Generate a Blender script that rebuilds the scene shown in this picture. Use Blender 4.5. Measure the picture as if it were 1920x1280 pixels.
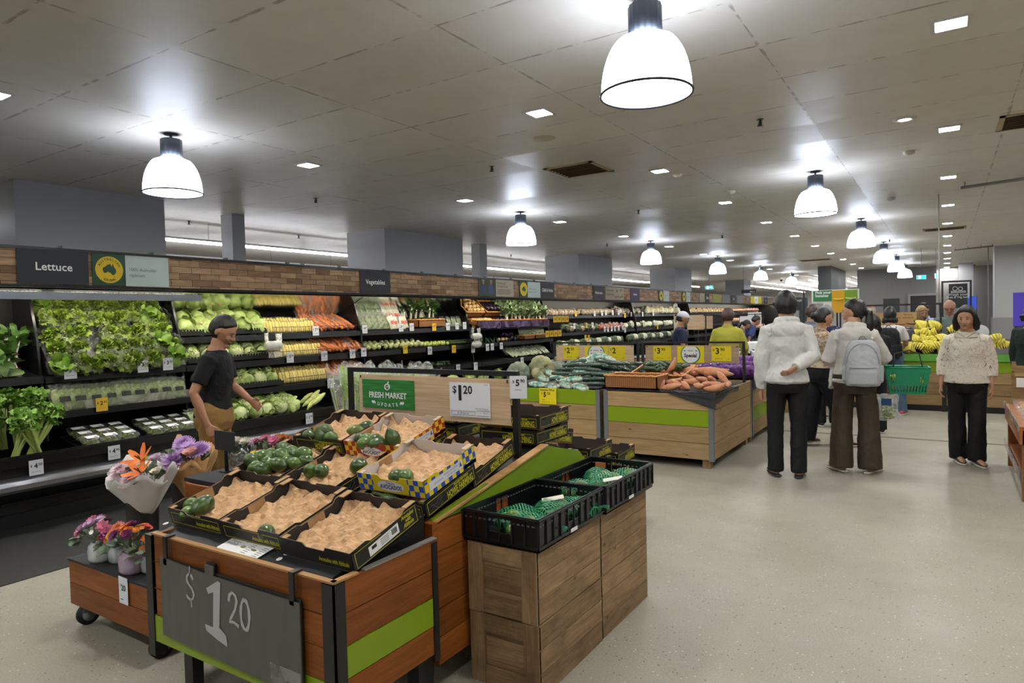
import bpy, bmesh, math, random
import numpy as np
from mathutils import Vector, Matrix, Euler, noise

for o in list(bpy.data.objects): bpy.data.objects.remove(o)
SC = bpy.context.scene
C = SC.collection
RND = random.Random(11)
PI = math.pi

# ---------------------------------------------------------------- camera
YAW, PITCH, ROLL, FPX, EYE = -0.57552224, -0.03243595, -0.02478711, 1254.43, 1.55
def cam_basis():
    cy, sy, cp, sp, cr, sr = math.cos(YAW), math.sin(YAW), math.cos(PITCH), math.sin(PITCH), math.cos(ROLL), math.sin(ROLL)
    f = Vector((sy*cp, cy*cp, sp)); s = Vector((cy, -sy, 0)); u = s.cross(f)
    return s*cr+u*sr, -s*sr+u*cr, f
CS, CU, CF = cam_basis()
cam = bpy.data.cameras.new('camera'); cam.sensor_width = 36; cam.lens = FPX*36/1920
cam.clip_end = 200
camo = bpy.data.objects.new('camera', cam); C.objects.link(camo)
camo.matrix_world = Matrix.Translation((0, 0, EYE)) @ Matrix((CS, CU, -CF)).transposed().to_4x4()
SC.camera = camo
# turns a measured pixel of the photograph into a point on a known plane of the room
def ray(x, y): return CF+CS*((x-960)/FPX)-CU*((y-640)/FPX)
def atX(x, y, X): d = ray(x, y); return Vector((0, 0, EYE))+d*(X/d.x)
def atY(x, y, Y): d = ray(x, y); return Vector((0, 0, EYE))+d*(Y/d.y)
def atZ(x, y, z): d = ray(x, y); return Vector((0, 0, EYE))+d*((z-EYE)/d.z)

# ---------------------------------------------------------------- world, exposure
w = bpy.data.worlds.new('world'); SC.world = w; w.use_nodes = True
w.node_tree.nodes['Background'].inputs[0].default_value = (.75, .8, .9, 1)
w.node_tree.nodes['Background'].inputs[1].default_value = 0.02
SC.view_settings.view_transform = 'Standard'; SC.view_settings.look = 'None'
SC.view_settings.gamma = 1; SC.view_settings.use_curve_mapping = False
SC.view_settings.exposure = 1.05
PEND_E, SQ_E, TUBE_E, CASE_E = 6.5, 190, 13, 15     # strengths of the room's lamps and the added far strips

# ---------------------------------------------------------------- materials
def lin(c):
    if isinstance(c, str):
        c = [int(c[i:i+2], 16)/255 for i in (0, 2, 4)]
    return tuple((x/12.92 if x <= .04045 else ((x+.055)/1.055)**2.4) for x in c[:3])+(1,)
class NT:
    def __init__(s, m): s.t = m.node_tree; s.b = s.t.nodes['Principled BSDF']
    def n(s, typ, ins=None, **kw):
        nd = s.t.nodes.new(typ)
        for k, v in kw.items(): setattr(nd, k, v)
        for k, v in (ins or {}).items():
            if hasattr(v, 'links'): s.t.links.new(v, nd.inputs[k])
            else: nd.inputs[k].default_value = v
        return nd
    def math(s, op, a, b=0.0, c=None):
        d = {0: a, 1: b}
        if c is not None: d[2] = c
        return s.n('ShaderNodeMath', d, operation=op).outputs[0]
    def mix(s, fac, a, b, bt='MIX'):
        nd = s.n('ShaderNodeMix', data_type='RGBA', blend_type=bt)
        for i, v in ((0, fac), (6, a), (7, b)):
            if hasattr(v, 'links'): s.t.links.new(v, nd.inputs[i])
            else: nd.inputs[i].default_value = v
        return nd.outputs[2]
    def ramp(s, fac, stops, interp='LINEAR'):
        nd = s.n('ShaderNodeValToRGB', {0: fac}); cr = nd.color_ramp; cr.interpolation = interp
        while len(cr.elements) < len(stops): cr.elements.new(.5)
        for e, (p, c) in zip(cr.elements, stops): e.position = p; e.color = c if len(c) == 4 else lin(c)
        return nd.outputs[0]
    def link(s, a, b): s.t.links.new(a, b)
    def bump(s, h, strength=.3, dist=.01):
        nd = s.n('ShaderNodeBump', {'Strength': strength, 'Distance': dist, 'Height': h})
        s.link(nd.outputs[0], s.b.inputs['Normal'])
def newmat(name, col=(.5, .5, .5), rough=.5, metal=0, spec=.5):
    m = bpy.data.materials.new(name); m.use_nodes = True
    t = NT(m); t.b.inputs['Base Color'].default_value = lin(col); t.b.inputs['Roughness'].default_value = rough
    t.b.inputs['Metallic'].default_value = metal; t.b.inputs['Specular IOR Level'].default_value = spec
    return m, t
MATS = {}
def flat(name, col, rough=.5, metal=0, spec=.5):
    if name not in MATS: MATS[name] = newmat(name, col, rough, metal, spec)[0]
    return MATS[name]
def speck(name, c1, c2, scale=20, rough=.5, bump=0, detail=3, dist=.003, co='Object', lo=.35, hi=.65, spec=.5, stretch=None):
    """two tones mixed by noise, with optional bump"""
    if name in MATS: return MATS[name]
    m, t = newmat(name, c1, rough, 0, spec)
    tc = t.n('ShaderNodeTexCoord').outputs[co]
    if stretch: tc = t.n('ShaderNodeMapping', {0: tc, 3: stretch}).outputs[0]
    nz = t.n('ShaderNodeTexNoise', {'Vector': tc, 'Scale': scale, 'Detail': detail}).outputs[0]
    t.link(t.ramp(nz, [(lo, lin(c1)), (hi, lin(c2))]), t.b.inputs['Base Color'])
    if bump: t.bump(nz, bump, dist)
    MATS[name] = m; return m
def emis(name, col, e):
    if name in MATS: return MATS[name]
    m, t = newmat(name, col, .5); t.b.inputs['Emission Color'].default_value = lin(col)
    t.b.inputs['Emission Strength'].default_value = e; MATS[name] = m; return m
def wood(name, c1, c2, c3=None, rough=.5, knots=0, scale=1.0, dirt=0, spec=.3, bump=.15):
    if name in MATS: return MATS[name]
    m, t = newmat(name, c1, rough, 0, spec)
    uv = t.n('ShaderNodeUVMap').outputs[0]
    mp = t.n('ShaderNodeMapping', {0: uv, 3: (1.6*scale, 14*scale, 1)}).outputs[0]
    n1 = t.n('ShaderNodeTexNoise', {'Vector': mp, 'Scale': 1.6, 'Detail': 5, 'Roughness': .6, 'Distortion': .8}).outputs[0]
    mp2 = t.n('ShaderNodeMapping', {0: uv, 3: (3*scale, 90*scale, 1)}).outputs[0]
    n2 = t.n('ShaderNodeTexNoise', {'Vector': mp2, 'Scale': 2, 'Detail': 3}).outputs[0]
    col = t.ramp(n1, [(.3, lin(c1)), (.7, lin(c2))])
    fine = t.ramp(n2, [(.35, (.82, .82, .82, 1)), (.65, (1.06, 1.06, 1.06, 1))])
    col = t.mix(1, col, fine, 'MULTIPLY')
    tone = t.n('ShaderNodeAttribute', attribute_name='tone').outputs['Fac']
    tcol = t.ramp(tone, [(0, (.72, .70, .68, 1)), (1, (1.18, 1.16, 1.14, 1))])
    col = t.mix(1, col, tcol, 'MULTIPLY')
    if knots:
        vo = t.n('ShaderNodeTexVoronoi', {'Vector': t.n('ShaderNodeMapping', {0: uv, 3: (4.2, 8.5, 1)}).outputs[0], 'Scale': 1, 'Randomness': 1}).outputs['Distance']
        k = t.ramp(vo, [(.035, (1, 1, 1, 1)), (.1, (0, 0, 0, 1))])
        col = t.mix(t.math('MULTIPLY', k, knots), col, lin(c3 or '4a3420'))
    if dirt:
        nd = t.n('ShaderNodeTexNoise', {'Vector': uv, 'Scale': 5, 'Detail': 5, 'Roughness': .7}).outputs[0]
        col = t.mix(t.math('MULTIPLY', t.ramp(nd, [(.45, (0, 0, 0, 1)), (.7, (1, 1, 1, 1))]), dirt), col, lin('33261a'))
    t.link(col, t.b.inputs['Base Color'])
    if bump: t.bump(n2, bump, .002)
    MATS[name] = m; return m
def film(name, col=(1, 1, 1), amount=.22, rough=.12, tint=(1, 1, 1), crinkle=60):
    """clear crinkled plastic film: mostly see-through with glossy streaks"""
    if name in MATS: return MATS[name]
    m = bpy.data.materials.new(name); m.use_nodes = True; t = NT(m)
    tc = t.n('ShaderNodeTexCoord').outputs['Object']
    nz = t.n('ShaderNodeTexNoise', {'Vector': tc, 'Scale': crinkle, 'Detail': 4, 'Distortion': 1.5}).outputs[0]
    bp = t.n('ShaderNodeBump', {'Strength': 1, 'Distance': .02, 'Height': nz}).outputs[0]
    gl = t.n('ShaderNodeBsdfGlossy', {'Color': lin(col), 'Roughness': rough, 'Normal': bp}).outputs[0]
    df = t.n('ShaderNodeBsdfTranslucent', {'Color': lin(col)}).outputs[0]
    a = t.n('ShaderNodeMixShader', {0: .45, 1: gl, 2: df}).outputs[0]
    tr = t.n('ShaderNodeBsdfTransparent', {'Color': lin(tint)}).outputs[0]
    fac = t.ramp(nz, [(.4, (amount*.4,)*3+(1,)), (.62, (min(1, amount*1.8),)*3+(1,))])
    mx = t.n('ShaderNodeMixShader', {0: fac, 1: tr, 2: a}).outputs[0]
    t.link(mx, t.t.nodes['Material Output'].inputs[0]); MATS[name] = m; return m

# ---------------------------------------------------------------- mesh builder
class MB:
    def __init__(s): s.v = []; s.f = []; s.m = []; s.uv = []; s.t = []; s.sm = []; s.M = None; s.mi = 0; s.smooth = False; s.tone = None
    def add(s, vs, fs, uvs=None, tone=None, smooth=None):
        o = len(s.v)
        if s.M is not None: vs = [s.M @ Vector(v) for v in vs]
        s.v += [tuple(v) for v in vs]
        tn = tone if tone is not None else (s.tone if s.tone is not None else .5)
        for i, f in enumerate(fs):
            s.f.append([o+k for k in f]); s.m.append(s.mi); s.t.append(tn)
            s.uv.append(uvs[i] if uvs else [(vs[k][0], vs[k][1]) for k in f])
            s.sm.append(s.smooth if smooth is None else smooth)
        return s
    def box(s, x0, x1, y0, y1, z0, z1, tone=None, M=None):
        p = [(x, y, z) for z in (z0, z1) for y in (y0, y1) for x in (x0, x1)]
        fs = [(0, 2, 3, 1), (4, 5, 7, 6), (0, 1, 5, 4), (2, 6, 7, 3), (0, 4, 6, 2), (1, 3, 7, 5)]
        ax = [2, 2, 1, 1, 0, 0]
        d = (x1-x0, y1-y0, z1-z0); L = max(range(3), key=lambda i: abs(d[i]))
        ou, ov = RND.uniform(0, 20), RND.uniform(0, 20); uvs = []
        for f, a in zip(fs, ax):
            oth = [i for i in range(3) if i != a]
            if L in oth: oth.remove(L); pr = (L, oth[0])
            else: pr = tuple(oth)
            uvs.append([(p[k][pr[0]]+ou, p[k][pr[1]]+ov) for k in f])
        if M is not None: p = [M @ Vector(v) for v in p]
        return s.add(p, fs, uvs, RND.random() if tone is None else tone, False)
    def ctr(s, c, d, M=None, tone=None): return s.box(c[0]-d[0]/2, c[0]+d[0]/2, c[1]-d[1]/2, c[1]+d[1]/2, c[2]-d[2]/2, c[2]+d[2]/2, tone, M)
    def rings(s, rs, cap=True, closed=False, smooth=True, tone=None):
        n = len(rs[0]); vs = [p for r in rs for p in r]; fs = []; uvs = []
        K = len(rs)
        for i in range(K if closed else K-1):
            a, b = i*n, ((i+1) % K)*n
            for j in range(n):
                k = (j+1) % n; fs.append((a+j, a+k, b+k, b+j)); uvs.append([(i/K, j/n), (i/K, (j+1)/n), ((i+1)/K, (j+1)/n), ((i+1)/K, j/n)])
        if cap and not closed:
            fs.append(tuple(reversed(range(n)))); uvs.append([(0, 0)]*n)
            fs.append(tuple(range((K-1)*n, K*n))); uvs.append([(0, 0)]*n)
        return s.add(vs, fs, uvs, tone, smooth)
    def tube(s, path, rad, n=8, cap=True, closed=False, flat=1.0, tone=None, up=None):
        P = [Vector(p) for p in path]; rs = []; K = len(P)
        if not hasattr(rad, '__len__'): rad = [rad]*K
        prev = None
        for i, p in enumerate(P):
            if closed: d = P[(i+1) % K]-P[i-1]
            else: d = P[min(i+1, K-1)]-P[max(i-1, 0)]
            if d.length < 1e-9: d = Vector((0, 0, 1))
            d.normalize()
            if prev is None:
                a = Vector(up) if up else (Vector((0, 0, 1)) if abs(d.z) < .9 else Vector((1, 0, 0)))
            else: a = prev
            u = (a-d*a.dot(d))
            if u.length < 1e-6: u = d.orthogonal()
            u.normalize(); v = d.cross(u); prev = u
            rs.append([p+(u*math.cos(2*PI*j/n)*flat+v*math.sin(2*PI*j/n))*rad[i] for j in range(n)])
        return s.rings(rs, cap, closed, True, tone)
    def lathe(s, prof, n=24, c=(0, 0, 0), cap=False, sx=1, sy=1, ridge=0, nr=0):
        rs = []
        for r, z in prof:
            rs.append([Vector((c[0]+sx*r*(1+ridge*math.cos(nr*2*PI*j/n))*math.cos(2*PI*j/n), c[1]+sy*r*(1+ridge*math.cos(nr*2*PI*j/n))*math.sin(2*PI*j/n), c[2]+z)) for j in range(n)])
        return s.rings(rs, cap)
    def ball(s, c, r, n=12, m=8, fn=None, tone=None):
        """ellipsoid; fn(unit vector) -> radius factor"""
        if not hasattr(r, '__len__'): r = (r, r, r)
        vs = []; fs = []
        for i in range(m+1):
            th = PI*i/m
            for j in range(n):
                ph = 2*PI*j/n; u = Vector((math.sin(th)*math.cos(ph), math.sin(th)*math.sin(ph), math.cos(th)))
                k = fn(u) if fn else 1
                vs.append((c[0]+u.x*r[0]*k, c[1]+u.y*r[1]*k, c[2]+u.z*r[2]*k))
        for i in range(m):
            for j in range(n):
                k = (j+1) % n; fs.append((i*n+j, (i+1)*n+j, (i+1)*n+k, i*n+k))
        return s.add(vs, fs, None, tone, True)
    def grid(s, fn, nu, nv, smooth=True, tone=None, thick=0):
        vs = []; fs = []; uvs = []
        for i in range(nu+1):
            for j in range(nv+1): vs.append(Vector(fn(i/nu, j/nv)))
        W = nv+1
        for i in range(nu):
            for j in range(nv):
                fs.append((i*W+j, (i+1)*W+j, (i+1)*W+j+1, i*W+j+1)); uvs.append([(i/nu, j/nv), ((i+1)/nu, j/nv), ((i+1)/nu, (j+1)/nv), (i/nu, (j+1)/nv)])
        return s.add(vs, fs, uvs, tone, smooth)
    def poly(s, pts, h, axis=2, tone=None):
        """prism of a 2D outline; axis = extrusion axis, h=(lo,hi)"""
        def P(a, b, c): return {2: (a, b, c), 1: (a, c, b), 0: (c, a, b)}[axis]
        n = len(pts); ou, ov = RND.uniform(0, 9), RND.uniform(0, 9)
        vs = [P(a, b, h[0]) for a, b in pts]+[P(a, b, h[1]) for a, b in pts]
        fs = [tuple(reversed(range(n))), tuple(range(n, 2*n))]+[(i, (i+1) % n, n+(i+1) % n, n+i) for i in range(n)]
        uv = [[(pts[k % n][0]+ou, pts[k % n][1]+ov) for k in f] for f in fs]
        return s.add(vs, fs, uv, RND.random() if tone is None else tone, False)
    def build(s, name, mats, parent=None, bevel=0, mods=None, loc=None):
        if not isinstance(mats, (list, tuple)): mats = [mats]
        me = bpy.data.meshes.new(name); me.from_pydata(s.v, [], s.f)
        for m in mats: me.materials.append(m)
        me.polygons.foreach_set('material_index', s.m); me.polygons.foreach_set('use_smooth', s.sm)
        uvl = me.uv_layers.new(name='UVMap'); uvl.data.foreach_set('uv', [c for f in s.uv for p in f for c in p])
        at = me.attributes.new('tone', 'FLOAT', 'FACE'); at.data.foreach_set('value', s.t)
        me.update()
        bm = bmesh.new(); bm.from_mesh(me); bmesh.ops.recalc_face_normals(bm, faces=bm.faces); bm.to_mesh(me); bm.free()
        o = bpy.data.objects.new(name, me); C.objects.link(o)
        if parent is not None: o.parent = parent
        if loc is not None: o.location = loc
        if bevel:
            b = o.modifiers.new('b', 'BEVEL'); b.width = bevel; b.segments = 2; b.limit_method = 'ANGLE'; b.angle_limit = .7
        return o
LABELS = {}
def tag(o, label, cat, group=None, kind=None):
    o['label'] = label; o['category'] = cat
    if group: o['group'] = group
    if kind: o['kind'] = kind
    if label in LABELS and not (group and LABELS[label] == group): print('DUPLABEL', label)
    n = len(label.split())
    if n < 4 or n > 16: print('LEN', n, label)
    LABELS[label] = group
    return o
def thing(name, label, cat, loc=(0, 0, 0), rz=0, group=None, rot=None):
    o = bpy.data.objects.new(name, None); C.objects.link(o); o.empty_display_size = .05
    o.location = loc; o.rotation_euler = rot if rot else (0, 0, rz)
    return tag(o, label, cat, group)
def struct(o): o['kind'] = 'structure'; return o
def dup(root, loc, rot=(0, 0, 0), label=None, group=None, scale=None):
    r = root.copy(); C.objects.link(r); r.location = loc; r.rotation_euler = rot
    if scale is not None: r.scale = scale if hasattr(scale, '__len__') else (scale,)*3
    if label: tag(r, label, r['category'], group or r.get('group'))
    def rec(a, b):
        for ch in a.children:
            c = ch.copy(); C.objects.link(c); c.parent = b; rec(ch, c)
    rec(root, r)
    return r
class Proto:
    """first placement uses the source itself, later ones are copies"""
    def __init__(s, o): s.o = o; s.used = False
    def put(s, loc, rot=(0, 0, 0), label=None, group=None, scale=None):
        if not s.used:
            s.used = True; o = s.o; o.location = loc; o.rotation_euler = rot
            if scale is not None: o.scale = scale if hasattr(scale, '__len__') else (scale,)*3
            if label: tag(o, label, o['category'], group or o.get('group'))
            return o
        return dup(s.o, loc, rot, label, group, scale)
def proto_mesh(o, cat, group=None):
    o['category'] = cat
    if group: o['group'] = group
    return Proto(o)
def proto_thing(name, cat, group=None):
    o = bpy.data.objects.new(name, None); C.objects.link(o); o.empty_display_size = .05; o['category'] = cat
    if group: o['group'] = group
    return o
FACE_Y = Matrix(((1, 0, 0), (0, 0, -1), (0, 1, 0))).to_4x4()      # reads from -Y (towards the entrance)
FACE_X = Matrix(((0, 0, 1), (1, 0, 0), (0, 1, 0))).to_4x4()       # reads from +X (towards the aisle)
FACE_Z = Matrix.Identity(4)                                       # lies flat, reads from above
def text_mesh(mb, s, size, M, xs=1.0, align='CENTER', bold=0, depth=0, shear=0):
    cu = bpy.data.curves.new('t', 'FONT'); cu.body = s; cu.size = size; cu.align_x = align; cu.align_y = 'CENTER'
    cu.offset = bold; cu.resolution_u = 2; cu.shear = shear
    o = bpy.data.objects.new('t', cu); C.objects.link(o)
    bpy.context.view_layer.update()
    me = o.evaluated_get(bpy.context.evaluated_depsgraph_get()).to_mesh()
    vs = [M @ Vector((v.co.x*xs, v.co.y, depth)) for v in me.vertices]
    fs = [tuple(p.vertices) for p in me.polygons]
    mb.add(vs, fs, None, .5, False)
    o.to_mesh_clear() if hasattr(o, 'to_mesh_clear') else None
    bpy.data.objects.remove(o); bpy.data.curves.remove(cu)
def text(s, size, mat, parent, M, name='lettering', xs=1.0, align='CENTER', bold=0, shear=0):
    mb = MB(); text_mesh(mb, s, size, M, xs, align, bold, 0, shear); return mb.build(name, mat, parent)
def T(x, y, z): return Matrix.Translation((x, y, z))
# ---------------------------------------------------------------- the setting
CZ = 3.42
def floor_mat():
    m, t = newmat('terrazzo_vinyl', (.6, .58, .54), .28, 0, .3)
    tc = t.n('ShaderNodeTexCoord').outputs['Object']
    big = t.n('ShaderNodeTexNoise', {'Vector': tc, 'Scale': .7, 'Detail': 4}).outputs[0]
    col = t.ramp(big, [(.35, lin('938e80')), (.65, lin('a09b8d'))])
    v = t.n('ShaderNodeTexVoronoi', {'Vector': tc, 'Scale': 42, 'Randomness': 1})
    chip = t.ramp(v.outputs['Distance'], [(.16, (1, 1, 1, 1)), (.2, (0, 0, 0, 1))])
    rr = t.n('ShaderNodeSeparateColor', {0: v.outputs['Color']})
    sel = t.math('GREATER_THAN', rr.outputs[0], .62)
    lightdark = t.ramp(rr.outputs[1], [(.49, lin('4a453c')), (.51, lin('cfc9bb'))], 'CONSTANT')
    col = t.mix(t.math('MULTIPLY', t.math('MULTIPLY', chip, sel), .75), col, lightdark)
    v2 = t.n('ShaderNodeTexNoise', {'Vector': tc, 'Scale': 120, 'Detail': 3}).outputs[0]
    col = t.mix(1, col, t.ramp(v2, [(.35, (.86, .86, .86, 1)), (.65, (1.08, 1.08, 1.08, 1))]), 'MULTIPLY')
    t.link(col, t.b.inputs['Base Color'])
    rn = t.n('ShaderNodeTexNoise', {'Vector': tc, 'Scale': 2.2, 'Detail': 6, 'Roughness': .7}).outputs[0]
    t.link(t.ramp(rn, [(.35, (.36,)*3+(1,)), (.65, (.52,)*3+(1,))]), t.b.inputs['Roughness'])
    return m
def ceil_mat():
    m, t = newmat('painted_ceiling_tiles', (.72, .7, .66), .35, 0, .5)
    tc = t.n('ShaderNodeTexCoord').outputs['Object']; sp = t.n('ShaderNodeSeparateXYZ', {0: tc})
    def axis(o, off, pitch):
        k = t.math('DIVIDE', t.math('SUBTRACT', o, off), pitch)
        fl = t.math('FLOOR', k); fr = t.math('SUBTRACT', k, fl)
        d = t.math('MULTIPLY', t.math('MINIMUM', fr, t.math('SUBTRACT', 1.0, fr)), pitch)
        return fl, d
    fx, dx = axis(sp.outputs[0], -4.30, 1.605); fy, dy = axis(sp.outputs[1], 2.59, .783)
    d = t.math('MINIMUM', dx, dy)
    tc2 = t.n('ShaderNodeTexNoise', {'Vector': tc, 'Scale': 1.7, 'Detail': 4}).outputs[0]
    wd = t.math('MULTIPLY', t.ramp(tc2, [(.4, (.004,)*3+(1,)), (.6, (.014,)*3+(1,))]), 1.0)
    line = t.math('LESS_THAN', d, wd)
    cid = t.n('ShaderNodeCombineXYZ', {0: fx, 1: fy}).outputs[0]
    wn = t.n('ShaderNodeTexWhiteNoise', {0: cid}, noise_dimensions='2D')
    base = t.ramp(wn.outputs['Value'], [(0, lin('d0cabf')), (.5, lin('d6d0c5')), (1, lin('dbd6cb'))])
    ln2 = t.n('ShaderNodeTexNoise', {'Vector': tc, 'Scale': 9, 'Detail': 3}).outputs[0]
    lc = t.ramp(ln2, [(.42, lin('6c6252')), (.5, lin('9a8e7c')), (.6, lin('d8d4cc'))])
    st = t.n('ShaderNodeTexNoise', {'Vector': tc, 'Scale': 3, 'Detail': 5, 'Roughness': .65}).outputs[0]
    base = t.mix(1, base, t.ramp(st, [(.3, (.93, .92, .9, 1)), (.6, (1, 1, 1, 1))]), 'MULTIPLY')
    t.link(t.mix(t.math('MULTIPLY', line, .6), base, lc), t.b.inputs['Base Color'])
    # each tile hangs a hair differently
    off = t.n('ShaderNodeVectorMath', {0: wn.outputs['Color'], 1: (.5, .5, .5)}, operation='SUBTRACT').outputs[0]
    off = t.n('ShaderNodeVectorMath', {0: off, 3: .02}, operation='SCALE').outputs[0]
    ge = t.n('ShaderNodeNewGeometry').outputs['Normal']
    nn = t.n('ShaderNodeVectorMath', {0: ge, 1: off}, operation='ADD').outputs[0]
    nn = t.n('ShaderNodeVectorMath', {0: nn}, operation='NORMALIZE').outputs[0]
    bp = t.n('ShaderNodeBump', {'Strength': .25, 'Distance': .01, 'Height': st, 'Normal': nn})
    t.link(bp.outputs[0], t.b.inputs['Normal'])
    t.link(t.ramp(wn.outputs['Value'], [(0, (.38,)*3+(1,)), (1, (.55,)*3+(1,))]), t.b.inputs['Roughness'])
    return m
X0, X1, Y0_, Y1_ = -24, 9, -3.2, 62
struct(MB().box(X0, X1, Y0_, Y1_, -.1, 0).build('floor', floor_mat()))
struct(MB().box(X0, X1, Y0_, Y1_, CZ, CZ+.1).build('ceiling', ceil_mat()))
wallm = speck('grey_wall_paint', '8b8b89', '929290', 3, .6)
struct(MB().box(X0-.1, X0, Y0_, Y1_, 0, CZ).build('wall_left', flat('white_wall', 'aaa69a', .7)))
struct(MB().box(X1, X1+.1, Y0_, Y1_, 0, CZ).build('wall_right', wallm))
struct(MB().box(X0, X1, Y1_, Y1_+.1, 0, CZ).build('wall_back', flat('back_wall', 'c9c6bd', .7)))
struct(MB().box(X0, X1, Y0_-.1, Y0_, 0, CZ).build('wall_front', flat('front_wall', '9b978e', .7)))
# black rubber-like walkway in front of the fridges and its thin edge
matm = speck('black_anti_slip_vinyl', '1d1d1c', '2a2a29', 40, .45, .2, lo=.3, hi=.7)
struct(MB().box(-7.4, -4.84, Y0_, 30.4, 0, .004).build('trim_1', matm))
struct(MB().box(-3.2, 4, 9.28, 9.33, 0, .003).build('trim_2', flat('expansion_joint', '6b5a3c', .6)))
# columns and bulkheads behind the fridges
colm = flat('column_grey_blue', 'a2a3a4', .55); colm2 = flat('column_grey', '7a7c7d', .6)
def column(n, x0, x1, y0, y1, m=colm, z0=0, z1=CZ): return struct(MB().box(x0, x1, y0, y1, z0, z1).build('trim_%d' % n, m))
column(3, -10.6, -9.55, 3.62, 5.5)
column(4, -10.35, -9.3, 9.8, 12.35)
column(5, -10.1, -8.98, 17.5, 19.85)
column(6, -9.95, -8.9, 25.6, 27.6)
column(7, -10.2, -9.9, 6.84, 7.08)
column(8, -9.75, -9.5, 13.3, 13.6)
column(9, -10.2, -9.2, 37.5, 39.0, colm2)
# front corner columns and walls far right
cA = atZ(1857, 460, CZ); 
column(10, 1.25, 2.02, 25.1, 25.9, flat('column_white', 'a9abad', .5))
struct(MB().box(1.2, 2.05, 25.05, 25.95, 0, 1.25).build('trim_11', flat('steel_cladding', '9a9b9c', .35, .6)))
column(12, .45, .95, 33.2, 33.8, flat('column_white', 'a9abad', .5))
W2 = flat('far_wall_grey', '7d7c7a', .7)
struct(MB().box(-3.4, -.35, 34.5, 34.7, 0, CZ).build('wall_far_left', W2))
struct(MB().box(-.35, 3.0, 36.0, 36.2, 0, CZ).build('wall_far_right', flat('far_wall_light', '9a9895', .7)))
struct(MB().box(-4.4, -3.9, 30, 34.7, 2.0, CZ).build('wall_bulkhead', flat('bulkhead_dark', '55585a', .6)))
# ---------------------------------------------------------------- pendants
sh = bpy.data.materials.new('prismatic_acrylic_shade_lit'); sh.use_nodes = True
_t = NT(sh); _tc = _t.n('ShaderNodeTexCoord').outputs['Object']; _sp = _t.n('ShaderNodeSeparateXYZ', {0: _tc})
_t.b.inputs['Base Color'].default_value = lin('f4f7ff'); _t.b.inputs['Roughness'].default_value = .25
_t.b.inputs['Emission Color'].default_value = lin('dfeaff'); _t.b.inputs['Emission Strength'].default_value = PEND_E
def pendant():
    r = proto_thing('pendant_lamp', 'ceiling lamp')
    # local origin at the ceiling
    mb = MB(); prof = []
    for i in range(13):
        a = i/12; z = -.235-.335*a
        rr = .105+(.262-.105)*(math.sin(min(1, a**.8)*PI/2)**.58)
        prof.append((rr, z))
    mb.lathe(prof, 40); mb.build('lamp_shade', sh, r)
    mb = MB(); mb.lathe([(0.001, -.562), (.12, -.563), (.255, -.567)], 40); mb.build('diffuser', emis('lamp_diffuser_lit', 'e4edff', PEND_E*1.1), r)
    mb = MB(); mb.tube([(.266*math.cos(k*PI/20), .266*math.sin(k*PI/20), -.568) for k in range(40)], .0075, 6, closed=True); mb.build('rim', flat('dark_rim', '3a3c40', .35, .8), r)
    mb = MB(); mb.lathe([(.001, -.055), (.09, -.055), (.095, -.062), (.095, -.25), (.001, -.25)], 48, ridge=.03, nr=16); mb.build('gear_housing', flat('gear_housing_grey', '41464d', .4, .5), r)
    mb = MB(); mb.tube([(0, 0, -.06), (0, 0, 0)], .012, 8); mb.lathe([(.001, -.012), (.06, -.012), (.065, 0)], 20); mb.build('suspension_rod', flat('rod_grey', '5a5c60', .35, .7), r)
    return Proto(r)
PD = pendant()
ordw = ['nearest', 'second nearest', 'third nearest', 'fourth nearest', 'fifth nearest', 'sixth nearest', 'seventh nearest', 'eighth nearest', 'ninth nearest', 'tenth nearest']
ordn = ['first', 'second', 'third', 'fourth', 'fifth', 'sixth', 'seventh', 'eighth', 'ninth', 'tenth', 'eleventh', 'twelfth', 'thirteenth', 'fourteenth', 'fifteenth', 'sixteenth', 'seventeenth', 'eighteenth', 'nineteenth', 'twentieth']
for i, y in enumerate((3.78, 9.75, 15.3, 20.9, 26.0, 31.3)):
    PD.put((-1.47+.02*i, y, CZ), (0, 0, .3*i), '%s white bell pendant lamp of the row above the open aisle' % ordw[i], 'bell pendant lamps')
for i, y in enumerate((3.7, 9.93, 15.9, 21.5, 27.1, 33.0)):
    PD.put((-6.26+.06*i, y, CZ), (0, 0, .3*i), '%s white bell pendant lamp of the row along the fridges' % ordw[i], 'bell pendant lamps')
# ---------------------------------------------------------------- recessed square downlights
r = proto_thing('recessed_downlight', 'downlight')
MB().box(-.088, .088, -.088, .088, -.004, -.001).build('lens', emis('downlight_lens_lit', 'fbfaf6', SQ_E), r)
mb = MB()
for a in ((-.115, .115, -.115, -.088), (-.115, .115, .088, .115), (-.115, -.088, -.088, .088), (.088, .115, -.088, .088)): mb.box(*a, -.012, 0)
mb.build('trim_frame', flat('downlight_frame', 'c9c7c2', .5), r)
SQ = Proto(r)
rows = [(-6.25, 'along the fridge fronts', 5.35), (-3.08, 'in the row above the mid aisle', 5.3), (.035, 'in the rightmost ceiling row', 5.32)]
for X, nm, y0 in rows:
    for k in range(11):
        SQ.put((X+.002*k, y0+3.04*k-(.0 if X < .5 else 0), CZ), (0, 0, 0), 'square white downlight, %s from the camera %s' % (ordn[k], nm), 'square downlights')
for k in (1, 2):
    for X, nm in ((-6.25, 'above the fridge fronts'), (-3.08, 'above the front stand'), (.035, 'above the photographer')):
        SQ.put((X, 5.3-3.04*k, CZ), (0, 0, 0), 'square white downlight %s, %s' % (nm, ['level with the avocado stand', 'just inside the entrance'][k-1]), 'square downlights')
for k in range(9):
    SQ.put((3.15, -.78+3.04*k, CZ), (0, 0, 0), 'square white downlight in the row over the bread table, %s from the entrance' % ordn[k], 'square downlights')
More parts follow.
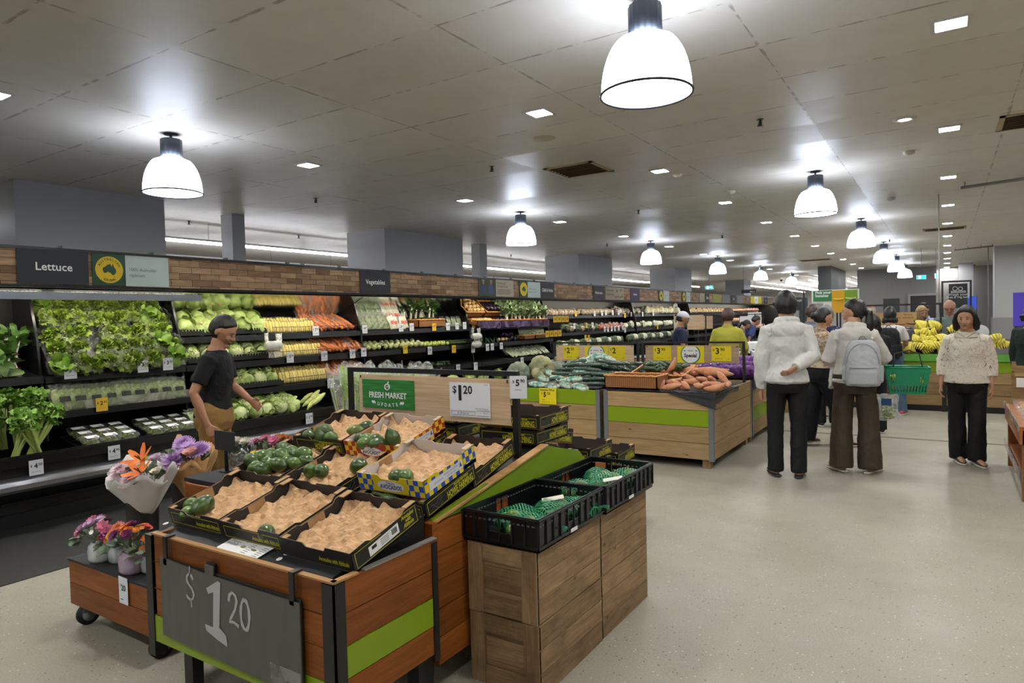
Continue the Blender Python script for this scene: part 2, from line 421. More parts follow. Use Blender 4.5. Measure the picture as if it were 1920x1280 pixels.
for X, n in ((-1.45, 'aisle'), (-6.2, 'fridge')): PD.put((X, -2.0, CZ), (0, 0, 0), 'white bell pendant lamp of the %s row, just inside the entrance' % n, 'bell pendant lamps')
# round downlight
r = thing('round_downlight', 'round gimbal downlight between two rows of square lights', 'downlight', (-.33, 7.65, CZ))
MB().lathe([(.001, -.012), (.055, -.012)], 24).build('lens', emis('round_lens_lit', 'fff4d8', 18), r)
MB().lathe([(.055, -.012), (.06, -.02), (.1, -.012), (.105, 0)], 28).build('trim_ring', flat('ring_white', 'd6d3cb', .5), r)
# ---------------------------------------------------------------- linear tubes over the grocery aisles
tb = emis('tube_lit', 'f4f6ff', TUBE_E); tbb = flat('batten_white', 'd0d0cc', .5)
def tube_light(x, y0, y1, z, label):
    r = thing('linear_light', label, 'light', (x, (y0+y1)/2, z)); h = (y1-y0)/2
    MB().box(-.03, .03, -h, h, -.05, -.005).build('tube', tb, r)
    MB().box(-.035, .035, -h, h, -.005, .03).build('batten', tbb, r)
    for s in (-.8, 0, .8): MB().tube([(0, s*h, .03), (0, s*h, CZ-z)], .004, 5).build('suspension_wire', flat('wire_grey', '888888', .4, .5), r)
for k, (x, n) in enumerate([(-11.2, 'nearer'), (-13.9, 'farther')]):
    for j, (a, b) in enumerate([(3.0, 11.5), (11.7, 20.2), (20.4, 28.9), (29.1, 36)]):
        tube_light(x, a, b, 3.1, 'long fluorescent strip of the %s grocery aisle, %s section from the left' % (n, ordn[j]))
for k, (a, b) in enumerate([((1515, 524), (1576, 536)), ((1437, 538), (1495, 545)), ((1493, 539), (1533, 544)), ((1621, 543), (1638, 546))]):
    p = atZ(*a, 3.2); q = atZ(*b, 3.2); xm = (p.x+q.x)/2
    tube_light(xm, min(p.y, q.y), min(56, max(p.y, q.y, p.y+2.4)), 3.2, 'fluorescent strip far down the store, %s' % ['above the banana sign', 'leftmost, beyond the fridges', 'middle one, beyond the fridges', 'most distant'][k])
for k in range(6): tube_light(-9.5+1.7*k, 40, 58, 3.2, 'long fluorescent strip added to brighten the distant aisles, %s from left' % ordn[k])  # strips added to brighten the far end, in place of many small distant lights
# ---------------------------------------------------------------- vents, sprinklers, detectors
def vent(x, y, w, d, label):
    r = thing('ceiling_vent', label, 'air vent', (x, y, CZ))
    mb = MB()
    for a in ((-w/2, w/2, -d/2, -d/2+.05), (-w/2, w/2, d/2-.05, d/2), (-w/2, -w/2+.05, -d/2, d/2), (w/2-.05, w/2, -d/2, d/2)): mb.box(*a, -.012, 0)
    mb.build('frame', flat('vent_frame', 'b39f7c', .6), r)
    MB().box(-w/2+.05, w/2-.05, -d/2+.05, d/2-.05, -.003, -.001).build('duct_opening', flat('duct_dark', '1c1712', .9), r)
    mb = MB(); n = 7
    for k in range(n):
        y_ = -d/2+.05+(d-.1)*(k+.5)/n
        mb.ctr((0, 0, 0), (w-.1, .055, .003), M=T(0, y_, -.012) @ Matrix.Rotation(.6, 4, 'X'))
    mb.build('louvre', flat('vent_louvre', '8d7b5c', .6), r)
vent(-3.87, 7.62, .66, .66, 'square louvred air vent in the middle of the ceiling')
vent(.76, 8.5, .62, .66, 'louvred air vent at the right edge of the ceiling')
vent(-.02, 18.6, .85, .5, 'long louvred air vent beside the right downlight row, far off')
vent(-3.9, 26.0, 1.0, .5, 'distant louvred air vent between the two pendant rows')
r = proto_thing('sprinkler', 'sprinkler')
mb = MB(); mb.tube([(0, 0, 0), (0, 0, -.05)], .012, 6); mb.lathe([(.001, -.065), (.03, -.062), (.03, -.058), (.001, -.056)], 10); mb.lathe([(.03, -.004), (.035, 0)], 12)
mb.tube([(.01, 0, -.02), (.02, 0, -.04), (0, 0, -.06)], .004, 4); mb.tube([(-.01, 0, -.02), (-.02, 0, -.04), (0, 0, -.06)], .004, 4)
mb.build('sprinkler_head', flat('sprinkler_metal', '3b3a38', .4, .7), r)
SPK = Proto(r)
spots = [(1425, 230, 'right of the large near pendant'), (922, 318, 'left of the square air vent'), (592, 378, 'right of the left pendant'), (1197, 400, 'behind the square air vent'), (1354, 447, 'between two far pendants'), (354, 420, 'above the first grey bulkhead'), (560, 447, 'above the lettuce fridge, far back'), (1138, 463, 'above the third bulkhead'), (1668, 455, 'right of the third aisle pendant'), (958, 483, 'behind the pendant over the herbs')]
for x, y, n in spots:
    p = atZ(x, y-6, CZ); SPK.put((p.x, p.y, CZ), (0, 0, RND.random()*3), 'small ceiling sprinkler '+n, 'ceiling sprinklers')
r = proto_thing('smoke_detector', 'detector')
MB().lathe([(.001, -.045), (.035, -.042), (.06, -.02), (.062, 0)], 20).build('housing', flat('detector_white', 'd4cfc2', .5), r)
SMD = Proto(r)
for x, y, n in [(1270, 326, 'beside the downlight right of the vent'), (1371, 358, 'in front of the far downlight'), (1671, 372, 'under the glossy tile right of the second aisle pendant'), (1704, 284, 'below the right downlight row')]:
    p = atZ(x, y, CZ); SMD.put((p.x, p.y, CZ), (0, 0, 0), 'small round white ceiling detector '+n, 'ceiling detectors')
p = atZ(1021, 259, CZ)
o = MB().lathe([(.001, -.012), (.1, -.01), (.115, 0)], 32).build('ceiling_speaker', flat('speaker_beige', 'b8ad92', .6), None, loc=(p.x, p.y, CZ)); tag(o, 'flat round beige ceiling speaker below the near downlight', 'speaker')
# security camera domes
dm = MB(); dm.lathe([(.001, -.11), (.045, -.095), (.065, -.05), (.07, -.03)], 16); dm.lathe([(.08, -.03), (.08, 0)], 16)
d0 = proto_mesh(dm.build('security_camera', flat('dome_black', '141416', .15)), 'camera')
for x, y, n in [(1630, 520, 'beyond the last pendants'), (1465, 524, 'between the far pendants')]:
    p = atZ(x, y, CZ); d0.put((p.x, p.y, CZ), (0, 0, 0), 'black security camera dome '+n, 'camera domes')
# curtain-like steel rails hung from the ceiling right
for k, (a, b, n) in enumerate([((1802, 352), (1935, 320), 'near'), ((1790, 469), (1862, 461), 'middle'), ((1782, 502), (1828, 497), 'far')]):
    p = atZ(*a, CZ-.08); q = atZ(*b, CZ-.08); q = Vector((q.x, p.y+(q.y-p.y)*.999, q.z)) if k else Vector((p.x+2.2, p.y-.7, p.z))
    mb = MB(); mb.tube([p, q], .022, 8)
    for f in (.02, .35, .7, .98): c = p.lerp(q, f); mb.tube([c, c+Vector((0, 0, .09))], .006, 5)
    o = mb.build('ceiling_rail', flat('rail_steel', '6f6f6c', .35, .7)); tag(o, '%s steel rail hung under the ceiling at right' % n, 'rail', None)
# ---------------------------------------------------------------- refrigerated wall cases
black = flat('case_black', '0e0f10', .4); blackg = flat('case_black_gloss', '131416', .25)
steel = speck('brushed_steel', '8d8f92', 'a5a7aa', 30, .32, .1, stretch=(1, .05, 1)); steel.node_tree.nodes['Principled BSDF'].inputs['Metallic'].default_value = .85
mirror = flat('case_mirror', 'c8ccc4', .16, 1)
led = emis('case_led_lit', 'fff6e2', CASE_E)
XB = -7.12            # back of the cases
SHELF = [(-6.62, 1.44), (-6.50, 1.155), (-6.38, .85)]   # front edge X and top height, the shelves stand forward lower down
SHELF_F = [(-6.75, 1.60), (-6.62, 1.24), (-6.5, .92)]
def shelf_z(i, x, far=False):
    fx, z = (SHELF_F if far else SHELF)[i]
    return z+.16*(fx-x)
def fridge(y0, y1, label, shelves, far=False, mir=True, awn=None):
    yc = (y0+y1)/2; h = (y1-y0)/2; r = thing('refrigerated_display_case', label, 'fridge', (-6.6, yc, 0), 0, None)
    X = lambda v: v+6.6
    MB().box(X(XB), X(XB)+.06, -h, h, .1, 2.2).build('back_panel', black, r)
    MB().box(X(XB), X(-6.3), -h, h, 1.93, 2.0).build('canopy', black, r)
    mb = MB(); g = .004
    mb.box(X(-6.3), X(-6.26), -h+g, h-g, 1.895, 1.935); mb.build('canopy_front_rail', blackg, r)
    MB().box(X(-6.37), X(-6.335), -h+.05, h-.05, 1.905, 1.925).build('canopy_light_strip', led, r)
    # deck: a black tub with a sloping floor
    mb = MB(); mb.poly([(X(XB)+.06, .1), (X(-6.2), .1), (X(-6.06), .42), (X(-6.05), .585), (X(-6.08), .585), (X(-6.11), .46), (X(XB)+.06, .62)], (-h, h), 1, .5); mb.build('deck_tub', black, r)
    MB().box(X(-6.045), X(-6.02), -h, h, .5, .575).build('price_rail', blackg, r)
    mb = MB(); mb.smooth = True
    prof = [(-6.12, .42), (-6.03, .42), (-5.99, .40), (-5.98, .37), (-5.98, .335), (-6.0, .31), (-6.12, .30)]
    mb.poly([(X(a), b) for a, b in prof], (-h, h), 1, .5); mb.build('bumper', steel, r)
    MB().box(X(-6.2), X(-6.16), -h, h, 0.004, .3).build('kick_plate', black, r)
    mb = MB(); mb.box(X(-6.16), X(-6.13), -h, h, .2, .215); mb.box(X(-6.16), X(-6.14), -h, h, .13, .14); mb.build('kick_ridge', blackg, r)
    for i in shelves:
        fx, z = (SHELF_F if far else SHELF)[i]; f = X(fx)
        z2 = z+.16*(fx-XB)
        o = MB().poly([(f, z-.022), (f, z), (X(XB)+.06, z2), (X(XB)+.06, z2-.022)], (-h+.006, h-.006), 1, .5).build('shelf', black, r)
        MB().poly([(f, z-.055), (f+.012, z-.05), (f+.006, z+.012), (f, z+.012)], (-h+.006, h-.006), 1, .5).build('shelf_rail', blackg, o)
    if mir:
        a, b = Vector((X(XB)+.07, 0, 1.66)), Vector((X(-6.5), 0, 1.93))
        mb = MB(); mb.poly([(a.x, a.z), (b.x, b.z), (b.x-.01, b.z+.01), (a.x-.01, a.z+.01)], (-h+.01, h-.01), 1, .5); mb.build('tilted_mirror', mirror, r)
    for s in (-1,):
        MB().poly([(X(XB)+.06, .6), (X(-6.5), .6), (X(-6.62), 1.5), (X(-6.75), 1.93), (X(XB)+.06, 1.93)], (-h, -h+.02), 1, .5).build('divider', blackg, r)
    return r
BAYS = [(-.8, 2.62), (2.62, 3.9), (3.9, 6.45), (6.45, 8.9), (8.9, 11.5)]
fridge(-.8, 2.62, 'leftmost open fridge bay holding bunches of fennel above heads of celery', [1], mir=False)
fridge(2.62, 3.9, 'open fridge bay of bagged lettuces under the Lettuce sign', [1, 2], mir=False)
fridge(3.9, 6.45, 'open fridge bay of cabbages, corn and carrots left of the Vegetables sign', [0, 1, 2])
fridge(6.45, 8.9, 'open fridge bay of bagged herbs and greens right of the Vegetables sign', [0, 1, 2])
fridge(8.9, 11.5, 'open fridge bay with wicker baskets of potatoes and eggplants', [0, 1, 2], mir=False)
fridge(11.5, 16.0, 'open fridge bay of mushrooms and salad bags under the Mushrooms sign', [0, 1, 2], True, False)
fridge(16.0, 20.5, 'open fridge bay of cauliflowers behind the shopper in the white cap', [0, 1, 2], True, False)
fridge(20.5, 30.4, 'farthest open fridge bay with brightly lit packs at the aisle end', [0, 1, 2], True, False)
# end wall of the run
o = MB().box(-7.15, -6.05, 30.42, 30.5, 0, 2.0).build('fridge_end_panel', black); tag(o, 'tall black end panel closing the far end of the fridge run', 'panel')
# silver sampler awning over the two leftmost bays
r = thing('awning_light', 'pale metal light shelf over the leftmost fridge bays, under the Lettuce sign', 'light', (-6.32, 1.6, 1.845))
MB().box(-.02, .05, -2.3, 2.36, -.03, .03).build('front_rail', flat('awning_rail', '9aa3ad', .3, .6), r)
MB().box(-.28, -.02, -2.3, 2.36, .02, .045).build('shelf_panel', speck('awning_fur', '6e6b66', 'c4c0b8', 60, .8, .3), r)
MB().box(-.12, -.07, -2.28, 2.34, -.012, .0).build('light_strip', led, r)

# header boards
bamboo, _b = newmat('brick_laid_wood_print', (.5, .4, .3), .5, 0, .3)
_uv = _b.n('ShaderNodeTexCoord').outputs['Object']; _s = _b.n('ShaderNodeSeparateXYZ', {0: _uv})
_v = _b.n('ShaderNodeCombineXYZ', {0: _s.outputs[1], 1: _s.outputs[2]}).outputs[0]
_br = _b.n('ShaderNodeTexBrick', {'Vector': _v, 'Color1': lin('b89a78'), 'Color2': lin('7c5f46'), 'Mortar': lin('3c2c1f'), 'Scale': 1, 'Mortar Size': .0025, 'Mortar Smooth': .3, 'Brick Width': .21, 'Row Height': .062}, offset=.4, squash=1)
_n = _b.n('ShaderNodeTexNoise', {'Vector': _b.n('ShaderNodeMapping', {0: _v, 3: (4, 30, 1)}).outputs[0], 'Scale': 1.5, 'Detail': 4}).outputs[0]
_c = _b.mix(1, _br.outputs['Color'], _b.ramp(_n, [(.3, (.72, .7, .68, 1)), (.7, (1.2, 1.18, 1.15, 1))]), 'MULTIPLY')
_b.link(_c, _b.b.inputs['Base Color'])
HX = -6.225
r = thing('header_board', 'long wood-look header board running above the whole fridge run', 'sign board', (HX, 14, 2.08))
MB().box(-.02, 0, -15.2, 16.3, -.145, .145).build('board', bamboo, r)
for z, n in ((.15, 'top_rail'), (-.158, 'bottom_rail')): MB().box(-.03, .015, -15.2, 16.3, z-.012, z+.012).build(n, blackg, r)
navy = flat('sign_navy', '1b1f2b', .5); whitep = flat('print_white', 'f0f1ee', .5); dgreen = flat('sign_dark_green', '12432f', .5)
yel = flat('sign_gold', 'd9b810', .5); pale = flat('sign_pale_green', 'b9c8c4', .5); greent = flat('text_green', '23654a', .5)
def hsign(y0, y1, label, mat, z0=-.14, z1=.14, name='header_sign'):
    yc = (y0+y1)/2; h = (y1-y0)/2
    r = thing(name, label, 'sign', (HX+.006, yc, 2.08))
    MB().box(0, .006, -h, h, z0, z1).build('panel', mat, r)
    return r
M0 = Matrix.Translation((.0075, 0, 0)) @ FACE_X
AUS = [(-.5, .02), (-.46, .13), (-.38, .2), (-.26, .24), (-.2, .33), (-.12, .4), (-.04, .37), (.02, .45), (.1, .43), (.12, .32), (.19, .26), (.24, .4), (.27, .47), (.31, .36), (.36, .2), (.46, .06), (.5, -.08), (.45, -.24), (.36, -.36), (.26, -.4), (.16, -.36), (.1, -.25), (0, -.2), (-.12, -.16), (-.28, -.24), (-.4, -.27), (-.44, -.16)]
def aus_badge(r, rad, full):
    mb = MB(); mb.poly([(rad*math.cos(2*PI*k/40), rad*math.sin(2*PI*k/40)) for k in range(40)], (.007, .0085), 0, .5); mb.build('gold_disc', yel, r)
    mb = MB(); mb.poly([(a*rad*.98, b*rad*.98) for a, b in AUS], (.009, .0095), 0, .5); mb.build('map_emblem', dgreen, r)
    MB().poly([(rad*(.32+.035*math.cos(k)), rad*(-.52+.035*math.sin(k))) for k in range(6)], (.009, .0095), 0).build('map_island', dgreen, r)
    if full:
        mb = MB()
        for s, top in (('AUSTRALIAN', 1), ('GROWN', 0)):
            n = len(s)
            for i, ch in enumerate(s):
                sp = .25 if top else .23
                a = (i-(n-1)/2)*sp
                if top: pos = (rad*.78*math.sin(a), rad*.78*math.cos(a)); rot = -a
                else: pos = (rad*.8*math.sin(a), -rad*.8*math.cos(a)); rot = a
                text_mesh(mb, ch, rad*.27, Matrix.Translation((.0095, pos[0], pos[1])) @ FACE_X @ Matrix.Rotation(rot, 4, 'Z'), .9, bold=.0006)
        mb.build('ring_lettering', dgreen, r)
def nsign(y0, y1, word, mat=navy, size=.06, label=None, tm=whitep, xs=1, dy=0, bold=.0012):
    r = hsign(y0, y1, label or 'dark header sign reading %s above the fridges' % word, mat)
    text(word, size, tm, r, T(0, dy, 0) @ M0, xs=xs, bold=bold); return r
nsign(2.35, 2.885, 'Lettuce', size=.092, label='dark navy header sign reading Lettuce at the far left')
def ausign(y0, ym, y1, words, nth, full=True):
    r = hsign(y0, ym, 'gold Australian Grown badge sign %s on the header board' % nth, dgreen, name='origin_sign'); aus_badge(r, .118 if full else .12, full)
    r = hsign(ym, y1, 'pale info sign with green lettering %s, beside the Australian badge' % nth, pale, name='info_sign')
    if words:
        for k, wd in enumerate(words): text(wd, .042 if full else .04, greent, r, T(0, -(y1-ym)/2+.03, .01-k*.05) @ M0, align='LEFT', xs=min(1, (y1-ym-.05)/(.022*len(words[0])+.05)))
ausign(2.915, 3.195, 3.595, ['100% Australian', 'capsicum.'], 'nearest the Lettuce sign')
nsign(6.08, 6.63, 'Vegetables', size=.085, label='dark navy header sign reading Vegetables left of mid run', xs=.95)
r = hsign(8.65, 9.13, 'photo print of two growers in a green field on the header board', flat('photo_green', '3c4a33', .6), name='photo_sign')
for k, (y, c) in enumerate(((-.12, '3a4468'), (.1, '44507c'))):
    MB().poly([(y-.08, -.1), (y+.08, -.1), (y+.07, .02), (y+.03, .05), (y-.03, .05), (y-.07, .02)], (.0065, .008), 0).build('printed_shirt', flat('shirt'+c, c, .6), r)
    MB().ball((.0075, y, .08), (.001, .028, .036), 10, 6).build('printed_face', flat('printed_skin', 'a57a5c', .6), r)
    MB().ball((.0076, y, .11), (.001, .05, .014), 10, 6).build('printed_hat', flat('printed_hat', '9a8a5c', .6), r)
r = hsign(9.13, 9.66, 'beige info sign about Australian farmers on the header board', flat('sign_beige', 'b2aa96', .6), name='info_sign')
for k, wd in enumerate(['Partnering with', 'Australian farmers']): text(wd, .05, navy, r, T(0, -.23, .08-k*.05) @ M0, align='LEFT', xs=.85)
for k in range(4): MB().box(.0065, .0075, -.23, .2-.05*(k % 2), -.03-k*.022, -.022-k*.022).build('small_print', flat('print_grey', '5f5c52', .6), r)
ausign(9.86, 10.13, 10.57, ['100% Australian', 'celery and herbs.'], 'left of the Chilli sign', False)
nsign(10.57, 11.09, 'Chilli & Herbs', size=.085, xs=.82, label='dark header sign reading Chilli and Herbs')
nsign(12.77, 13.3, 'Mushrooms', size=.085, xs=.85)
r = hsign(13.36, 14.35, 'beige Know your mushrooms info sign on the header board', flat('sign_beige2', 'a8a08a', .6), name='info_sign')
for k, wd in enumerate(['Know your', 'mushrooms']): text(wd, .085, navy, r, T(0, -.45, .07-k*.09) @ M0, align='LEFT')
for k, (y, z) in enumerate([(.05, -.08), (.17, -.07), (.3, -.08), (.4, -.06), (.12, .06), (.34, .08)]):
    MB().ball((.007, y, z), (.001, .04, .022), 10, 6).build('printed_mushroom', flat('print_brown', '6b5236', .6), r)
nsign(14.75, 15.3, 'Onions', flat('sign_purple', '3d2850', .5), .07, label='purple header sign with small white lettering')
r = None
ausign(16.6, 16.93, 17.37, ['100% Australian', 'vegetables.'], 'behind the white-capped shopper', False)
ausign(18.4, 18.76, 19.14, ['100% Australian', 'broccoli.'], 'just right of the white-capped shopper', False)
for y0, y1, c, n, wd in [(19.98, 20.5, '9c9480', 'beige header sign right of the second distant Australian badge', ''), (20.6, 21.0, '1f2432', 'small dark header sign reading Salads, far down the run', 'Salads'), (21.4, 22.3, '8d8f3a', 'green and yellow printed header sign far down the run', ''), (22.4, 23.4, '75777a', 'grey patterned header sign far down the run', ''), (23.5, 24.2, '30343f', 'dark header sign reading Deli, far down the run', 'Deli'), (24.3, 25.1, '8a8b8c', 'grey header sign with white emblem far down the run', ''), (26.3, 26.9, 'd8c81e', 'left yellow header strip near the far end', ''), (26.9, 27.5, 'e8e8e2', 'white header sign between two yellow strips near the far end', 'SAVE'), (27.5, 28.1, 'd8c81e', 'right yellow header strip near the far end', ''), (28.5, 29.2, '33363b', 'dark header sign close to the far end', 'Dip')]:
    r = hsign(y0, y1, n, flat('hs'+c, c, .6))
    if wd: text(wd, .12, whitep if c[0] in '13' else navy, r, M0, xs=.9)
# small clips on the top rail
cl = proto_mesh(MB().box(-.015, .02, -.015, .015, 0, .018).build('rail_clip', flat('clip_grey', '4a4d50', .4)), 'clip', 'header rail clips')
for k in range(16): cl.put((HX, 1.9+k*.77, 2.242), (0, 0, 0), 'small grey clip on the top rail of the header board', 'header rail clips')

# ---------------------------------------------------------------- price tickets
tickw = flat('ticket_white', 'd3d6dc', .5); ticky = flat('ticket_yellow', 'e0b820', .5); ink = flat('ink_black', '17181a', .5); inkg = flat('ink_grey', '8b8d90', .6)
def ticket_proto(price, cents, mat, size=.1, hh=.12):
    r = proto_thing('price_ticket', 'price ticket')
    MB().box(-size/2, size/2, -.0015, 0, -hh/2, hh/2).build('card', mat, r)
    M = Matrix.Translation((0, -.0025, 0)) @ FACE_Y; t_ = MB()
    text_mesh(t_, '$', hh*.22, T(-size*.34, 0, hh*.13) @ M, bold=.0005); text_mesh(t_, price, hh*.42, T(-size*.02, 0, hh*.1) @ M, bold=.0016)
    if cents: text_mesh(t_, cents, hh*.24, T(size*.29, 0, hh*.17) @ M, bold=.0006)
    t_.build('price', ink, r)
    MB().box(-size*.36, size*.3, -.002, -.0016, -hh*.28, -hh*.25).build('small_print', inkg, r)
    return Proto(r)
TK = {}
def ticket(price, cents, y, x, z, label, yellow=False, rz=PI/2, s=1.0, tilt=0):
    k = (price, cents, yellow)
    if k not in TK: TK[k] = ticket_proto(price, cents, ticky if yellow else tickw)
    return TK[k].put((x, y, z), (tilt, 0, rz), label, None, s)
def tk(px, py, price, cents, X, where, yellow=False, s=1.0, rz=PI/2):
    p = atX(px, py, X)
    ticket(price, cents, p.y, p.x, p.z, '%s price ticket $%s%s, %s' % ('yellow' if yellow else 'white', price, '.'+cents if cents else '', where), yellow, rz, s)
for px, py, pr, ce, X, w_, ye, s in [
    (68, 876, '4', '50', -6.01, 'on the rail under the celery', 0, 1), (214, 848, '4', '90', -6.01, 'behind the white-wrapped bouquet', 0, 1),
    (132, 697, '3', '50', -6.38, 'leftmost below the bagged lettuces', 0, 1), (268, 686, '3', '50', -6.38, 'middle one below the bagged lettuces', 0, 1), (315, 682, '3', '50', -6.38, 'rightmost below the bagged lettuces', 0, 1),
    (191, 758, '2', '50', -6.35, 'below the bagged salads', 1, 1), (592, 620, '7', '90', -6.6, 'left one below the top carrots', 0, 1), (544, 670, '5', '00', -6.47, 'below the middle corn packs', 0, 1),
    (608, 667, '2', '40', -6.47, 'left one below the middle carrots', 0, 1), (661, 663, '2', '40', -6.47, 'right one below the middle carrots', 0, .95), (682, 660, '4', '50', -6.47, 'beside the middle packs of beans', 0, .95), (620, 718, '2', '40', -6.35, 'below the lower carrots', 0, 1),
    (684, 617, '4', '50', -6.6, 'below the bagged greens, left', 0, .95), (752, 614, '3', '00', -6.6, 'below the bagged greens, middle', 0, .95), (772, 613, '5', '90', -6.6, 'below the bagged greens, right', 0, .95),
    (760, 655, '2', '00', -6.47, 'below the bagged capsicums', 1, .95), (814, 613, '2', '90', -6.6, 'on the first wicker basket', 1, .95), (840, 612, '4', '90', -6.6, 'right of the first wicker basket', 0, .95), (857, 611, '2', '90', -6.6, 'second right of the first wicker basket', 0, .9), (871, 610, '1', '90', -6.6, 'third right of the first wicker basket', 0, .95),
    (916, 609, '3', '50', -6.6, 'left one under the long baskets', 0, .95), (935, 609, '3', '50', -6.6, 'middle one under the long baskets', 0, .95), (972, 607, '2', '50', -6.6, 'right one under the long baskets', 0, 1), (888, 609, '2', '00', -6.6, 'left end of the long baskets', 1, .9),
    (806, 657, '10', '', -6.47, 'under the small limes', 0, 1), (851, 654, '2', '00', -6.47, 'under the dark beans', 1, 1), (887, 654, '2', '50', -6.47, 'below the white bag roll', 0, 1), (914, 651, '3', '00', -6.47, 'left of a pair right of the bag roll', 0, .95), (923, 650, '3', '50', -6.47, 'right of a pair right of the bag roll', 0, .95), (940, 648, '4', '50', -6.47, 'left of the herb baskets', 0, .95),
    (859, 690, '3', '00', -6.35, 'left one on the lowest shelf rail', 0, 1), (892, 686, '3', '50', -6.35, 'second on the lowest shelf rail', 0, 1), (979, 676, '3', '50', -6.35, 'third on the lowest shelf rail', 0, 1), (1007, 673, '3', '00', -6.35, 'fourth on the lowest shelf rail', 0, 1),
    (556, 783, '1', '90', -6.01, 'on the deck rail left of the avocado boxes', 0, 1.0)]:
    if px == 556: px, py = 580, 784
    tk(px, py, pr, ce, X, w_, ye, s)
for i, (px, X, ye, zz) in enumerate([(1080, -6.72, 1, 588), (1115, -6.72, 0, 588), (1129, -6.72, 0, 587), (1136, -6.72, 0, 586), (1149, -6.72, 0, 586), (1160, -6.72, 0, 586), (1172, -6.72, 1, 591), (1184, -6.72, 0, 589), (1205, -6.72, 0, 589), (1225, -6.72, 0, 588), (1077, -6.6, 0, 611), (1100, -6.6, 1, 610), (1111, -6.6, 0, 609), (1134, -6.6, 0, 617), (1140, -6.6, 0, 617), (1147, -6.6, 0, 616), (1153, -6.6, 0, 616), (1160, -6.6, 0, 615), (1168, -6.6, 0, 614), (1172, -6.6, 0, 619), (1233, -6.6, 1, 613), (1098, -6.5, 1, 633), (1104, -6.5, 1, 633)]):
    tk(px, zz, '3', '50', X, 'number %s among the far tickets below the mushrooms' % (ordn[i] if i < 20 else ['twenty-first', 'twenty-second', 'twenty-third'][i-20]), bool(ye), .95)
# wide yellow ticket strips at the end of the baskets
def strip(px, py, n, label, X=-6.3, yl=True):
    p = atX(px, py, X); r = thing('ticket_strip', label, 'ticket strip', tuple(p))
    for k in range(n):
        MB().box(0, .004, -.32+k*.64/n+.01, -.32+(k+1)*.64/n-.01, -.06, .06).build('ticket', ticky if yl else tickw, r)
        text('$4', .07, ink, r, Matrix.Translation((.005, -.32+(k+.5)*.64/n, 0)) @ FACE_X, 'price', bold=.001)
strip(1052, 598, 4, 'upper strip of yellow price tickets beside the herb baskets')
strip(1038, 625, 4, 'lower strip of yellow price tickets beside the herb baskets')
# ---------------------------------------------------------------- foreground avocado display
redw = wood('red_stained_timber', '985a26', '753f14', rough=.45, bump=.1)
pinew = wood('weathered_crate_timber', 'a58a66', '7f6548', '3a2a1c', rough=.65, knots=.7, dirt=.5, bump=.5)
lightw = wood('raw_pine_board', 'b89a6c', 'a08257', '54381f', rough=.6, knots=.8, bump=.2)
cutw = wood('pale_plywood_edge', 'c59a66', 'b08452', rough=.6)
lime = flat('lime_laminate', '7d960c', .35); limed = flat('lime_panel', '76921a', .4)
bmet = flat('black_powder_coat', '1a1a19', .4); ply = wood('birch_plywood', 'd8be9f', 'c6aa88', rough=.55, scale=.6, bump=.05)
greym = flat('galvanised_post', '8a8f93', .35, .7)
whitec = flat('white_card', 'e6e7e6', .5)

def boards(mb, axis, fixed, a0, a1, z0, z1, n, thick=.018, gap=.004, tones=None):
    """row of n horizontal boards on a vertical plane; axis 'X' = plane facing +X, 'Y' = facing -Y"""
    hgt = (z1-z0)/n
    for k in range(n):
        za, zb = z1-hgt*(k+1)+gap/2, z1-hgt*k-gap/2
        if axis == 'Y': mb.box(a0, a1, fixed, fixed+thick, za, zb)
        else: mb.box(fixed-thick, fixed, a0, a1, za, zb)
# --- cart 1: x -2.80..-1.70, y 1.50..2.04
r = thing('produce_stand', 'low red timber stand with lime stripe and black corner posts, closest to the camera', 'display stand', (-2.25, 1.77, 0))
ox, oy = -2.25, 1.77
xl, xr, yf, yb, z0, z1 = -2.80-ox, -1.70-ox, 1.50-oy, 2.03-oy, .235, .69
hb = (z1-z0)/4
mb = MB()
for k in range(3): mb.box(xl, xr-.005, yf, yf+.018, z1-hb*(k+1)+.002, z1-hb*k-.002)
mb.build('front_boards', redw, r)
MB().box(xl, xr, yf-.001, yf+.018, z0, z0+hb-.002).build('lime_board', lime, r)
mb = MB()
for k in (0, 1, 3): mb.box(xr-.018, xr, yf+.01, yb, z1-.03*0-hb*(k+1)+.002, z1-hb*k-.002)
mb.build('side_boards', redw, r)
MB().box(xr-.017, xr+.001, yf+.01, yb, z1-hb*3+.002, z1-hb*2-.002).build('lime_side_board', lime, r)
mb = MB(); mb.box(xl, xl+.018, yf, yb, z0, z1); mb.box(xl, xr, yb-.02, yb, z0, z1-.12); mb.build('rear_boards', redw, r)
MB().box(xl-.045, xl+.002, yf-.006, yf+.05, .17, z1-.005).build('post', bmet, r)
mb = MB(); mb.box(xr-.052, xr+.006, yf-.007, yf, z0-.03, z1-.003); mb.box(xr, xr+.006, yf-.007, yf+.045, z0-.03, z1-.003); mb.build('post', bmet, r)
MB().box(xr, xr+.006, yb-.03, yb, z0-.03, z1-.01).build('post', bmet, r)
mb = MB(); mb.box(xl, xr, yf-.004, yf+.02, z1, z1+.007); mb.box(xr-.02, xr+.004, yf, yf+.11, z1, z1+.007); mb.build('top_edging', cutw, r)
MB().box(xr-.022, xr+.004, yf+.14, yb, z1, z1+.005).build('side_edging', flat('edge_aluminium', 'a8a6a2', .35, .6), r)
for a, b in ((xl+.05, yf+.09), (xr-.1, yf+.09), (xl+.05, yb-.08), (xr-.1, yb-.08)): MB().box(a, a+.06, b, b+.05, 0, z0).build('leg', bmet, r)
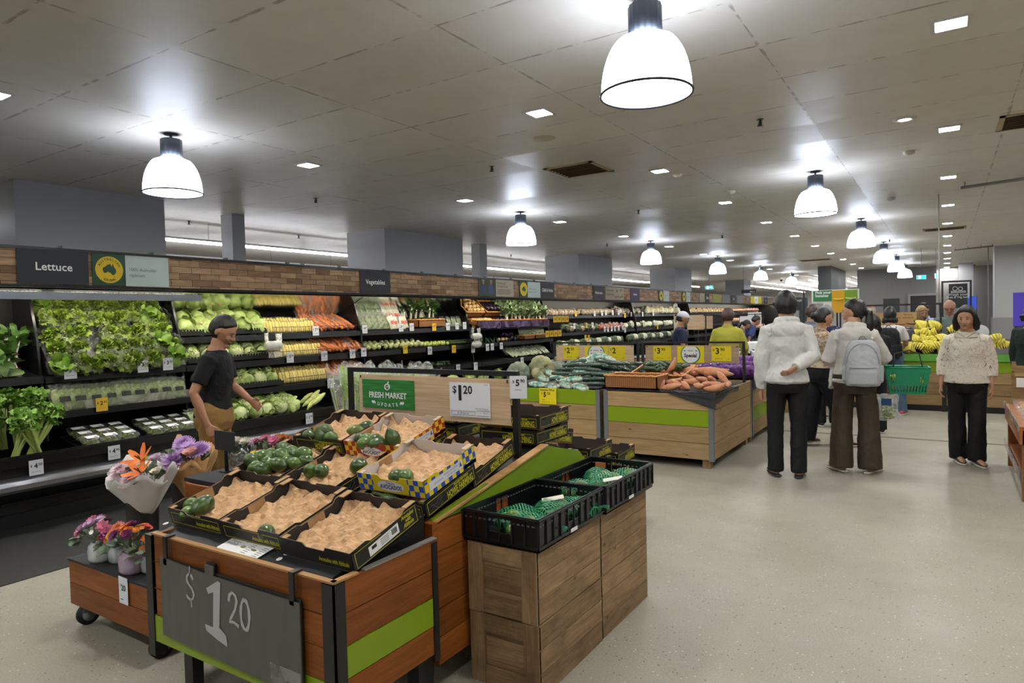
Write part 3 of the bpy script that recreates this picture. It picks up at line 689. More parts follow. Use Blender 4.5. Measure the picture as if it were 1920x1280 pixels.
# black sloping shelf plate
MB().poly([(yf+.03, .672), (yf+.105, .69), (yb+.02, .775), (yb+.02, .765), (yf+.105, .678), (yf+.03, .66)], (xl-.03, xr-.07), 0, .5).build('shelf_plate', flat('shelf_black', '26282c', .3), r)
MB().box(xl+.02, xr-.02, yf+.02, yb-.02, .60, .61).build('inner_floor', bmet, r)
MB().poly([(yf+.13, .61), (yb-.0, .61), (yb-.0, .775), (yf+.13, .665)], (xr-.07, xr-.06), 0, .5).build('shelf_bracket', bmet, r)
# dots on the plate
sl = math.atan2(.085, .4)
dot = proto_mesh(MB().lathe([(.001, .001), (.012, .001)], 16).build('round_sticker', whitec), 'sticker', 'round stickers on the black plate')
for (px, py, w_) in [(504, 1034, 'nearest the info card'), (538, 1044, 'right one of a pair'), (524, 1050, 'left one of a pair'), (311, 986, 'at the left end of the plate')]:
    p = atZ(px, py, .681); p.z = .674+(p.y-1.53)*.235
    dot.put(p, (.23, 0, 0), 'small white round sticker on the black plate, '+w_, 'round stickers on the black plate')
o = MB().lathe([(.001, .0), (.03, .0)], 20, sy=.45).build('paper_scrap', whitec, None, loc=(-2.80, 1.64, .702)); o.rotation_euler = (.23, 0, 0); tag(o, 'white oval scrap at the left end of the black plate', 'scrap')
# info card
r = thing('info_card', 'white card about picking the right avocado, lying on the black plate', 'card', (-2.29, 1.585, .6895), rot=(.23, 0, -.06))
mb = MB(); mb.poly([(-.13, -.04), (-.12, -.05), (.12, -.05), (.13, -.04), (.13, .05), (-.13, .05)], (0, .002), 2, .5); mb.build('card', whitec, r)
for k, wd in enumerate(['Pick the right', 'Shepard', 'avocado']): text(wd, .022, flat('ink_soft', '4b4d50', .6), r, T(-.12, .038-k*.018, .0025), align='LEFT')
MB().ball((-.01, .0, .003), (.016, .008, .001), 12, 6).build('printed_avocado', flat('print_olive', '6f7440', .6), r)
MB().ball((.06, .0, .003), (.018, .006, .001), 12, 6).build('printed_avocado', flat('print_olive2', '58603a', .6), r)
mb = MB()
for a in (.015, .09):
    for k in range(6): mb.box(a, a+.03, .025-k*.011, .028-k*.011, .0022, .0028)
mb.build('small_print', inkg, r)
# chalkboard price sign hung on the front
r = thing('chalkboard', 'grey hanging price board with chalk-white $1.20 on the front of the stand', 'price board', (-2.235, 1.488, .5))
ax, bx = -2.70+2.235, -1.845+2.235
g1 = speck('slate_grey_board', '54534d', '4c4b46', 3, .35, stretch=(6, 1, .5)); chalk = flat('chalk_white', 'a9aaaa', .7)
mb = MB(); mb.poly([(ax, -.205), (bx, -.225), (bx, .105), (-.1+.0, .105), (-.1, .142), (-.155, .142), (-.155, .105), (ax, .118)], (-.012, -.006), 1, .5); mb.build('board', g1, r)
MB().box(ax, bx, -.004, .002, -.2, .115).build('backing_frame', bmet, r)
def stroke(mb, pts, y=-.0135): mb.poly(pts, (y-.001, y), 1, .5)
S1 = lambda P: [(a+.045, .09+(b-.09)*.80) for a, b in P]
mb = MB(); stroke(mb, S1([(-.19, .043), (-.115, .095), (-.098, .09), (-.115, -.128), (-.075, -.155), (-.068, -.205), (-.13, -.19), (-.2, -.165), (-.208, -.135), (-.155, -.137), (-.145, .035), (-.178, .018)])); mb.build('digit_one', chalk, r)
def ribbon(mb, pts, w, y=-.0137):
    P = [Vector((a+.035, 0, b)) for a, b in pts]; L = []; Rr = []
    for i, p in enumerate(P):
        d = P[min(i+1, len(P)-1)]-P[max(i-1, 0)]; d.normalize(); nrm = Vector((-d.z, 0, d.x)); ww = w*(1+.25*math.sin(i*2.1))
        L.append(p+nrm*ww/2); Rr.append(p-nrm*ww/2)
    n = len(P); mb.add([(q.x, y, q.z) for q in L+Rr], [(i, i+1, n+i+1, n+i) for i in range(n-1)], None, .5, False)
mb = MB(); ribbon(mb, [(-.268, .068), (-.278, .082), (-.297, .085), (-.31, .072), (-.31, .056), (-.295, .042), (-.275, .03), (-.266, .01), (-.272, -.008), (-.29, -.016), (-.308, -.01), (-.315, 0)], .012); ribbon(mb, [(-.288, .118), (-.29, .08)], .007); ribbon(mb, [(-.287, -.012), (-.283, -.045)], .007); mb.build('dollar_sign', chalk, r)
mb = MB(); ribbon(mb, [(-.042, .03), (-.035, .055), (-.018, .068), (.0, .06), (.008, .04), (-.005, .005), (-.03, -.03), (-.04, -.045), (-.012, -.043), (.015, -.052)], .013); mb.build('digit_two', chalk, r)
mb = MB(); ribbon(mb, [(.055+.025*math.sin(k*PI/8), .0+.056*math.cos(k*PI/8)-.0) for k in range(17)], .014); mb.build('digit_zero', chalk, r)
mb = MB(); mb.box(bx-.165, bx-.005, -.0145, -.0125, -.23, -.14); mb.build('clear_pocket', film('pocket_film', amount=.18, rough=.3, crinkle=10), r)
for x in (ax+.035, bx-.04):
    mb = MB(); mb.box(x-.012, x+.012, -.012, -.004, .09, .2); mb.box(x-.012, x+.012, -.012, .03, .2, .206); mb.build('hook', bmet, r)
MB().box(-.155, -.1, -.003, .004, .1, .15).build('clip', bmet, r)

cloth0 = flat('matt_black_shelf', '1c1d1f', .75)
# --- unit 2 : larger stand behind, x -3.5..-1.75, y 2.08..3.5
r = thing('produce_stand', 'taller red timber stand behind the first, with lime end panel and stepped top', 'display stand', (-2.6, 2.8, 0)); ox, oy = -2.6, 2.8
mb = MB(); h5 = .117
for k in range(5): mb.box(-1.775-ox, -1.75-ox, 2.085-oy+.003, 3.46-oy, .722-h5*(k+1)+.002, .722-h5*k-.002)
mb.build('side_boards', redw, r)
mb = MB(); mb.box(-1.95-ox, -1.735-ox, 2.05-oy, 2.085-oy, .605, .735); mb.box(-2.05-ox, -1.86-ox, 2.03-oy, 2.05-oy, .60, .70)
mb.box(-3.5-ox, -1.97-ox, 2.07-oy, 2.09-oy, .50, .70); mb.box(-3.5-ox, -1.78-ox, 2.09-oy, 2.108-oy, .14, .498); mb.build('front_boards', redw, r)
MB().box(-3.52-ox, -3.5-ox, 2.08-oy, 3.46-oy, .14, .70).build('far_side_boards', redw, r)
MB().box(-3.5-ox, -1.75-ox, 3.44-oy, 3.46-oy, .14, .72).build('rear_boards', redw, r)
mb = MB(); mb.poly([(2.09-oy, .737), (3.03-oy, .885), (3.40-oy, .79), (3.46-oy, .74), (3.46-oy, .726), (2.09-oy, .726)], (-1.79-ox, -1.765-ox), 0, .5); mb.build('lime_end_panel', limed, r)
mb = MB(); mb.poly([(2.08-oy, .73), (3.03-oy, .892), (3.03-oy, .884), (2.08-oy, .722)], (-1.80-ox, -1.752-ox), 0, .5); mb.build('panel_edging', cutw, r)
MB().box(-3.56-ox, -3.02-ox, 2.1-oy, 2.9-oy, .70, .72).build('side_shelf', cloth0, r)
MB().poly([(2.10-oy, .70), (2.42-oy, .735), (2.42-oy, .775), (3.2-oy, .86), (3.2-oy, .70)], (-3.2-ox, -1.8-ox), 0, .5).build('stepped_deck', bmet, r)
for a, b in ((-3.42, 2.16), (-1.95, 2.16), (-3.42, 3.3), (-1.95, 3.3)): MB().box(a-ox, a-ox+.06, b-oy, b-oy+.06, 0, .16).build('leg', bmet, r)
MB().box(-1.80-ox, -1.775-ox, 2.03-oy, 2.08-oy, .04, .6).build('post', bmet, r)

# ---------------------------------------------------------------- cartons
kraft = speck('kraft_board', 'b08a5e', 'a27d52', 30, .8, lo=.3, hi=.7); kdark = flat('carton_inner_black', '2b2624', .65); cblack = flat('carton_print_black', '1c1b19', .5)
cyel = flat('print_acid_yellow', 'b9b31c', .5)
def paper_mat():
    m, t = newmat('moulded_brown_paper', (.8, .62, .42), .75, 0, .2)
    tc = t.n('ShaderNodeTexCoord').outputs['Object']
    n1 = t.n('ShaderNodeTexNoise', {'Vector': tc, 'Scale': 24, 'Detail': 6, 'Roughness': .6, 'Distortion': .6}).outputs[0]
    t.link(t.ramp(n1, [(.3, lin('c39c72')), (.7, lin('d6b28a'))]), t.b.inputs['Base Color'])
    v = t.n('ShaderNodeTexVoronoi', {'Vector': tc, 'Scale': 30}, feature='DISTANCE_TO_EDGE').outputs['Distance']
    h = t.math('ADD', t.math('MULTIPLY', n1, .7), t.math('MINIMUM', v, .25)); t.bump(h, .7, .012); return m
paper = paper_mat()
def checker(name, a, b, sc=38):
    m, t = newmat(name, a, .45)
    uv = t.n('ShaderNodeUVMap').outputs[0]
    ck = t.n('ShaderNodeTexChecker', {'Vector': uv, 'Color1': lin(a), 'Color2': lin(b), 'Scale': sc}).outputs[0]
    t.link(ck, t.b.inputs['Base Color']); return m
ckby = checker('check_blue_yellow', '2a4cae', 'dcc62e'); ckry = checker('check_red_yellow', 'a3301c', 'd8b62c')
CW, CD, CH = .375, .36, .085
def liner(w, d, seed, z=.03, raise_back=.03):
    rr = random.Random(seed); ph = rr.random()*6
    def fn(u, v):
        x = (u-.5)*(w-.022); y = (v-.5)*(d-.022)
        cx = math.cos(x*2*PI/.085+ph)*math.cos(y*2*PI/.078+ph*.7)
        nz = noise.noise(Vector((x*14+seed*3.1, y*14, seed)))
        nz2 = abs(noise.noise(Vector((x*34+seed, y*34, seed*.7)))); nz3 = abs(noise.noise(Vector((x*17-seed, y*17, seed*1.7))))
        e = max(0, v-.86)/.14; s = max(0, abs(u-.5)-.44)/.06
        return (x+nz*.006, y+nz2*.004, z+.004+.013*max(-.45, cx)+.008*nz-.016*nz2-.02*nz3+raise_back*e*(.6+.8*nz)+.012*s*(.5+nz))
    return fn
def notched(w, h, kind):
    """outline (a, z) of a carton wall"""
    if kind == 'front': return [(-w/2, 0), (w/2, 0), (w/2, h*.9), (w*.16, h*.9), (w*.13, h*.72), (-w*.13, h*.72), (-w*.17, h*.9), (-w/2, h*.9)]
    if kind == 'back': return [(-w/2, 0), (w/2, 0), (w/2, h*.95), (w*.2, h), (w*.16, h*.88), (-w*.1, h*.88), (-w*.14, h), (-w/2, h*.95)]
    return [(-w/2, 0), (w/2, 0), (w/2, h), (w*.3, h), (w*.24, h*.82), (-w*.22, h*.82), (-w*.28, h*.95), (-w/2, h*.92)]
def carton(label, style, seed=1, paper_on=True, w=CW, d=CD, h=CH, group=None, open_=True, labels=True, fs=False):
    r = proto_thing('avocado_carton', 'carton'); tag(r, label, 'carton', group)
    outer = {'black': cblack, 'yb': flat('carton_yellow', 'd8bd1e', .45), 'red': flat('carton_red', '9c2b1a', .45)}[style]
    inner = kdark if style == 'black' else flat('carton_inner_white', 'c9c2bd', .6)
    t = .006
    mb = MB(); mb.box(-w/2, w/2, -d/2, d/2, 0, .004); mb.build('base', kraft, r)
    walls = [('front', -d/2, 1), ('back', d/2-t, 1)]
    for nm, y, _ in walls:
        pts = notched(w, h, nm)
        mb = MB(); mb.poly(pts, (y, y+t/3), 1); mb.mi = 1; mb.poly([(a*.995, b-.0015) for a, b in pts], (y+t/3, y+t*.75), 1); mb.mi = 2
        mb.poly([(a*.98, b-.003 if b > .01 else b+.004) for a, b in pts], (y+t*.75, y+t), 1)
        mb.build(nm+'_wall', [outer, kraft, inner] if nm == 'front' else [inner, kraft, outer], r)
    for s in (-1, 1):
        pts = notched(d, h, 'side'); x = s*(w/2)
        mb = MB(); xa = sorted((x, x-s*t/3)); xb_ = sorted((x-s*t/3, x-s*t*.75)); xc = sorted((x-s*t*.75, x-s*t))
        mb.poly(pts, xa, 0); mb.mi = 1; mb.poly([(a*.995, b-.0015) for a, b in pts], xb_, 0); mb.mi = 2; mb.poly([(a*.98, b-.003 if b > .01 else b+.004) for a, b in pts], xc, 0)
        o = mb.build('side_wall', [outer, kraft, inner], r)
        # bare kraft stretch in the middle of the inner face
        MB().box(*sorted((x-s*(t+.0004), x-s*(t+.0012))), -.05, .035, .006, h*.78).build('bare_flap', kraft, o)
        # folded ledge tabs at the rear corners
        for ya, yb_, zt_ in ((d/2-.055, d/2, h), (-d/2, -d/2+.03, h*.9)): MB().box(x-.03 if s > 0 else x, x if s > 0 else x+.03, ya, yb_, zt_-.006, zt_-.002).build('corner_tab', kraft if style == 'black' else flat('tab_card', 'b8a68e', .7), o)
    if paper_on:
        mb = MB(); mb.grid(liner(w, d, seed), 40, 38, smooth=False); mb.build('paper_liner', paper, r)
    MF = Matrix.Translation((0, -d/2-.0006, 0)) @ FACE_Y; MS = Matrix.Translation((w/2+.0006, 0, 0)) @ FACE_X
    if style == 'black' and labels:
        def frame(M, a0, a1, b0, b1, nm):
            mb = MB(); q = .0022
            for A in ((a0, a1, b0, b0+q), (a0, a1, b1-q, b1), (a0, a0+q, b0, b1), (a1-q, a1, b0, b1)):
                mb.add([M @ Vector((A[i], A[j], 0)) for i, j in ((0, 2), (1, 2), (1, 3), (0, 3))], [(0, 1, 2, 3)])
            return mb
        mb = frame(MF, -.17, .17, .010, h*.68, 'f'); (text_mesh(mb, 'Avocados with Altitude', .028, T(.085, 0, .03) @ MF, .6, shear=.3, bold=.0006) if fs else (text_mesh(mb, 'HOWE FARMING', .044, T(.065, 0, .026) @ MF, .56, bold=.0012), text_mesh(mb, 'Avocados with Altitude', .016, T(.06, 0, .051) @ MF, .7, shear=.3, bold=.0004))); mb.build('front_lettering', cyel, r)
        mb = frame(MS, -.165, .165, .010, h*.74, 's'); text_mesh(mb, 'HOWE FARMING', .044, T(0, .06, .028) @ MS, .56, bold=.0012); text_mesh(mb, 'Avocados with Altitude', .016, T(0, .07, .055) @ MS, .7, shear=.3, bold=.0004); mb.build('side_lettering', cyel, r)
        mb = MB(); 
        for k in range(3): mb.tube([MS @ Vector((-.15+.02*j, .02+.012*k+.012*math.sin(j*1.7+k), .0006)) for j in range(5)], .0009, 4)
        mb.build('mountain_drawing', flat('print_dim_grey', '55544e', .6), r)
    if style in ('yb', 'red'):
        ck = ckby if style == 'yb' else ckry
        mb = MB(); hh = h*.9
        def q(M, a0, a1, b0, b1): mb.add([M @ Vector(p) for p in ((a0, b0, .0003), (a1, b0, .0003), (a1, b1, .0003), (a0, b1, .0003))], [(0, 1, 2, 3)], [[(a0, b0), (a1, b0), (a1, b1), (a0, b1)]])
        q(MF, -w/2+.002, -w*.26, .003, hh); q(MF, w*.26, w/2-.002, .003, hh)
        for A in ((-d/2, d/2, .0, .02), (-d/2, d*.22, h*.66, h*.80)): q(MS, A[0]+.002, A[1]-.002, A[2], A[3])
        q(MS, d*.24, d/2-.002, .003, h*.98)
        mb.build('check_pattern', ck, r)
        mb = MB(); mb.add([MS @ Vector(p) for p in ((-d/2+.03, .02, .0004), (d*.22, .02, .0004), (d*.22, h*.66, .0004), (-d/2+.03, h*.66, .0004))], [(0, 1, 2, 3)]); mb.build('side_print_panel', flat('side_panel_white', 'cfd0d4', .5), r)
        mb = MB(); text_mesh(mb, 'AVOCADOS', .012, T(0, -.09, .036) @ MS @ T(0, 0, .0006), .9); text_mesh(mb, 'PRODUCE OF AUSTRALIA', .011, T(0, 0, .044) @ MS @ T(0, 0, .0006), .8); text_mesh(mb, 'PICK  PACK  WEIGH', .009, T(0, 0, .03) @ MS @ T(0, 0, .0006), .8)
        mb.add([MS @ Vector(p) for p in ((.055, .03, .001), (.075, .03, .001), (.065, .055, .001))], [(0, 1, 2)]); mb.build('side_small_print', flat('print_blue', '3a4a9c', .5), r)
        mb = MB(); mb.add([MF @ Vector((.075*math.cos(k*PI/16), .033+.024*math.sin(k*PI/16), .0006)) for k in range(32)], [tuple(range(32))]); o = mb.build('oval_badge', flat('badge_white', 'd9d6da', .5), r)
        mb = MB(); text_mesh(mb, 'AVOCADOS', .026, T(0, 0, .028) @ MF @ T(0, 0, .001), .85, bold=.0008, shear=.12); text_mesh(mb, 'Deluxe', .02, T(0, 0, .047) @ MF @ T(0, 0, .001), .8, shear=.4); mb.build('badge_lettering', flat('badge_navy', '20265c', .5), o)
    return r
def place(r, x, y, z, tilt=.262, rz=0):
    r.location = (x, y, z); r.rotation_euler = Euler((tilt, 0, rz)); return r
TL = .262
def slope_pt(c, lx, ly, lz, tilt=TL):   # point in the local frame of a tilted carton
    return Vector(c)+Euler((tilt, 0, 0)).to_matrix() @ Vector((lx, ly, lz))
ROW1 = [(-2.665, 1.795, .742), (-2.285, 1.793, .740), (-1.90, 1.783, .735)]
place(carton('black open avocado carton in the front row, leftmost, with a few avocados', 'black', 1, fs=True), *ROW1[0])
place(carton('black open avocado carton in the front row, middle, nearly empty paper', 'black', 2, fs=True), *ROW1[1])
c13 = place(carton('black open avocado carton in the front row, rightmost, with a white barcode label', 'black', 3, labels=False), *ROW1[2])
MS = Matrix.Translation((CW/2+.0008, 0, 0)) @ FACE_X
mb = MB(); q = .0022
for A in ((-.165, .165, .008, .008+q), (-.165, -.03, .064, .064+q), (.06, .165, .074, .074+q), (-.165, -.165+q, .008, .064), (.165-q, .165, .008, .074)):
    mb.add([MS @ Vector((A[i], A[j], 0)) for i, j in ((0, 2), (1, 2), (1, 3), (0, 3))], [(0, 1, 2, 3)])
for k, wd in enumerate(['Avocados', 'with', 'Altitude']): text_mesh(mb, wd, .022, T(0, .115, .06-k*.017) @ MS, .8, shear=.3, bold=.0006)
MF = Matrix.Translation((0, -CD/2-.0008, 0)) @ FACE_Y; text_mesh(mb, 'Avocados with Altitude', .026, T(.09, 0, .028) @ MF, .62, shear=.3, bold=.0006)
mb.build('side_lettering', cyel, c13)
mb = MB(); mb.add([MS @ Vector(p) for p in ((-.10, .015, .0005), (.06, .02, .0005), (.06, .06, .0005), (-.10, .052, .0005))], [(0, 1, 2, 3)]); lb = mb.build('barcode_label', whitec, c13)
mb = MB()
for k in range(9): a = .02+k*.0035; mb.add([MS @ Vector(p) for p in ((a, .03, .001), (a+.0015*(1+k % 2), .03, .001), (a+.0015*(1+k % 2), .052, .001), (a, .052, .001))], [(0, 1, 2, 3)])
for k in range(4): mb.add([MS @ Vector(p) for p in ((-.04, .025+k*.007, .001), (.005, .026+k*.007, .001), (.005, .028+k*.007, .001), (-.04, .027+k*.007, .001))], [(0, 1, 2, 3)])
mb.add([MS @ Vector(p) for p in ((-.085, .034, .001), (-.06, .035, .001), (-.06, .048, .001), (-.085, .047, .001))], [(0, 1, 2, 3)]); mb.build('barcode', ink, lb)
ROW2 = [(-2.86, 2.24, .80), (-2.47, 2.24, .80), (-1.955, 2.235, .795)]
place(carton('black carton full of dark avocados in the second row, left', 'black', 4), *ROW2[0])
place(carton('black carton with three avocados in the second row, middle', 'black', 5), *ROW2[1])
place(carton('black carton under the blue and yellow check carton, second row', 'black', 6), *ROW2[2])
UP = Vector((0, -math.sin(TL), math.cos(TL)))
YB = Vector(ROW2[2])+UP*.082+Vector((.0, .02, .002))
place(carton('blue and yellow check carton stacked on top of a black one', 'yb', 7), *YB, tilt=TL-.02)
ROW3 = [(-2.775, 2.585, .85), (-2.39, 2.585, .85), (-1.985, 2.60, .835)]
place(carton('black carton mostly hidden under the Howe Farming carton of the back row', 'black', 8, False), *ROW3[0])
place(carton('black carton mostly hidden under the red carton of the back row', 'black', 9, False), *ROW3[1])
place(carton('black Howe Farming carton at the right end of the back row, beside the lime panel', 'black', 10), *ROW3[2])
R31 = Vector(ROW3[0])+UP*.082; R32 = Vector(ROW3[1])+UP*.082
place(carton('black Howe Farming carton on top of the back row, left, with four avocados', 'black', 11), *R31)
place(carton('red and yellow check Deluxe carton on top of the back row', 'red', 12), *R32)
# stack of upside-up closed cartons behind the sign frame
for i, (x, y, z, rz, tl, lab) in enumerate([(-2.04, 3.25, .90, 0, 0, 'black carton at the bottom of the stack behind the price frame, right'), (-2.03, 3.25, .985, .04, 0, 'black carton on top of the stack behind the price frame, right'), (-2.55, 3.22, .90, 0, 0, 'black carton at the bottom of the stack behind the price frame, left'), (-2.55, 3.22, .985, 0, 0, 'black carton on top of the stack behind the price frame, left')]):
    place(carton(lab, 'black', 20+i, False), x, y, z-.03, tl, rz)
for i, (x, y, z, rz, tl, lab) in enumerate([(-2.33, 3.86, .73, .05, -.22, 'tilted black Howe Farming carton beyond the lime panel, upper'), (-2.22, 4.25, .57, .0, 0, 'black Howe Farming carton with white labels beyond the lime panel'), (-2.22, 4.68, .46, .05, 0, 'small black Howe Farming carton at the far right of the carton pile')]):
    c = place(carton(lab, 'black', 30+i, False, h=.1), x, y, z, tl, rz)
    if i == 1:
        for A in ((-.12, -.02, .01, .05), (.05, .1, .02, .08)): MB().box(A[0], A[1], -CD/2-.004, -CD/2-.001, A[2], A[3]).build('shipping_label', whitec, c)
flatc = Proto(carton('flat', 'black', 40, False, h=.1))
for x, y, n, nm in ((-2.33, 3.86, 6, 'just beyond the stand'), (-2.22, 4.25, 5, 'second beyond the stand'), (-2.22, 4.68, 4, 'farthest beyond the stand')):
    for k in range(n): flatc.put((x, y, .002+.112*k), (0, 0, .03*(-1)**k), 'flat black carton, %s from the floor in the stack %s' % (['first', 'second', 'third', 'fourth', 'fifth', 'sixth'][k], nm))

# ---------------------------------------------------------------- avocados
def avo_mat(nm, a, b):
    m = speck(nm, a, b, 26, .28, .5, 5, .002, spec=.6); return m
avm = [avo_mat('avocado_skin_dark', '2a3d18', '455f26'), avo_mat('avocado_skin_mid', '38531f', '5a7832'), avo_mat('avocado_skin_olive', '4d5c24', '6f7d33')]
AV = []
for i, m in enumerate(avm):
    mb = MB(); mb.ball((0, 0, .003), (.0335, .0335, .054), 20, 16, lambda u: 1-.30*max(0, u.z)**1.1*(1-max(0, u.z)**6*.5))
    r = proto_thing('avocado', 'avocado'); mb.build('flesh_body', m, r)
    MB().tube([(0, 0, .0355), (.001, 0, .0385)], [.0045, .003], 7).build('stem_button', flat('stem_brown', '6a5226', .7), r)
    AV.append(Proto(r))
def avo(c, lx, ly, kind, label, rot, lz=.058, s=1.0, tilt=TL):
    p = slope_pt(c, lx, ly, lz, tilt); AV[kind].put(p, rot, label, None, s)
wh = 'in the front left carton'
avo(ROW1[0], -.045, -.105, 0, 'large dark avocado standing up in the front left carton', (1.9, .6, .4), s=1.2, lz=.065)
avo(ROW1[0], -.12, -.11, 1, 'small avocado by the left wall of the front left carton', (1.4, 0, 1.5))
avo(ROW1[0], -.09, -.15, 1, 'avocado half hidden behind the front rim of the front left carton', (1.5, 0, .3), lz=.045)
avo(ROW1[1], .06, -.15, 0, 'lone avocado behind the front rim of the front middle carton', (1.5, 0, 1.2), lz=.045)
rr = random.Random(5)
pos = [(-.15, -.08), (-.09, -.11), (-.03, -.12), (-.12, -.03), (-.06, -.05), (.0, -.06), (.06, -.08), (-.14, .03), (-.08, .02), (-.02, .01), (.05, -.01), (.11, -.02), (-.1, .08), (-.03, .08), (.04, .06), (.1, .05), (.15, .02)]
for i, (a, b) in enumerate(pos):
    rank = ['front', 'middle', 'back'][0 if b < -.07 else 1 if b < .02 else 2]
    avo(ROW2[0], a+rr.uniform(-.006, .006), b, i % 2, 'dark avocado in the full second-row carton, %s rank, %s of seventeen by depth' % (rank, ordn[i]), (1.5+rr.uniform(-.3, .3), rr.uniform(-.4, .4), rr.uniform(-1.8, 1.8)), s=rr.uniform(.95, 1.12), lz=.062+.02*(i % 3 == 0))
avo(ROW2[1], -.12, -.06, 1, 'bumpy pale avocado by the left wall of the second-row middle carton', (1.0, .3, .3), s=1.05)
avo(ROW2[1], -.06, -.045, 0, 'dark avocado lying right of the bumpy one, second row', (1.5, 0, 1.4), s=1.05)
avo(ROW2[1], .135, .02, 0, 'large dark avocado against the blue check carton', (1.3, .2, 1.2), s=1.25, lz=.07)
avo(ROW2[2], -.11, -.13, 2, 'olive avocado with red sticker below the blue check carton', (1.5, 0, 1.2), s=1.0, lz=.05)
avo(ROW2[2], -.03, -.145, 1, 'dark avocado beside the olive one below the blue check carton', (1.5, 0, 1.8), lz=.045)
avo(YB, -.0, -.13, 0, 'left avocado in the blue check carton', (1.5, 0, 1.4), lz=.055)
avo(YB, .045, -.125, 1, 'right avocado in the blue check carton', (1.4, 0, 1.0), lz=.058)
avo(R31, -.12, -.13, 0, 'small avocado at the left front of the top left carton', (1.5, 0, 1.5))
avo(R31, -.04, -.09, 0, 'big curved avocado in the middle of the top left carton', (1.5, 0, 1.6), s=1.25, lz=.07)
avo(R31, -.02, -.14, 0, 'round avocado in front of the big curved one, top left carton', (.3, .2, 0), s=.95)
avo(R31, .05, -.13, 1, 'pale avocado right of the round one, top left carton', (1.5, 0, 1.5))
avo(R31, .13, -.03, 2, 'long green avocado by the right wall of the top left carton', (1.5, 0, -1.0))
avo(R31, .155, .03, 0, 'dark avocado in the right corner of the top left carton', (1.5, 0, -1.0))
for i, (a, b, s) in enumerate([(-.145, -.1, .9), (-.09, -.11, 1.0), (-.03, -.11, 1.05), (-.055, -.15, 1.05), (.02, -.14, 1)]):
    avo(R32, a, b, i % 2, 'avocado in the red check carton, %s from the left' % ordn[i], (1.5, .1*i, 1.2+.3*i), s=s)
avo(R32, .07, -.09, 0, 'lone round avocado sitting on the paper of the red check carton', (.25, -.3, 0), s=1.15, lz=.072)
avo(ROW3[2], -.1, -.02, 1, 'small green avocado low in the back right carton', (1.5, 0, .5), lz=.04)

# ---------------------------------------------------------------- price frame above the cartons
r = thing('price_sign', 'black metal frame with plywood board, Fresh Market sign and $1.20 card', 'sign frame', (-2.46, 2.92, 0)); fx0, fx1 = -.645, .6
mb = MB(); mb.box(fx0, fx1, -.012, .012, 1.255, 1.282); mb.build('top_bar', bmet, r)
MB().box(fx0, fx0+.028, -.012, .012, .80, 1.256).build('post', bmet, r); MB().box(fx1-.035, fx1, -.012, .012, .80, 1.256).build('post', bmet, r)
pb = MB().box(-.535, .56, -.022, -.016, 1.0, 1.242).build('plywood_board', ply, r)
for x in (-.52, .545): MB().box(x-.003, x+.003, -.026, -.021, 1.222, 1.238).build('cable_tie', ink, pb)
gs, _g = newmat('green_plank_print', '2f7a34', .5); _u = _g.n('ShaderNodeTexCoord').outputs['Object']
_w = _g.n('ShaderNodeTexNoise', {'Vector': _g.n('ShaderNodeMapping', {0: _u, 3: (3, 1, 30)}).outputs[0], 'Scale': 3, 'Detail': 4}).outputs[0]
_sp2 = _g.n('ShaderNodeSeparateXYZ', {0: _u}); _fr = _g.math('FRACT', _g.math('DIVIDE', _sp2.outputs[2], .034)); _ln = _g.math('LESS_THAN', _fr, .07)
_g.link(_g.mix(_g.math('MULTIPLY', _ln, .6), _g.ramp(_w, [(.3, lin('1e6a2a')), (.7, lin('3b8a3c'))]), lin('124a1c')), _g.b.inputs['Base Color'])
sg = MB().box(-.505, -.095, -.027, -.023, 1.045, 1.215).build('green_sign', gs, r)
def FYp(x, y, z): return Matrix.Translation((x, y, z)) @ FACE_Y
text('FRESH MARKET', .047, whitec, sg, FYp(-.30, -.0285, 1.122), xs=.93, bold=.0012, name='fresh_market_lettering')
mb = MB()
for i, ch in enumerate('UPDATE'):
    a = (i-2.5)*.2; text_mesh(mb, ch, .03, FYp(-.30+.16*math.sin(a)*.95, -.0285, 1.065+.02*(a*a)*1.2-.0) @ Matrix.Rotation(a*.55, 4, 'Z'), .9, bold=.0008)
for s in (-1, 1):
    for k in range(4): mb.ball((-.30+s*(.102+.007*k), -.0285, 1.078+.005*(k % 2)), (.006, .0006, .008), 8, 4)
mb.build('update_lettering', whitec, sg)
# round apple-like emblem
mb = MB(); c = (-.30, 1.175)
mb.tube([(c[0]+.019*math.cos(a), -.0285, c[1]-.002+.017*math.sin(a)) for a in [k*PI/10 for k in range(-3, 14)]], .0035, 5)
for s in (-1, 1): mb.tube([(c[0]+s*.004, -.0285, c[1]-.018), (c[0]+s*.011, -.0285, c[1]-.006), (c[0]+s*.007, -.0285, c[1]+.006), (c[0], -.0285, c[1]-.004)], .0022, 4)
mb.tube([(c[0]+.001, -.0285, c[1]+.017), (c[0]+.011, -.0285, c[1]+.027)], [.002, .005], 5); mb.tube([(c[0]-.02, -.0285, c[1]-.008), (c[0], -.0285, c[1]-.022), (c[0]+.02, -.0285, c[1]-.008)], .003, 5); mb.build('leafy_round_emblem', whitec, sg)
cd = MB().box(.165, .435, -.027, -.023, 1.03, 1.215).build('price_card', flat('card_bluewhite', 'dfe3ea', .45), r)
mb = MB(); text_mesh(mb, '$', .055, FYp(.20, -.028, 1.175), 1, bold=.001); text_mesh(mb, '1', .115, FYp(.237, -.028, 1.155), 1.15, bold=.0032); text_mesh(mb, '20', .062, FYp(.29, -.028, 1.175), 1, bold=.0015)
mb.build('price', ink, cd)
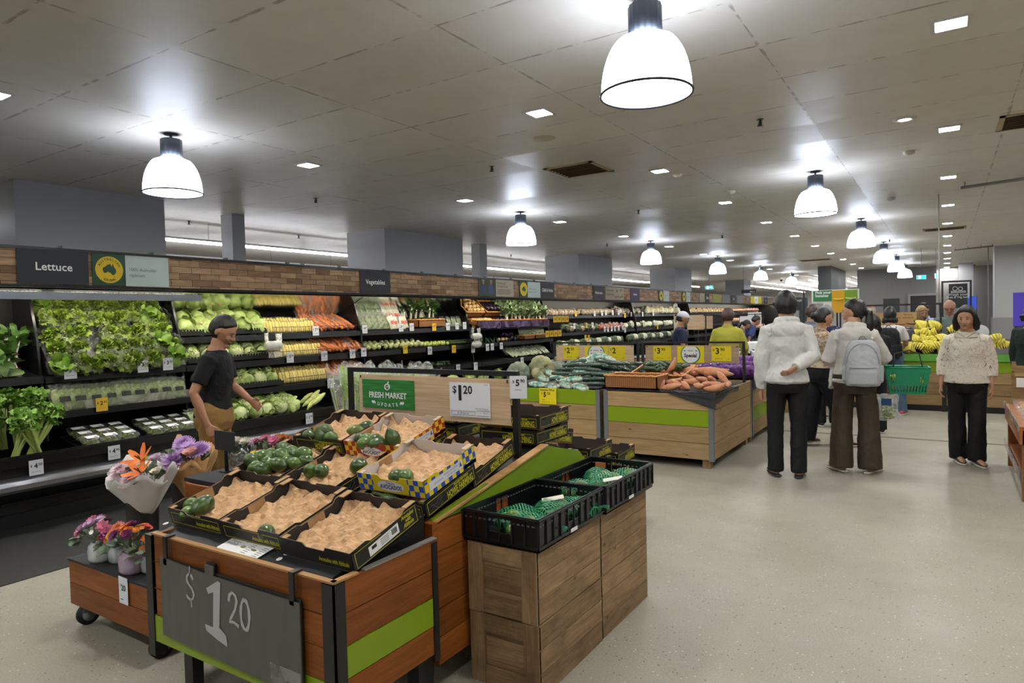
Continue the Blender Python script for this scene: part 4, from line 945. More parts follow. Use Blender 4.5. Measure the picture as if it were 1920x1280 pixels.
mb = MB(); text_mesh(mb, '$1.20 per ea', .015, FYp(.255, -.028, 1.05)); text_mesh(mb, 'Avocado Shepard', .012, FYp(.38, -.028, 1.078)); text_mesh(mb, 'Share in', .009, FYp(.405, -.028, 1.056)); text_mesh(mb, '150357 0', .008, FYp(.41, -.028, 1.207))
for A in ((.175, .335, 1.040, 1.0412), (.175, .335, 1.061, 1.0622), (.175, .1762, 1.04, 1.061), (.334, .335, 1.04, 1.061), (.345, .43, 1.04, 1.0412), (.345, .43, 1.068, 1.0692)):
    mb.box(A[0], A[1], -.0285, -.0275, A[2], A[3])
mb.build('small_print', flat('ink_grey2', '55575c', .6), cd)
r = thing('price_ticket', 'white $5.90 ticket fixed edge-on to the right end of the black frame', 'price ticket', (-1.855, 2.90, 1.205), rot=(0, 0, .35))
MB().box(-.04, .05, -.003, 0, -.062, .055).build('card', flat('card_bluewhite', 'dfe3ea', .45), r)
mb = MB(); text_mesh(mb, '$', .02, FYp(-.02, -.004, .025)); text_mesh(mb, '5', .045, FYp(.002, -.004, .018), 1, bold=.0016); text_mesh(mb, '90', .024, FYp(.028, -.004, .028), 1, bold=.0006); mb.box(-.015, .02, -.0045, -.0035, -.018, -.016); mb.build('price', ink, r)
# small dark placard seen from behind on a thin post, left
r = thing('placard', 'dark placard on a thin black post, seen from behind by the man in black', 'placard', (-3.3, 2.46, .72))
pp = atY(424, 850, 2.3); r.location = (pp.x, 2.3, .72)
MB().tube([(0, 0, 0), (0, 0, .23)], .011, 8).build('post', bmet, r); MB().box(-.085, .10, -.014, -.008, .125, .235).build('back_plate', flat('placard_back', '2b2c2e', .5), r); MB().box(-.03, .03, -.03, .03, 0, .006).build('foot', bmet, r)

# ---------------------------------------------------------------- old crates and black plastic crates on them
def crate(label):
    r = proto_thing('timber_crate', 'crate'); tag(r, label, 'crate')
    w, d, h = .345, .585, .303
    for x0 in (0, w-.014):
        for k in range(3): MB().box(x0, x0+.014, 0.0, d, k*h/3+.0015, (k+1)*h/3-.0015).build('side_board', pinew, r, bevel=.0015)
    for yy, nm in ((.012, 'front'), (d-.02, 'back')):
        mb = MB()
        for k in range(3): mb.box(.014, w-.014, yy, yy+.012, k*h/3+.001, (k+1)*h/3-.001)
        mb.build(nm+'_boards', pinew, r)
    for A in ((.0, .075, -.004, .012, 0, h), (w-.075, w, -.004, .012, 0, h)): MB().box(*A).build('corner_stile', pinew, r, bevel=.002)
    for A in ((.075, w-.075, -.002, .012, h*.74, h-.003), (.075, w-.075, -.002, .012, .003, h*.26)): MB().box(*A).build('cross_rail', pinew, r, bevel=.002)
    MB().box(.014, w-.014, .02, d-.02, .006, .016).build('bottom_board', pinew, r)
    return r
for (y, z, n) in [(2.285, .0, 'near bottom'), (2.285, .305, 'near top'), (2.875, 0, 'far bottom'), (2.875, .305, 'far top')]:
    c = crate('weathered timber crate, %s one of the four stacked beside the aisle' % n); c.location = (-1.735, y, z)
    if 'near' in n and z == 0: c.location.x += .004
bp_ = flat('black_plastic', '0f1012', .3); bp2 = flat('black_plastic_matt', '17181a', .5)
def pcrate(label):
    r = proto_thing('plastic_crate', 'crate'); tag(r, label, 'crate')
    w, d, h = .375, .60, .135
    MB().box(0, w, 0, d, .0, .006).build('base', bp_, r)
    def wall(nm, M, L, cut):
        mb = MB(); mb.M = M
        mb.box(0, L, 0, .006, .0, .03); mb.box(0, L, 0, .006, .115, h)
        # body with a hand hole in the middle
        c = L/2; g = .055
        mb.box(0, c-g, 0, .006, .03, .115); mb.box(c+g, L, 0, .006, .03, .115); mb.box(c-g, c+g, 0, .006, .03, .055)
        mb.box(-.004, L+.004, -.007, .008, h-.012, h-.004); mb.box(-.002, L+.002, -.005, .006, .016, .022)
        mb.mi = 1; n = int(L/.055)
        for k in range(n+1):
            x = k*L/n; mb.box(x-.003, x+.003, -.007, 0, .02, h-.006)
        mb.mi = 2
        for k in range(int(L/.024)): mb.box(.01+k*.024, .022+k*.024, -.0012, .0072, .1, .106)
        mb.build(nm, [bp_, bp2, flat('slot_grey', '5a5c5e', .6)], r)
    I = Matrix.Identity(4); Rz = Matrix.Rotation(PI/2, 4, 'Z')
    wall('front_wall', I, w, 0); wall('back_wall', T(w, d, 0) @ Matrix.Rotation(PI, 4, 'Z'), w, 0)
    wall('side_wall', T(w, 0, 0) @ Rz, d, 0); wall('side_wall', T(0, d, 0) @ Matrix.Rotation(-PI/2, 4, 'Z'), d, 0)
    MB().box(w+.0075, w+.009, .26, .32, .012, .028).build('barcode_sticker', whitec, r)
    return r
a = pcrate('near black plastic crate of netted avocados on the timber crates'); a.location = (-1.745, 2.27, .612)
b = pcrate('far black plastic crate of netted avocados on the timber crates'); b.location = (-1.735, 2.88, .612)
MB().box(.08, .14, .5, .505, .1, .128).build('orange_tag', flat('tag_orange', 'a8602c', .6), b)
def net_mat(nm, c):
    m = bpy.data.materials.new(nm); m.use_nodes = True; t = NT(m)
    uv = t.n('ShaderNodeUVMap').outputs[0]; mp = t.n('ShaderNodeMapping', {0: uv, 3: (84, 62, 1), 2: (0, 0, .78)}).outputs[0]
    s = t.n('ShaderNodeSeparateXYZ', {0: mp})
    a = t.math('LESS_THAN', t.math('FRACT', s.outputs[0]), .24); b = t.math('LESS_THAN', t.math('FRACT', s.outputs[1]), .24)
    f = t.math('MAXIMUM', a, b); tr = t.n('ShaderNodeBsdfTransparent').outputs[0]
    t.b.inputs['Base Color'].default_value = lin(c); t.b.inputs['Roughness'].default_value = .4
    mx = t.n('ShaderNodeMixShader', {0: f, 1: tr, 2: t.b.outputs[0]}).outputs[0]; t.link(mx, t.t.nodes['Material Output'].inputs[0]); return m
netg = net_mat('green_net', '1f8a5c')
def net_bag(seed, n=5):
    r = proto_thing('net_bag_of_avocados', 'net bag'); rr = random.Random(seed)
    pts = [(rr.uniform(-.07, .07), rr.uniform(-.045, .045), .036+.03*(k == n-1)) for k in range(n)]
    for k, p in enumerate(pts):
        mb = MB(); mb.M = T(*p) @ Euler((1.5, rr.uniform(-.5, .5), rr.uniform(0, 3))).to_matrix().to_4x4(); mb.ball((0, 0, 0), (.032, .032, .045), 14, 10, lambda u: 1-.2*max(0, u.z)); mb.build('avocado', avm[1], r)
    def fn(u):
        k = 1+.12*noise.noise(u*3+Vector((seed, 0, 0)))+.6*max(0, abs(u.x)-.93)/.07*0
        return k
    mb = MB(); mb.ball((0, 0, .04), (.115, .082, .056), 28, 16, fn); mb.build('green_net', netg, r)
    MB().tube([(.11, 0, .04), (.135, .01, .05), (.16, 0, .045)], [.012, .006, .012], 8).build('gathered_end', netg, r)
    return Proto(r)
NB = [net_bag(1), net_bag(2, 6), net_bag(4, 5)]
for i, (x, y, z, rz, k, n) in enumerate([(-1.62, 2.5, .62, 1.3, 0, 'at the front left of the near black crate'), (-1.50, 2.42, .62, .2, 1, 'at the front right of the near black crate'), (-1.50, 2.60, .64, 1.9, 2, 'with a white tag in the near black crate'), (-1.46, 2.75, .62, .5, 0, 'in the back corner of the near black crate'),
    (-1.60, 3.06, .62, .8, 1, 'at the front of the far black crate'), (-1.50, 3.18, .64, 1.2, 2, 'in the middle of the far black crate'), (-1.45, 3.32, .64, 1.0, 1, 'at the back right of the far black crate'), (-1.6, 3.3, .63, 2, 0, 'at the back left of the far black crate')]):
    NB[k].put((x, y, z), (0, 0, rz), 'green net bag of avocados '+n, None, 1.0)
for x, y, z, n in [(-1.50, 2.62, .735, 'near'), (-1.43, 3.12, .725, 'far')]:
    o = MB().box(-.05, .05, -.018, .018, -.001, .001).build('swing_tag', flat('tag_cream', 'c9c6b6', .5), None, loc=(x, y, z)); o.rotation_euler = (.2, -.15, .6); tag(o, 'cream swing tag lying on net bags in the %s black crate' % n, 'tag')
# ---------------------------------------------------------------- produce on the fridge shelves
clear = film('clear_bag_film', amount=.11, rough=.12); clear2 = film('crisp_bag_film', (1, 1, 1), .3, .12, crinkle=90)
greenA = speck('leaf_frilly_green', '6f8a2a', '9ab340', 18, .5, .3, lo=.3, hi=.7); greenB = speck('leaf_dark_green', '2f4f1c', '4d7028', 14, .5, .3)
greenC = speck('cabbage_green', '8fa550', 'b3c47c', 9, .45, .3); greenD = speck('cabbage_pale', 'b5c284', 'd0d6a4', 10, .5, .2)
cream = speck('fennel_cream', 'dfe0c8', 'eeeedd', 8, .4); red = flat('red_band', 'b3241f', .5)
stalk = speck('celery_stalk', 'a4b85a', 'c0d07c', 12, .4, .2, stretch=(6, 6, .6)); celeaf = speck('celery_leaf', '5d8a2c', '7ea63c', 20, .5, .2)
def leaf(mb, base, d, L, W, curl=.3, ruff=.0, seed=0, nu=5, nv=6, up=(0, 0, 1), cup=.25):
    """a single leaf blade as a curved, ruffled strip"""
    base = Vector(base); d = Vector(d).normalized(); u = Vector(up); s = d.cross(u)
    if s.length < 1e-3: s = Vector((1, 0, 0))
    s.normalize(); n = s.cross(d)
    def fn(a, b):
        w = W*math.sin(PI*min(1, .12+a*.8))**.7*(b-.5)*2; e = abs(b-.5)*2
        p = base+d*(L*a)-n*(curl*L*a*a)+s*w+n*(cup*abs(w)*e)
        if ruff: p = p+n*(ruff*e*math.sin(a*19+b*7+seed))+s*(ruff*.6*e*math.cos(a*23+seed))
        return p
    mb.grid(fn, nv, nu)
def lettuce_mesh(seed, R_=.075, kind='frilly'):
    rr = random.Random(seed); mb = MB()
    if kind == 'frilly':
        for k in range(34):
            th = rr.uniform(.1, 1.5); ph = k*2.4
            d = Vector((math.sin(th)*math.cos(ph), math.sin(th)*math.sin(ph), math.cos(th)))
            leaf(mb, d*.012, d, R_*rr.uniform(.8, 1.1), .036, rr.uniform(-.1, .35), .014, rr.random()*9, 6, 6, up=(rr.uniform(-1, 1), rr.uniform(-1, 1), .3))
    else:
        mb.ball((0, 0, .0), (R_*.7,)*3, 16, 10, lambda u: 1+.1*noise.noise(u*4+Vector((seed, 0, 0))))
        for k in range(7):
            th = rr.uniform(.3, 1.5); ph = k*2.4; d = Vector((math.sin(th)*math.cos(ph), math.sin(th)*math.sin(ph), math.cos(th)))
            leaf(mb, d*.03, (d.x*.4, d.y*.4, 1), R_*1.15, .045, -.3, .006, k, 6, 6, up=(d.x, d.y, .01))
    return mb
def bagfn(rx, ry, rz, seed, amt=.14):
    def fn(u): return 1+amt*noise.noise(u*2.6+Vector((seed*1.7, seed, 0)))+.05*noise.noise(u*9+Vector((seed, 0, 0)))
    return fn
def bagged_lettuce(seed, kind='frilly', mt=None):
    r = proto_thing('bagged_lettuce', 'lettuce'); lettuce_mesh(seed, .098, kind).build('leaves', mt or greenA, r)
    mb = MB(); K = 24; rs = []
    for i, (z, rad) in enumerate([(-.11, .02), (-.08, .035), (-.03, .075), (.03, .098), (.07, .104), (.10, .10)]):
        rs.append([Vector((rad*math.cos(2*PI*j/K)*(1+.12*math.sin(j*2.7+seed+i*.4)), rad*math.sin(2*PI*j/K)*(1+.12*math.sin(j*2.7+seed+i*.4)), z+.012*math.sin(j*1.9+seed)*(i > 3))) for j in range(K)])
    mb.rings(rs, False); mb.build('clear_sleeve', clear, r); return Proto(r)
def cabbage(seed, ma=greenC, mb_=greenD):
    r = proto_thing('cabbage', 'cabbage'); rr = random.Random(seed)
    def fn(u):
        a = math.atan2(u.y, u.x); return 1+.07*abs(math.sin(a*2.5+u.z*1.4+seed))+.05*noise.noise(u*3+Vector((seed, 0, 0)))-.14*max(0, u.z-.8)
    mb = MB(); mb.ball((0, 0, 0), (.088, .088, .08), 28, 18, fn)
    for k in range(6):
        ph = k*1.05+seed; d = Vector((math.cos(ph), math.sin(ph), -.3))
        leaf(mb, Vector((math.cos(ph)*.04, math.sin(ph)*.04, .078)), (math.cos(ph), math.sin(ph), .05), .085, .045, .6, .003, k, 6, 7, up=(0, 0, 1), cup=-.25)
    mb.build('head', ma, r)
    MB().lathe([(.001, .094), (.017, .092), (.021, .07)], 10).build('cut_stem', speck('stem_cut', 'cdb690', 'b89a72', 30, .6), r)
    return Proto(r)
def cauli_like(seed):   # cut head with pale face
    r = proto_thing('cabbage', 'cabbage')
    mb = MB(); mb.ball((0, 0, 0), (.09, .09, .075), 22, 14, lambda u: 1+.1*noise.noise(u*5+Vector((seed, 1, 0)))); mb.build('pale_heart', greenD, r)
    mb = MB()
    for k in range(9):
        ph = k*.7+seed; leaf(mb, (math.cos(ph)*.055, math.sin(ph)*.055, -.05), (math.cos(ph)*.45, math.sin(ph)*.45, 1), .12, .055, .15, .01, k, 6, 6, up=(math.cos(ph), math.sin(ph), 0))
    mb.build('outer_leaves', greenC, r); return Proto(r)
def bunch(seed, stem_m, leaf_m, L=.30, n=7, band=True, spread=.05, bulb=0, name='vegetable_bunch', cat='vegetable', fr=.012, leafL=.14):
    r = proto_thing(name, cat); rr = random.Random(seed); mb = MB(); lb = MB()
    for k in range(n):
        a = rr.uniform(0, 2*PI); q = rr.uniform(.2, 1); bx, by = .022*q*math.cos(a), .022*q*math.sin(a); tx, ty = spread*q*math.cos(a), spread*q*math.sin(a)
        P = [(bx, by, 0), (bx*1.1, by*1.1, L*.3), ((bx+tx)/2, (by+ty)/2, L*.6), (tx, ty, L)]
        mb.tube(P, [.012, .0105, .009, .006], 7)
        for q2 in range(3):
            d = Vector((tx*8+rr.uniform(-.8, .8), ty*8+rr.uniform(-.8, .8), rr.uniform(.2, 1.4))); leaf(lb, Vector(P[3])-Vector((0, 0, .05*q2)), d, leafL*rr.uniform(.6, 1), .035, .5, fr, rr.random()*9, 4, 5, up=(rr.uniform(-1, 1), rr.uniform(-1, 1), 1))
    if bulb: mb.ball((0, 0, bulb*.8), (bulb, bulb*.85, bulb), 14, 10)
    mb.build('stems', stem_m, r); lb.build('leaves', leaf_m, r)
    if band: MB().tube([(.036*math.cos(k*PI/8), .036*math.sin(k*PI/8), L*.28) for k in range(16)], .004, 5, closed=True).build('rubber_band', red, r)
    return Proto(r)
def pillow(w, h, d, seed, nu=14, nv=12):
    """a filled pillow bag standing in the x-z plane"""
    mb = MB()
    def side(s):
        def fn(a, b):
            x = (a-.5)*w; z = b*h; e = (1-abs(a-.5)*2)**.55*max(0, math.sin(PI*min(1, b*1.15+.05)))**.6 if 0 < a < 1 and b < .9 else 0
            return (x*(1-.06*math.sin(b*9+seed)), s*(d/2*e+.004*noise.noise(Vector((x*40, z*40, seed)))), z+.006*math.sin(a*13+seed)*(b > .9))
        return fn
    mb.grid(side(1), nu, nv); mb.grid(side(-1), nu, nv); return mb
def bag(name, cat, seed, fill_m, w=.16, h=.2, d=.08, label_c=None, filmm=None, lumps=None):
    r = proto_thing(name, cat); rr = random.Random(seed)
    if lumps:
        kind, n = lumps; mb = MB()
        for k in range(n):
            x = rr.uniform(-w*.33, w*.33); z = rr.uniform(h*.12, h*.68); y = rr.uniform(-d*.2, d*.2)
            if kind == 'long':
                a = rr.uniform(-.35, .35); q = Vector((math.sin(a), 0, math.cos(a)))*h*.28; mb.tube([Vector((x, y-d*.12, z))-q, Vector((x, y-d*.12, z)), Vector((x, y-d*.12, z))+q], [.016, .014, .005], 8)
            else: mb.ball((x, y-d*.1, z), rr.uniform(.018, .026), 10, 7)
    else: mb = pillow(w*.9, h*.8, d*.8, seed, 9, 8)
    mb.build('contents', fill_m, r); pillow(w, h, d, seed+3).build('film_bag', filmm or clear2, r)
    if label_c:
        MB().grid(lambda a, b: ((a-.5)*w*.5, -d*.52*math.sin(PI*(a*.5+.25))-.001, h*(.28+.2*b)), 4, 1).build('label', flat('lab'+label_c, label_c, .5), r)
    return Proto(r)
def lay(P, x, y, z, label, rot=(0, 0, 0), s=1, group=None): return P.put((x, y, z), rot, label, group, s)
rp = random.Random(21)
RX = PI/2   # facing the aisle
# --- bay 1: fennel, bok choy, celery
FEN = bunch(3, cream, greenB, .24, 6, True, .03, .042, 'fennel_bunch', 'vegetable')
BOK = bunch(4, cream, greenB, .17, 8, False, .06, .03, 'bok_choy', 'vegetable', .004)
CEL = bunch(5, stalk, celeaf, .45, 20, False, .085, 0, 'celery_head', 'celery', .012, .065)
z1 = shelf_z(1, -6.55)
for k in range(9):
    y = 1.82+.085*k; lay(FEN, -6.78-.02*(k % 2), y, z1+.14, 'white-stemmed bunch with red band, %s from left in the upper row' % ordn[k], (rp.uniform(-.15, .15), .25, rp.random()*6), .9)
for k in range(8):
    y = 1.7+.11*k; lay(BOK if k < 7 else FEN, -6.6, y, z1+.005, 'dark leafy bunch with pale bulb, %s from left on the upper shelf edge' % ordn[k], (rp.uniform(-.2, .2), .45, rp.random()*6), 1.0)
for i in range(22):
    row = i//8; k = i % 8
    x = [-6.2, -6.42, -6.68][row]; y = 1.72+.105*k+.03*row; z = [.5, .60, .68][row]
    tilt = [.42, .25, .12][row]
    lay(CEL, x, y, z, 'celery head, %s from left in the %s rank of the leftmost fridge bay' % (ordn[k], ['front', 'middle', 'rear'][row]), (rp.uniform(-.22, .22)*(1+.8*(row == 0)), tilt*-1, rp.random()*6), 1.0)
# --- bay 2: bagged lettuces on a steep rack
LT = [bagged_lettuce(1), bagged_lettuce(2), bagged_lettuce(3, 'cos', speck('leaf_cos', '5f8426', '8aab3f', 12, .45, .2))]
MB().poly([(.18, 1.18), (-.35, 1.80), (-.37, 1.80), (-.37, 1.16)], (-.6, .6), 1, .5).build('sloping_rack', black, bpy.data.objects['refrigerated_display_case.001'])
n = 0
for row in range(5):
    x = -6.44-.115*row; z = 1.24+.132*row
    for k in range(9):
        y = 2.74+.127*k+.03*(row % 2)
        if (row, k) in ((0, 7), (1, 2), (2, 3)): continue
        kd = 2 if (row, k) in ((0, 0), (0, 8), (4, 0), (3, 7), (1, 7)) else (k+row) % 2
        lay(LT[kd], x+rp.uniform(-.02, .02), y+rp.uniform(-.012, .012), z+rp.uniform(-.01, .012), 'bagged green lettuce, %s from left in row %s from the bottom' % (ordn[k], ['one', 'two', 'three', 'four', 'five'][row]), (rp.uniform(-.3, .3), .95+rp.uniform(-.25, .25), rp.uniform(-.5, .5)), rp.uniform(.92, 1.08))
SAL = bag('salad_bag', 'salad bag', 5, speck('salad_mix', '6f9436', 'c2cf93', 26, .5, lo=.35, hi=.6), .17, .21, .1, '2a2c28')
for k in range(9):
    for q in range(2): lay(SAL, -6.44-.15*q, 2.74+.13*k+.02*q, shelf_z(2, -6.44-.15*q)+.004, 'bagged salad mix with dark band, %s from left, %s rank' % (ordn[k], ['front', 'back'][q]), (-.22*1, 0, PI/2+rp.uniform(-.15, .15)), rp.uniform(.95, 1.1))
r = thing('clear_shelf_guard', 'clear plastic guard along the shelf of bagged salads', 'shelf guard', (-6.37, 3.26, .86)); MB().box(-.002, .0, -.6, .62, 0, .075).build('guard', film('guard_film', amount=.35, rough=.3, crinkle=3), r)
# clamshells on the deck
r = proto_thing('salad_clamshell', 'salad pack')
mb = MB(); mb.rings([[Vector((a*s, b*s2, z)) for a, b in [(.07*math.cos(t_)*1.15 if 0 else x_, y_) for x_, y_ in [(-.07, -.05), (-.06, -.06), (.06, -.06), (.07, -.05), (.07, .05), (.06, .06), (-.06, .06), (-.07, .05)] for t_ in (0,)]] for s, s2, z in ((.82, .82, 0), (1, 1, .04), (1.04, 1.04, .042), (.95, .95, .06), (.7, .7, .066))], True, smooth=False); mb.build('clear_box', film('clam_film', amount=.25, rough=.12, crinkle=14), r)
o = lettuce_mesh(8, .06).build('leaves', greenA, r); o.scale = (.95, .85, .62)
MB().add([(-.05, -.03, .0675), (.05, -.03, .0675), (.045, .02, .0675), (-.055, .02, .0675)], [(0, 1, 2, 3)]).build('label', whitec, r); MB().add([(.01, -.024, .068), (.04, -.024, .068), (.038, -.004, .068), (.008, -.004, .068)], [(0, 1, 2, 3)]).build('barcode', inkg, r)
CLAM = Proto(r)
def tray(x, y, w, d, label, z=.55, rot=(0, 0, 0), hgt=.05, m=None):
    r = thing('produce_tray', label, 'tray', (x, y, z), rot=rot); m = m or black
    MB().box(-w/2, w/2, -d/2, d/2, 0, .005).build('base', m, r)
    for A in ((w/2-.005, w/2, -d/2, d/2), (-w/2, -w/2+.005, -d/2, d/2), (-w/2, w/2, -d/2, -d/2+.005), (-w/2, w/2, d/2-.005, d/2)): MB().box(*A, 0, hgt).build('side', m, r)
    return r
DT = (0, .17, 0)
tray(-6.3, 2.99, .4, .56, 'black tray of salad clamshells on the deck, left', .545, DT); tray(-6.3, 3.62, .4, .64, 'black tray of salad clamshells on the deck, right', .545, DT)
for i, (cx, n_) in enumerate(((2.82, 3), (3.38, 4))):
    for k in range(n_):
        for q in range(3):
            lay(CLAM, -6.17-.14*q, cx+.155*k+.01*q, .575+.026*q, 'clear salad clamshell, %s from left in the %s tray, rank %s' % (ordn[k], ['left', 'right'][i], ['one', 'two', 'three'][q]), (.3, 0, PI/2+rp.uniform(-.1, .1)), 1.0)
for k in range(2): lay(SAL, -6.22, 3.87+.13*k, .58, 'loose salad bag lying right of the clamshells, %s' % ordn[k], (-.7, 0, PI/2+.3), 1)
# --- bay 3: cabbages
CB = [cabbage(1), cabbage(2)]; CP = [cauli_like(1), cauli_like(2)]
def mesh_tray(y0, y1, i, label, hgt=.06):
    z = shelf_z(i, SHELF[i][0]-.02); r = thing('mesh_tray', label, 'tray', (SHELF[i][0]-.16, (y0+y1)/2, z+.026)); h = (y1-y0)/2
    MB().box(-.16, .16, -h, h, -.003, .003).build('base', bp2, r)
    mb = MB()
    for k in range(int((y1-y0)/.035)): mb.box(.155, .16, -h+.035*k, -h+.035*k+.02, hgt*.7, hgt)
    mb.box(.155, .16, -h, h, 0, hgt*.7); mb.build('front_side', bp2, r)
for i, (a, b) in enumerate([(3.93, 4.98), (3.93, 4.98), (3.93, 5.0)]): mesh_tray(a, b, i, 'black crate-like tray of cabbages on the %s shelf' % ['top', 'middle', 'lower'][i])
def fill(P, i, y0, y1, n, ranks, what, s=1, zoff=.08, xr=.14, lift=.05, rx=.35, rot=None, jit=.012, far=False, x0=None):
    for q in range(ranks):
        for k in range(n):
            sh = (SHELF_F if far else SHELF)[i]
            x = (sh[0]-.09 if x0 is None else x0)-xr*q; y = y0+(y1-y0)*(k+.5+.25*(q % 2))/n
            if y > y1: continue
            z = shelf_z(i, x, far)+zoff+lift*q
            rt = rot(rp) if rot else (rp.uniform(-rx, rx), 1.0+rp.uniform(-rx, rx), rp.random()*6)
            pr = P[(k+q) % len(P)] if isinstance(P, list) else P
            lay(pr, x+rp.uniform(-jit, jit), y+rp.uniform(-jit, jit), z, '%s, %s from left, rank %s' % (what, ordn[k % 20], ['one', 'two', 'three', 'four'][q]), rt, s*rp.uniform(.93, 1.06))
fill(CB, 0, 3.96, 4.98, 6, 3, 'green cabbage on the top shelf', .97, .10, .15, .07)
fill(CP, 1, 3.96, 4.98, 6, 2, 'pale cut cabbage on the middle shelf', .85, .085, .15, .03)
fill(CP[:1]+CB[:1], 2, 3.96, 5.0, 6, 2, 'cabbage on the lower shelf', .85, .085, .15, .04)
tray(-6.3, 4.52, .4, 1.0, 'black tray of savoy cabbages on the deck', .545, DT); tray(-6.3, 5.3, .4, .5, 'black tray of corn cobs on the deck', .545, DT)
for q in range(3):
    for k in range(6): lay((CP+CB)[(k+q) % 3], -6.17-.14*q, 4.12+.165*k+.03*q, .645+.03*q, 'cut cabbage on the deck, %s from left, rank %s' % (ordn[k], ['one', 'two', 'three'][q]), (rp.uniform(-.4, .4), 1.0, rp.random()*6), .88)
# corn cobs
corn_h = speck('corn_husk', 'a8b456', 'cdd288', 10, .5, .3, stretch=(1, 1, 8)); cornk = speck('corn_kernel', 'd9c04a', 'f0e08c', 90, .35, .6, lo=.4, hi=.6)
r = proto_thing('corn_cob', 'corn'); mb = MB(); mb.tube([(0, 0, 0), (0, 0, .05), (0, 0, .13), (0, 0, .19), (.005, 0, .215)], [.016, .026, .026, .016, .004], 12); mb.build('husk', corn_h, r)
MB().tube([(0, 0, -.03), (0, 0, .005)], [.009, .011], 8).build('stalk', stalk, r); CORN = Proto(r)
for k in range(8): lay(CORN, -6.13-.07*(k//3), 5.13+.05*(k % 3)+.0*k, .60+.028*(k//3)+.03*(k % 3), 'corn cob in husk on the deck, %s of the pile beside the cabbages' % ordn[k], (-1.25+rp.uniform(-.12, .12), .1, .3+rp.uniform(-.2, .2)), 1.0)
# corn packs: three cobs on a tray in film
r = proto_thing('corn_pack', 'corn pack'); mb = MB()
for x in (-.05, 0, .05): mb.tube([(x, 0, .01), (x, 0, .03), (x, 0, .15), (x, 0, .17)], [.015, .023, .022, .013], 10)
mb.build('cobs', cornk, r); pillow(.165, .185, .07, 3, 8, 8).build('film_wrap', clear2, r); CPK = Proto(r)
for i, y0 in ((0, 5.02), (1, 5.02), (2, 5.05)):
    fill(CPK, i, y0, y0+.72, 8, 2, 'wrapped corn pack on the %s shelf' % ['top', 'middle', 'lower'][i], .85, .006, .13, .02, rot=lambda q: (-.28, 0, PI/2+q.uniform(-.12, .12)))
car = speck('carrot_orange', 'd9702c', 'e98f4a', 20, .4); CARB = bag('carrot_bag', 'carrot bag', 7, car, .2, .24, .1, None, film('carrot_film', (1, 1, 1), .34, .14, crinkle=70), ('long', 11))
for i in (0, 1, 2):
    fill(CARB, i, 5.72, 6.42, 6, 3, 'bag of orange carrots on the %s shelf' % ['top', 'middle', 'lower'][i], .92, .045, .12, .035, rot=lambda q: (-.95+q.uniform(-.2, .2), q.uniform(-.2, .2), PI/2+q.uniform(-.7, .7)))
def wire(y0, y1, i, label):
    fx, z = SHELF[i]; r = thing('wire_basket_front', label, 'basket rail', (fx+.005, (y0+y1)/2, z+.02)); h = (y1-y0)/2; mb = MB()
    mb.tube([(0, -h, .07), (.0, h, .07)], .003, 5); mb.tube([(0, -h, 0), (0, h, 0)], .003, 5)
    mb.build('wire_rails', ink, r); mb = MB()
    for k in range(int((y1-y0)/.03)): mb.tube([(0, -h+.03*k, 0), (0, -h+.03*k, .07)], .0016, 4)
    mb.build('wire_uprights', ink, r)
for i in range(3): wire(5.05, 6.4, i, 'black wire basket front on the %s shelf of corn and carrots' % ['top', 'middle', 'lower'][i])
# --- bay 4: herbs, greens
HERB = bag('greens_bag', 'bag of greens', 9, speck('greens_mix', '3f5e2a', '9aa878', 24, .5, lo=.4, hi=.6), .17, .24, .07, None)
REDB = bag('red_label_bag', 'bag of greens', 10, speck('turnip_white', 'c8c9ae', 'e5e3d2', 14, .5), .13, .24, .06, 'c04a30')
LEEK = bunch(12, cream, greenB, .3, 7, False, .02, 0, 'leek_bunch', 'vegetable', .003, .2)
fill(HERB, 0, 6.5, 7.15, 6, 2, 'clear bag of green herbs on the top shelf', 1, .01, .12, .08, rot=lambda q: (-.3, 0, PI/2+q.uniform(-.3, .3)))
fill(REDB, 0, 7.15, 7.5, 4, 2, 'bag with red label on the top shelf', 1, .01, .12, .09, rot=lambda q: (-.3, q.uniform(-.3, .3), PI/2+q.uniform(-.3, .3)))
fill(LEEK, 0, 7.55, 8.3, 7, 2, 'bunch of leeks standing behind the wicker basket', .72, .10, .1, .04, rot=lambda q: (q.uniform(-.25, .25), -.2, q.uniform(0, 6)), x0=-6.85)
def bmini(seed, c1, c2, R_=.03, n=1, name='small_vegetable', cat='vegetable', long_=False):
    r = proto_thing(name, cat); mb = MB()
    if long_: mb.tube([(-.07, 0, 0), (-.03, 0, .006), (.03, 0, .006), (.07, 0, 0)], [.008, R_, R_, .008], 10)
    else: mb.ball((0, 0, 0), R_, 12, 8)
    mb.build('flesh_body', speck('mini'+c1, c1, c2, 16, .35), r); return Proto(r)
LIME = bmini(1, '9fb04a', 'bcc96a', .028, name='lime', cat='lime'); ZUC = bmini(2, '22361a', '3d5a2a', .02, name='zucchini', cat='zucchini', long_=True)
CUKS = bmini(3, '1e2f1c', '34502c', .017, name='lebanese_cucumber', cat='cucumber', long_=True); POT = bmini(4, 'c09a5e', 'd9b97e', .045, name='potato', cat='potato')
EGG = bmini(5, '17101a', '2c1e30', .036, name='eggplant', cat='eggplant', long_=True); CAPS = bmini(6, '8fa03c', 'd9d6a6', .042, name='capsicum', cat='vegetable')
wick = None
